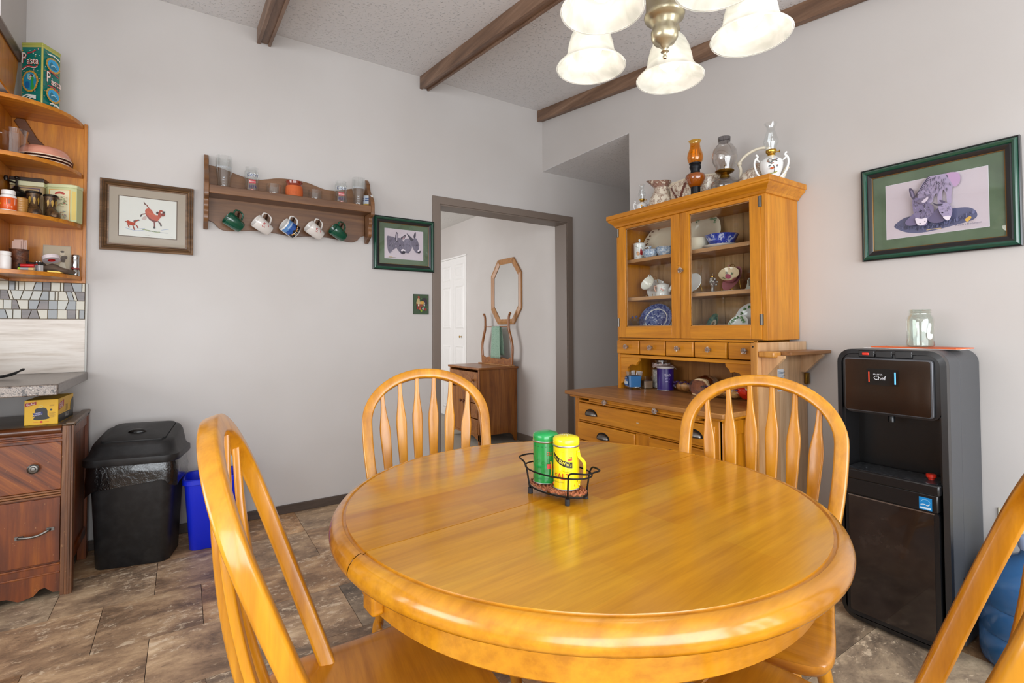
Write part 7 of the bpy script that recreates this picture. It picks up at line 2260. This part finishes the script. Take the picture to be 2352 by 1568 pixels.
for x in (580, 835):
    a.shape(Q([(x - 25, 770), (x + 30, 770), (x + 30, 850), (x - 25, 850)]), '#d9d6c4'); a.shape(circ(*q((x + 10, 715)), 0.003, 0.005), '#f2ecd8')
for x, y, c in ((535, 945, '#8a1e22'), (650, 975, '#b5583a'), (780, 970, '#9c938c'), (890, 1010, '#8a1e22'), (700, 1065, '#7d9a1e')):
    a.shape(circ(*q((x, y)), 0.008, 0.0085), c)
a.build('picture', t, 0.5)

# ---- mug rack
RX, RZ = -1.945, 1.72
rk = thing('mug_rack', 'dark pine wall shelf with scalloped back and mug pegs', 'shelf', (RX, 0, RZ))
hw_ = 0.455
topc = [(-0.445, 2.062), (-0.40, 2.058), (-0.355, 2.047), (-0.30, 2.03), (-0.245, 2.018), (-0.19, 2.018), (-0.14, 2.03), (-0.08, 2.045), (0.0, 2.05), (0.08, 2.045), (0.14, 2.03), (0.19, 2.018), (0.245, 2.018), (0.30, 2.03), (0.355, 2.047), (0.40, 2.058), (0.445, 2.062)]
botc = [(0.445, 1.745), (0.42, 1.735), (0.395, 1.708), (0.36, 1.695), (0.30, 1.70), (0.2, 1.712), (0.1, 1.708), (0.0, 1.698), (-0.1, 1.708), (-0.2, 1.712), (-0.30, 1.70), (-0.36, 1.695), (-0.395, 1.708), (-0.42, 1.735), (-0.445, 1.745)]
pts = spline(topc, False, 4) + spline(botc, False, 4)
MB().prism([(x, z - RZ) for x, z in pts], -0.02, -0.001, 'xz').build('back_board', RACKW, rk, smooth=30, bevel=0.001)
MB().box(-0.447, 0.447, -0.145, -0.02, 1.875 - RZ, 1.893 - RZ).build('shelf_board', RACKW, rk, bevel=0.001)
MB().box(-0.447, 0.447, -0.160, -0.145, 1.872 - RZ, 1.918 - RZ).build('shelf_lip', RACKW, rk, bevel=0.003)
sp_ = spline([(-0.001, 2.092), (-0.05, 2.092), (-0.062, 2.06), (-0.085, 2.02), (-0.125, 1.985), (-0.155, 1.945), (-0.16, 1.895), (-0.156, 1.858), (-0.12, 1.85), (-0.112, 1.84), (-0.115, 1.81), (-0.10, 1.785), (-0.105, 1.76), (-0.10, 1.735), (-0.07, 1.718), (-0.001, 1.718)], True, 4)
sp_ = [(min(y, -0.001), z) for y, z in sp_]
for s_ in (-1, 1):
    MB().prism([(y, z - RZ) for y, z in sp_], s_ * 0.447, s_ * 0.470, 'yz').build('end_bracket', RACKW, rk, smooth=30, bevel=0.003)
PEGX = [-2.243, -2.096, -1.950, -1.804, -1.661]
PEGW = mat('peg_wood', '#3a2415', 0.4)
for x in PEGX:
    MB().tube([(x - RX, -0.018, 1.772 - RZ), (x - RX, -0.07, 1.788 - RZ), (x - RX, -0.088, 1.797 - RZ)], [0.006, 0.006, 0.0068], 10).build('peg', PEGW, rk, smooth=40)


def mug(label, px, col, r, h, artfn=None, inner=None, taper=0.8, hcol=None, tilt=33):
    """mug hanging by its handle: root at the mug centre, local z = from base to opening"""
    t = thing('mug', label, 'mug', (0, 0, 0), group='mugs hanging on the rack pegs')
    ob = bpy.data.objects
    m_out = mat('mug_' + col.lstrip('#'), col, 0.15, coat=0.5)
    pr = [(0, 0), (r * taper * 0.9, 0), (r * taper, 0.004), (r * (taper + 1) / 2 * 1.03, h * 0.5), (r, h - 0.002), (r - 0.0015, h), (r - 0.004, h - 0.002), (r * (taper + 1) / 2 * 1.03 - 0.004, h * 0.5), (r * taper - 0.004, 0.008), (0, 0.007)]
    lathe_obj('cup', pr, m_out, t, 36)
    hx = -1
    MB().tube(spline([(-r * 0.92, 0, h * 0.82), (-r - 0.024, 0, h * 0.86), (-r - 0.033, 0, h * 0.62), (-r - 0.026, 0, h * 0.36), (-r * (taper + 0.75) / 2, 0, h * 0.24)], False, 6), [(0.0062, 0.0048)] * 25, 10, up=(0, 1, 0)).build('handle', mat('mug_' + (hcol or col).lstrip('#'), hcol or col, 0.15, coat=0.5), t, smooth=60)
    # orientation: opening points left, down slightly toward room; handle (-x local) points up
    th = R(tilt)
    zax = Vector((-math.cos(th), -0.30, math.sin(th))).normalized()     # base -> opening
    upv = Vector((math.sin(th), 0.12, math.cos(th)))
    xax = -(upv - zax * upv.dot(zax)).normalized()
    yax = zax.cross(xax)
    M = Matrix((xax, yax, zax)).transposed().to_4x4()
    # the handle's inner top rests on the peg
    grip = M @ Vector((-r - 0.027, 0, h * 0.66))
    M.translation = Vector((px, -0.078, 1.7985)) - grip
    t.matrix_world = M
    if artfn:
        a_ = ART(lambda u, v, d: ((r * (taper + (1 - taper) * v / h) + 0.0012 + d) * math.cos(math.pi / 2 + ARTA + u / r), (r * (taper + (1 - taper) * v / h) + 0.0012 + d) * math.sin(math.pi / 2 + ARTA + u / r), v))
        artfn(a_, r, h)
        a_.build('print', t, 0.2, 0.3)
    return t


ARTA = 0.0


def red_stamp(a, r, h):
    a.shape([(-0.004, 0.05), (0.010, 0.05), (0.010, 0.066), (-0.004, 0.066)], '#b3202a')
    a.shape(circ(0.003, 0.058, 0.0032), '#ded8d0')
    for p in ([(-0.016, 0.045), (-0.012, 0.05), (-0.014, 0.056)], [(-0.02, 0.058), (-0.015, 0.062), (-0.012, 0.066)], [(0.0, 0.03), (0.006, 0.034), (0.012, 0.031)], [(0.012, 0.036), (0.016, 0.042)]):
        a.line(p, 0.003, '#b3363c')


def night_scene(a, r, h):
    for i in range(24):
        u0 = -0.06 + i * 0.0052
        a.shape([(u0, 0.008), (u0 + 0.0052, 0.008), (u0 + 0.0052, h - 0.008), (u0, h - 0.008)], '#24509a', step=False)
    a.k += 1
    for i in range(24):
        u0 = -0.06 + i * 0.0052
        a.shape([(u0, 0.008), (u0 + 0.0052, 0.008), (u0 + 0.0052, 0.034 + 0.005 * math.sin(i)), (u0, 0.034 + 0.005 * math.sin(i - 1))], '#15161f', step=False)
        a.shape([(u0, 0.06), (u0 + 0.0052, 0.06), (u0 + 0.0052, h - 0.008), (u0, h - 0.008)], '#5d8cc0', step=False)
    a.k += 1
    for i in range(22):
        rr2 = random.Random(i)
        a.shape(circ(rr2.uniform(-0.05, 0.05), rr2.uniform(0.012, 0.03), 0.003), ['#d99a2a', '#e4dcc8', '#c26a1e'][i % 3])
    a.text('Niagara', 0.0, 0.068, 0.014, '#d6e4f0')


GREENM, WHITEM = '#0e4a36', '#d6d0ca'
mug('dark green mug at the left end of the rack, nearest the cow picture', PEGX[0], GREENM, 0.040, 0.092)
mug('white mug with a red stamp, second from the left end of the rack', PEGX[1], WHITEM, 0.041, 0.098, red_stamp, taper=0.78)
mug('blue scenic souvenir mug on the middle peg of the rack', PEGX[2], '#d9d6d2', 0.041, 0.092, night_scene, taper=1.0, tilt=30)
mug('white mug with a red stamp, second from the right end of the rack', PEGX[3], WHITEM, 0.041, 0.098, red_stamp, taper=0.78)
mug('dark green mug at the right end of the rack, nearest the donkeys', PEGX[4], GREENM, 0.040, 0.092)

# ---- glasses on the rack
RS = 1.8935
GL2 = glass('tumbler_glass', '#fafbfb', refl=1.5)
for x, lab in ((-2.318, 'tall clear pint glass at the left end of the mug rack'), (-1.556, 'tall clear pint glass at the right end of the mug rack')):
    t = thing('pint_glass', lab, 'glass', (x, -0.075, RS), group='glasses on the mug rack')
    lathe_obj('glass', chimney([(0.030, 0.0), (0.0325, 0.004), (0.034, 0.05), (0.041, 0.13), (0.0435, 0.17), (0.041, 0.205), (0.0405, 0.212)], 0.0022, True), GL2, t, 36)
    a = ART(cylwrap(0.04, math.atan2(CAM.y + 0.08, CAM.x - x), rfun=lambda v: 0.0345 + 0.0075 * min(1, v / 0.13) + 0.0008))
    a.text('Alexander', 0.0, 0.145, 0.021, '#b9bfc6', shear=0.3)
    for i, c_ in enumerate('KEITHS'):
        a.text(c_, 0.0, 0.085 - i * 0.014, 0.017, '#c9ccd0', rot=math.pi / 2)
    a.build('etched_lettering', t, 0.3)
for x, lab in ((-2.178, 'clear beer can glass with blue lettering, left half of the mug rack'), (-1.670, 'clear beer can glass with blue lettering, right half of the mug rack')):
    t = thing('beer_glass', lab, 'glass', (x, -0.08, RS), group='glasses on the mug rack')
    lathe_obj('glass', chimney([(0.034, 0.0), (0.038, 0.006), (0.039, 0.03), (0.0395, 0.12), (0.038, 0.14), (0.033, 0.156), (0.0345, 0.17)], 0.002, True), GL2, t, 36)
    fa = math.atan2(CAM.y + 0.08, CAM.x - x)
    a = ART(cylwrap(0.0398, fa + 0.1))
    a.text('Coors', 0.0, 0.122, 0.031, '#22306e', shear=0.3, sx=0.78)
    a.shape([(-0.016, 0.072), (0.018, 0.074), (0.016, 0.095), (-0.018, 0.093)], '#c8303c')
    a.text('Banquet', 0.0, 0.083, 0.011, '#f0e6e2', shear=0.3)
    a.text('BEER', 0.002, 0.053, 0.023, '#22306e', spacing=1.25, sx=0.72)
    for k in range(24):
        u0 = -0.06 + k * 0.005
        a.shape([(u0, 0.008), (u0 + 0.005, 0.008), (u0 + 0.005, 0.032), (u0, 0.032)], '#1d2f7c', step=False)
    a.k += 1
    a.shape(circ(0, 0.025, 0.0135, 0.0135, 18), '#d9534c').shape(circ(0, 0.025, 0.011, 0.011, 18), '#e6e2e0').blob([(-0.007, 0.021), (0.007, 0.021), (0.003, 0.03), (-0.003, 0.028)], '#2a3f86')
    a.build('printed_logo', t, 0.3)
for x, lab in ((-2.062, 'short clear tumbler left of the terracotta pot'), (-1.826, 'short clear tumbler right of the terracotta pot')):
    t = thing('short_tumbler', lab, 'glass', (x, -0.085, RS), group='glasses on the mug rack')
    lathe_obj('glass', chimney([(0.038, 0.0), (0.04, 0.003), (0.0405, 0.05), (0.0425, 0.088)], 0.0028, True), GL2, t, 36)
    lathe_obj('thick_base', [(0, 0.001), (0.037, 0.001), (0.037, 0.012), (0, 0.014)], glass('base_glass', '#f2f4f4', refl=2.2), t, 36)
t = thing('terracotta_pot', 'orange terracotta pot with glazed brown rim on the mug rack', 'pot', (-1.948, -0.085, RS))
lathe_obj('pot', [(0, 0), (0.034, 0), (0.038, 0.004), (0.048, 0.035), (0.05, 0.06), (0.048, 0.085), (0.0465, 0.094)], mat('terracotta', '#bf5a26', 0.7), t, 36)
lathe_obj('glazed_rim', [(0.0468, 0.092), (0.044, 0.104), (0.0445, 0.112), (0.049, 0.120), (0.0485, 0.124), (0.043, 0.122), (0.04, 0.105), (0.04, 0.02), (0, 0.015)], mat('glazed_rim', '#7d2a10', 0.12, coat=0.6), t, 36)
a = ART(cylwrap(0.0502, math.atan2(CAM.y + 0.08, CAM.x + 1.948)))
a.text('Dog', -0.01, 0.055, 0.026, '#b35222', spacing=1.3)
a.build('embossed_word', t, 0.7)
t = thing('booklet', 'small white booklet leaning by the right bracket of the mug rack', 'booklet', (-1.502, -0.085, RS), rot=(0, R(8), R(-62)))
MB().box(-0.035, 0.035, -0.004, 0.004, 0, 0.105).build('pages', mat('booklet_cream', '#dcd6c4', 0.6), t, bevel=0.001)
a = ART(flat(0, -0.0041, 0))
a.shape([(-0.034, 0.001), (0.034, 0.001), (0.034, 0.104), (-0.034, 0.104)], '#c6cdd6').shape([(-0.03, 0.006), (0.03, 0.006), (0.03, 0.05), (-0.03, 0.05)], '#c29a3e')
for i in range(2):
    a.shape([(-0.026, 0.082 - i * 0.012), (0.026, 0.082 - i * 0.012), (0.026, 0.088 - i * 0.012), (-0.026, 0.088 - i * 0.012)], '#3c5a8e')
a.build('cover_print', t, 0.5)

# ================================================================== next room: washstand, mirror, towel
ws = thing('washstand', 'oak washstand with lyre towel rail seen through the doorway', 'washstand', (0.325, 0.85, 0), R(-90))
# local x -> world -y ; so the stand spans local x from -0.66 (far) to 0 (near); local -y faces world -x
WW, WD, WH = 0.68, 0.46, 0.745
MB().box(-WW, 0, -WD, 0, WH - 0.022, WH).build('top', OAK_X, ws, bevel=0.006)
MB().box(-WW + 0.02, -WW + 0.04, -WD + 0.03, -0.01, 0.10, WH - 0.022).build('side_panel', OAK, ws)
ap_ = [(-WD + 0.03, WH - 0.022), (-0.01, WH - 0.022), (-0.01, 0.0), (-0.035, 0.0), (-0.06, 0.06), (-0.10, 0.085), (-WD + 0.12, 0.085), (-WD + 0.08, 0.06), (-WD + 0.055, 0.0), (-WD + 0.03, 0.0)]
MB().prism(ap_, -0.04, -0.02, 'yz').build('side_panel', OAK, ws, smooth=0, bevel=0.002)
MB().box(-WW + 0.04, -0.04, -0.02, -0.01, 0.1, WH - 0.022).build('back_panel', OAK, ws)
for x0 in (-WW + 0.02, -0.05):
    MB().box(x0, x0 + 0.03, -WD + 0.015, -WD + 0.035, 0.0, WH - 0.022).build('front_post', OAK, ws, bevel=0.002)
d = MB().box(-WW + 0.052, -0.052, -WD + 0.012, -WD + 0.03, 0.545, 0.70).build('drawer', OAK_X, ws, bevel=0.003)
for x in (-WW * 0.75, -0.14):
    lathe_obj('knob', [(0.008, 0), (0.007, 0.012), (0.017, 0.02), (0.016, 0.028), (0, 0.031)], OAK, d, 16, (x, -WD + 0.012, 0.62), rot=(math.pi / 2, 0, 0))
for x0, x1, kx in ((-WW + 0.052, -0.345, -0.37), (-0.335, -0.2, -0.31)):
    dd = MB().box(x0, x1, -WD + 0.012, -WD + 0.03, 0.10, 0.53).build('cupboard_door', OAK, ws, bevel=0.003)
    lathe_obj('knob', [(0.008, 0), (0.007, 0.012), (0.017, 0.02), (0.016, 0.028), (0, 0.031)], mat('copper_knob', '#8a5f48', 0.3, 0.8), dd, 16, (kx, -WD + 0.012, 0.4), rot=(math.pi / 2, 0, 0))
for z0, z1 in ((0.40, 0.53), (0.25, 0.39), (0.10, 0.24)):
    MB().box(-0.19, -0.052, -WD + 0.012, -WD + 0.03, z0, z1).build('small_drawer', OAK_X, ws, bevel=0.003)
MB().prism([(-WW + 0.02, 0.1), (-0.02, 0.1), (-0.02, 0.03), (-0.08, 0.05), (-0.14, 0.075), (-WW + 0.14, 0.075), (-WW + 0.08, 0.05), (-WW + 0.02, 0.03)], -WD + 0.015, -WD + 0.03, 'xz').build('apron', OAK_X, ws, smooth=0)
# towel rack on the back edge: two serpentine uprights, base board and rail
rack_x = (-0.60, -0.02)
for x, f in zip(rack_x, (1, -1)):
    pts = [(x + f * dx, -0.07, WH + dz) for dx, dz in ((0.0, 0.02), (-0.008, 0.10), (-0.012, 0.2), (0.02, 0.3), (0.05, 0.37), (0.055, 0.44), (0.05, 0.5), (0.03, 0.535), (0.02, 0.53))]
    MB().tube(spline(pts, False, 4), [(0.011, 0.024 - 0.0004 * i) for i in range(33)], 8, up=(0, 1, 0)).build('rack_upright', OAK, ws, smooth=50)
MB().prism([(rack_x[0] - 0.01, WH), (rack_x[1] + 0.01, WH), (rack_x[1] + 0.0, WH + 0.09), (rack_x[1] - 0.06, WH + 0.07), (rack_x[1] - 0.2, WH + 0.085), (rack_x[0] + 0.2, WH + 0.085), (rack_x[0] + 0.06, WH + 0.07), (rack_x[0], WH + 0.09)], -0.08, -0.06, 'xz').build('splash_board', OAK_X, ws, smooth=0, bevel=0.002)
MB().box(rack_x[0] - 0.03, rack_x[1] + 0.02, -0.115, -0.05, WH, WH + 0.012).build('rack_base', OAKM, ws, bevel=0.003)
MB().tube([(rack_x[0] + 0.03, -0.07, WH + 0.40), (rack_x[1] - 0.04, -0.07, WH + 0.40)], 0.005, 8).build('towel_rail', OAK, ws)
# towel
tw_ = thing('hand_towel', 'folded sage green hand towel hanging on the washstand rail', 'towel', (0.255, 1.15, WH + 0.405))
TOW = speckle('green_terry', ['#7d9c88', '#94b29e', '#a5c0ae'], 140, 0.95, 0.5)
for sgn, ln in ((-1, 0.335), (1, 0.30)):
    vs_, fs_ = [], []
    nx, nz = 12, 12
    for j in range(nz + 1):
        for i in range(nx + 1):
            y = -0.07 + 0.16 * i / nx
            s = j / nz
            sp2 = 1 + 0.45 * s * (1 if i < nx / 2 else 0.4)
            vs_.append((sgn * (0.008 + 0.012 * s + 0.006 * math.sin(i * 1.3 + s * 2)), y * sp2, -ln * s))
    for j in range(nz):
        for i in range(nx):
            fs_.append((j * (nx + 1) + i, j * (nx + 1) + i + 1, (j + 1) * (nx + 1) + i + 1, (j + 1) * (nx + 1) + i))
    o = MB().add(vs_, fs_).build('towel_fold', TOW, tw_, smooth=60)
    so_ = o.modifiers.new('thick', 'SOLIDIFY'); so_.thickness = 0.006; so_.offset = 0
# octagonal mirror
mr_ = thing('octagonal_mirror', 'oak framed elongated octagon mirror on the next room wall', 'mirror', (XM, 1.085, 1.515), R(-90))
oct_ = lambda hx, hz, c: [(-hx + c, hz), (hx - c, hz), (hx, hz - c * 1.15), (hx, -hz + c * 1.15), (hx - c, -hz), (-hx + c, -hz), (-hx, -hz + c * 1.15), (-hx, hz - c * 1.15)]
OO, OI = oct_(0.29, 0.345, 0.14), oct_(0.235, 0.29, 0.118)
OM = oct_(0.262, 0.318, 0.129)
for i in range(8):
    j = (i + 1) % 8
    b = MB()
    b.loft([[(OO[i][0], -0.001, OO[i][1]), (OO[i][0], -0.018, OO[i][1]), (OM[i][0], -0.026, OM[i][1]), (OI[i][0], -0.012, OI[i][1]), (OI[i][0], -0.001, OI[i][1])],
            [(OO[j][0], -0.001, OO[j][1]), (OO[j][0], -0.018, OO[j][1]), (OM[j][0], -0.026, OM[j][1]), (OI[j][0], -0.012, OI[j][1]), (OI[j][0], -0.001, OI[j][1])]])
    b.build('frame_piece', OAKM, mr_, smooth=20)
MB().prism(OI, -0.008, -0.001, 'xz').build('mirror_glass', mat('mirror_silver', '#e6e8e8', 0.02, 1.0), mr_, smooth=0)

# ================================================================== water cooler by the right wall
wc = thing('water_cooler', 'tall black and steel bottom-loading water cooler by the wall', 'water cooler', (-0.015, -2.392, 0), R(-90))
CWD, CD, CHH = 0.335, 0.345, 1.035
BP = mat('cooler_black', '#141416', 0.32, coat=0.2)
BG = mat('cooler_grey_side', '#4a4c50', 0.42, 0.25)
STB = mat('black_stainless', '#4a3f37', 0.14, 0.85)


def rr_front(x0, x1, z0, z1, r, n=6):
    pts = []
    for cx_, cz_, a0 in ((x1 - r, z1 - r, 0), (x0 + r, z1 - r, 90), (x0 + r, z0 + r, 180), (x1 - r, z0 + r, 270)):
        for i in range(n + 1):
            an = R(a0 + 90 * i / n)
            pts.append((cx_ + r * math.cos(an), cz_ + r * math.sin(an)))
    return pts


# side shell, rounded at the top
sh_ = [(0.0, 0.01), (CWD, 0.01)] + [(CWD - 0.05 + 0.05 * math.cos(R(9 * i)), CHH - 0.05 + 0.05 * math.sin(R(9 * i))) for i in range(11)] + [(0.05 - 0.05 * math.sin(R(9 * i)), CHH - 0.05 + 0.05 * math.cos(R(9 * i))) for i in range(11)]
MB().prism(sh_, -CD + 0.135, -0.0, 'xz').build('body_shell', BG, wc, smooth=35, bevel=0.002)
ro, ri = rr_front(0, CWD, 0.012, CHH, 0.05), rr_front(0.016, CWD - 0.016, 0.028, CHH - 0.016, 0.038)


def ring_sweep(stations):
    b_ = MB()
    n_ = len(ro)
    for i in range(n_):
        j = (i + 1) % n_
        for (A, ya), (B, yb) in zip(stations[:-1], stations[1:]):
            b_.poly([(A[i][0], ya, A[i][1]), (A[j][0], ya, A[j][1]), (B[j][0], yb, B[j][1]), (B[i][0], yb, B[i][1])])
    return b_


ring_sweep([(ro, -CD + 0.134), (ro, -CD + 0.031), (ri, -CD + 0.031), (ri, -CD + 0.134), (ro, -CD + 0.134)]).build('front_shell', BG, wc, smooth=35)
# front bezel: a raised ring around the recess
ring_sweep([(ro, -CD + 0.03), (ro, -CD + 0.004), (ri, -CD), (ri, -CD + 0.006), (ri, -CD + 0.03), (ro, -CD + 0.03)]).build('bezel', BP, wc, smooth=35)
# recessed alcove
al = MB()
az0, az1, ax0, ax1 = 0.585, 0.800, 0.02, CWD - 0.02
al.box(0.016, CWD - 0.016, -CD + 0.12, -CD + 0.13, 0.03, CHH - 0.016)
al.build('alcove_back', speckle('splashed_black', ['#0a0a0b', '#0d0d0e', '#0d0d0e', '#26282c'], 34, 0.3, detail=8, lo=0.4, hi=0.8), wc, smooth=0)
for x0, x1 in ((0.016, 0.024), (CWD - 0.024, CWD - 0.016)):
    MB().box(x0, x1, -CD + 0.012, -CD + 0.12, 0.56, 0.81).build('alcove_cheek', BP, wc, smooth=0)
# upper steel panel on a black tray
MB().prism(rr_front(0.018, CWD - 0.018, 0.795, CHH - 0.018, 0.03), -CD + 0.008, -CD + 0.12, 'xz').build('head_housing', BP, wc, smooth=35)
MB().prism(rr_front(0.03, CWD - 0.034, 0.803, CHH - 0.032, 0.01), -CD - 0.008, -CD + 0.008, 'xz').build('panel_surround', mat('grey_trim', '#57585c', 0.35, 0.4), wc, smooth=35, bevel=0.002)
pn = MB().prism(rr_front(0.034, CWD - 0.040, 0.807, CHH - 0.037, 0.007), -CD - 0.0105, -CD - 0.008, 'xz').build('steel_panel', STB, wc, smooth=35)
ds_ = MB().prism(rr_front(0.105, 0.205, 0.905, 0.965, 0.004), -CD - 0.0125, -CD - 0.0105, 'xz').build('display', mat('display_black', '#0e0d0d', 0.1, coat=0.6), pn, smooth=0)
a = ART(flat(0.155, -CD - 0.0128, 0.935))
a.text('MASTER', -0.013, 0.009, 0.0075, '#e6e8ee', spacing=1.1)
a.text('Chef', -0.008, -0.004, 0.020, '#e6e8ee')
a.build('logo_lettering', pn, 0.3)
MB().box(0.112, 0.115, -CD - 0.0132, -CD - 0.0124, 0.915, 0.953).build('hot_light', mat('red_led', '#d23a1c', 0.4, emit='#e2401c', estr=1.6), pn, smooth=0)
MB().box(0.193, 0.197, -CD - 0.0132, -CD - 0.0124, 0.912, 0.955).build('cold_light', mat('blue_led', '#4a9ae0', 0.4, emit='#58a6ea', estr=1.8), pn, smooth=0)
for i, x in enumerate((0.075, 0.13, 0.19)):
    bt = MB().box(x, x + 0.052, -CD + 0.0, -CD + 0.05, CHH - 0.030, CHH - 0.004).build('push_button', BP, wc, bevel=0.003)
    if i == 0:
        MB().box(x + 0.013, x + 0.035, -CD - 0.004, -CD + 0.0, CHH - 0.0215, CHH - 0.012).build('red_lock', mat('red_plastic', '#d4301c', 0.35), bt, bevel=0.002)
MB().lathe([(0.011, 0), (0.011, 0.03), (0.008, 0.034)], 14, c=(0.16, -CD + 0.05, 0.768)).build('spout', BP, wc, smooth=40)
# drip tray and lower door
tr_ = MB().box(0.02, CWD - 0.02, -CD - 0.018, -CD + 0.12, 0.545, 0.583).build('drip_tray', BP, wc, bevel=0.006)
MB().box(0.03, CWD - 0.03, -CD - 0.012, -CD + 0.11, 0.5825, 0.5845).build('drip_grille', speckle('wet_grille', ['#1c1d20', '#3a3c40', '#8a8c90'], 90, 0.3, lo=0.45, hi=0.75), tr_, smooth=0)
lathe_obj('red_cap', [(0, 0), (0.009, 0), (0.009, 0.006), (0.015, 0.009), (0.015, 0.018), (0.012, 0.02), (0, 0.02)], mat('red_plastic', '#d4301c', 0.35), tr_, 20, (CWD - 0.062, -CD + 0.05, 0.584))
MB().box(0.022, CWD - 0.026, -CD - 0.014, -CD + 0.02, 0.488, 0.547).build('tray_front', BP, wc, bevel=0.004)
dr2 = MB().prism(rr_front(0.024, CWD - 0.026, 0.034, 0.486, 0.012), -CD - 0.006, -CD + 0.03, 'xz').build('lower_door', BP, wc, smooth=35)
MB().prism(rr_front(0.036, CWD - 0.040, 0.05, 0.480, 0.004), -CD - 0.009, -CD - 0.006, 'xz').build('door_panel', speckle('smudged_glass_panel', ['#1a1210', '#221a17', '#2c231f', '#3c332e'], 5, 0.12, detail=7, lo=0.35, hi=0.75, coat=0.5), dr2, smooth=0)
MB().box(0.034, CWD - 0.038, -CD - 0.0095, -CD - 0.006, 0.480, 0.4835).build('door_edge', STEEL, dr2, smooth=0)
a = ART(flat(CWD - 0.078, -CD - 0.0144, 0.492))
a.shape([(0, 0), (0.036, 0), (0.036, 0.042), (0, 0.042)], '#1a86c9').shape([(0.003, 0.003), (0.033, 0.003), (0.033, 0.009), (0.003, 0.009)], '#cfe6f4')
a.line([(0.004, 0.016), (0.014, 0.019), (0.024, 0.016), (0.03, 0.022)], 0.002, '#e6f2fa').line([(0.005, 0.026), (0.012, 0.034), (0.024, 0.034), (0.031, 0.026)], 0.0014, '#8cc6e8')
a.build('energy_sticker', wc, 0.4)
MB().box(CWD - 0.0005, CWD + 0.0006, -CD + 0.12, -CD + 0.126, 0.2, 0.25).build('side_slot', mat('slot_black', '#060606', 0.6), wc, smooth=0)

# papers and jar on the cooler
TOPC = CHH + 0.0005
for i, (lab, col, dx, dy, w_, l_, rz, th2) in enumerate((('white envelope lowest of the papers on the cooler', '#e6e2de', 0.0, 0.0, 0.29, 0.13, 4, 0.0025), ('orange folder lying on the cooler under the jar', '#d9622c', 0.015, 0.01, 0.27, 0.14, -6, 0.004), ('small cream paper on the orange folder', '#d8cdb8', -0.03, 0.03, 0.12, 0.09, 12, 0.0015))):
    z = TOPC + [0, 0.003, 0.0075][i]
    o = MB().box(-w_ / 2, w_ / 2, -l_ / 2, l_ / 2, 0, th2).build('envelope' if i == 0 else 'folder' if i == 1 else 'paper_slip', mat('paper_%d' % i, col, 0.6), None, (-0.175 + dy, -2.392 - 0.19 - dx, z), (0, 0, R(-90 + rz)))
    tag(o, lab, 'paper', 'papers on the water cooler')
loc = (-0.17, -2.60, TOPC + 0.0095)
t = thing('glass_jar', 'empty clear glass jar with a torn label on the water cooler', 'jar', loc, face_cam(loc) + math.pi / 2)
JG = glass('jar_green_glass', '#f4f8f5', refl=2.2)
lathe_obj('jar', chimney([(0.038, 0.0), (0.042, 0.004), (0.0425, 0.10), (0.039, 0.112), (0.034, 0.12), (0.0335, 0.124), (0.0355, 0.127), (0.0335, 0.131), (0.0355, 0.134), (0.0335, 0.139)], 0.0035, True), JG, t, 36)
a = ART(cylwrap(0.0428, -math.pi / 2))
a.blob([(0.022, 0.03), (0.036, 0.028), (0.04, 0.045), (0.03, 0.05), (0.036, 0.08), (0.026, 0.085), (0.02, 0.055)], '#dfe2e0')
a.build('torn_label', t, 0.6)

# blue water jug beside the cooler
loc = (-0.17, -2.885, 0)
t = thing('water_jug', 'large blue translucent water jug on the floor beside the cooler', 'water jug', loc)
JUG = bpy.data.materials.new('blue_jug')
JUG.use_nodes = True
nt = JUG.node_tree
bs = nt.nodes['Principled BSDF']
bs.inputs['Base Color'].default_value = lin('#3f78b4'); bs.inputs['Roughness'].default_value = 0.12
bs.inputs['Transmission Weight'].default_value = 0.35; bs.inputs['Alpha'].default_value = 0.85
pr = [(0, 0), (0.11, 0), (0.13, 0.012), (0.135, 0.03), (0.135, 0.10), (0.129, 0.108), (0.135, 0.116), (0.135, 0.19), (0.129, 0.198), (0.135, 0.206), (0.135, 0.27), (0.12, 0.305), (0.07, 0.345), (0.035, 0.365), (0.03, 0.375), (0.03, 0.40), (0, 0.40)]
lathe_obj('jug', pr, JUG, t, 40)
lathe_obj('cap', [(0.033, 0.385), (0.035, 0.39), (0.035, 0.42), (0.03, 0.426), (0, 0.427)], mat('jug_cap', '#a9bde0', 0.4), t, 24)
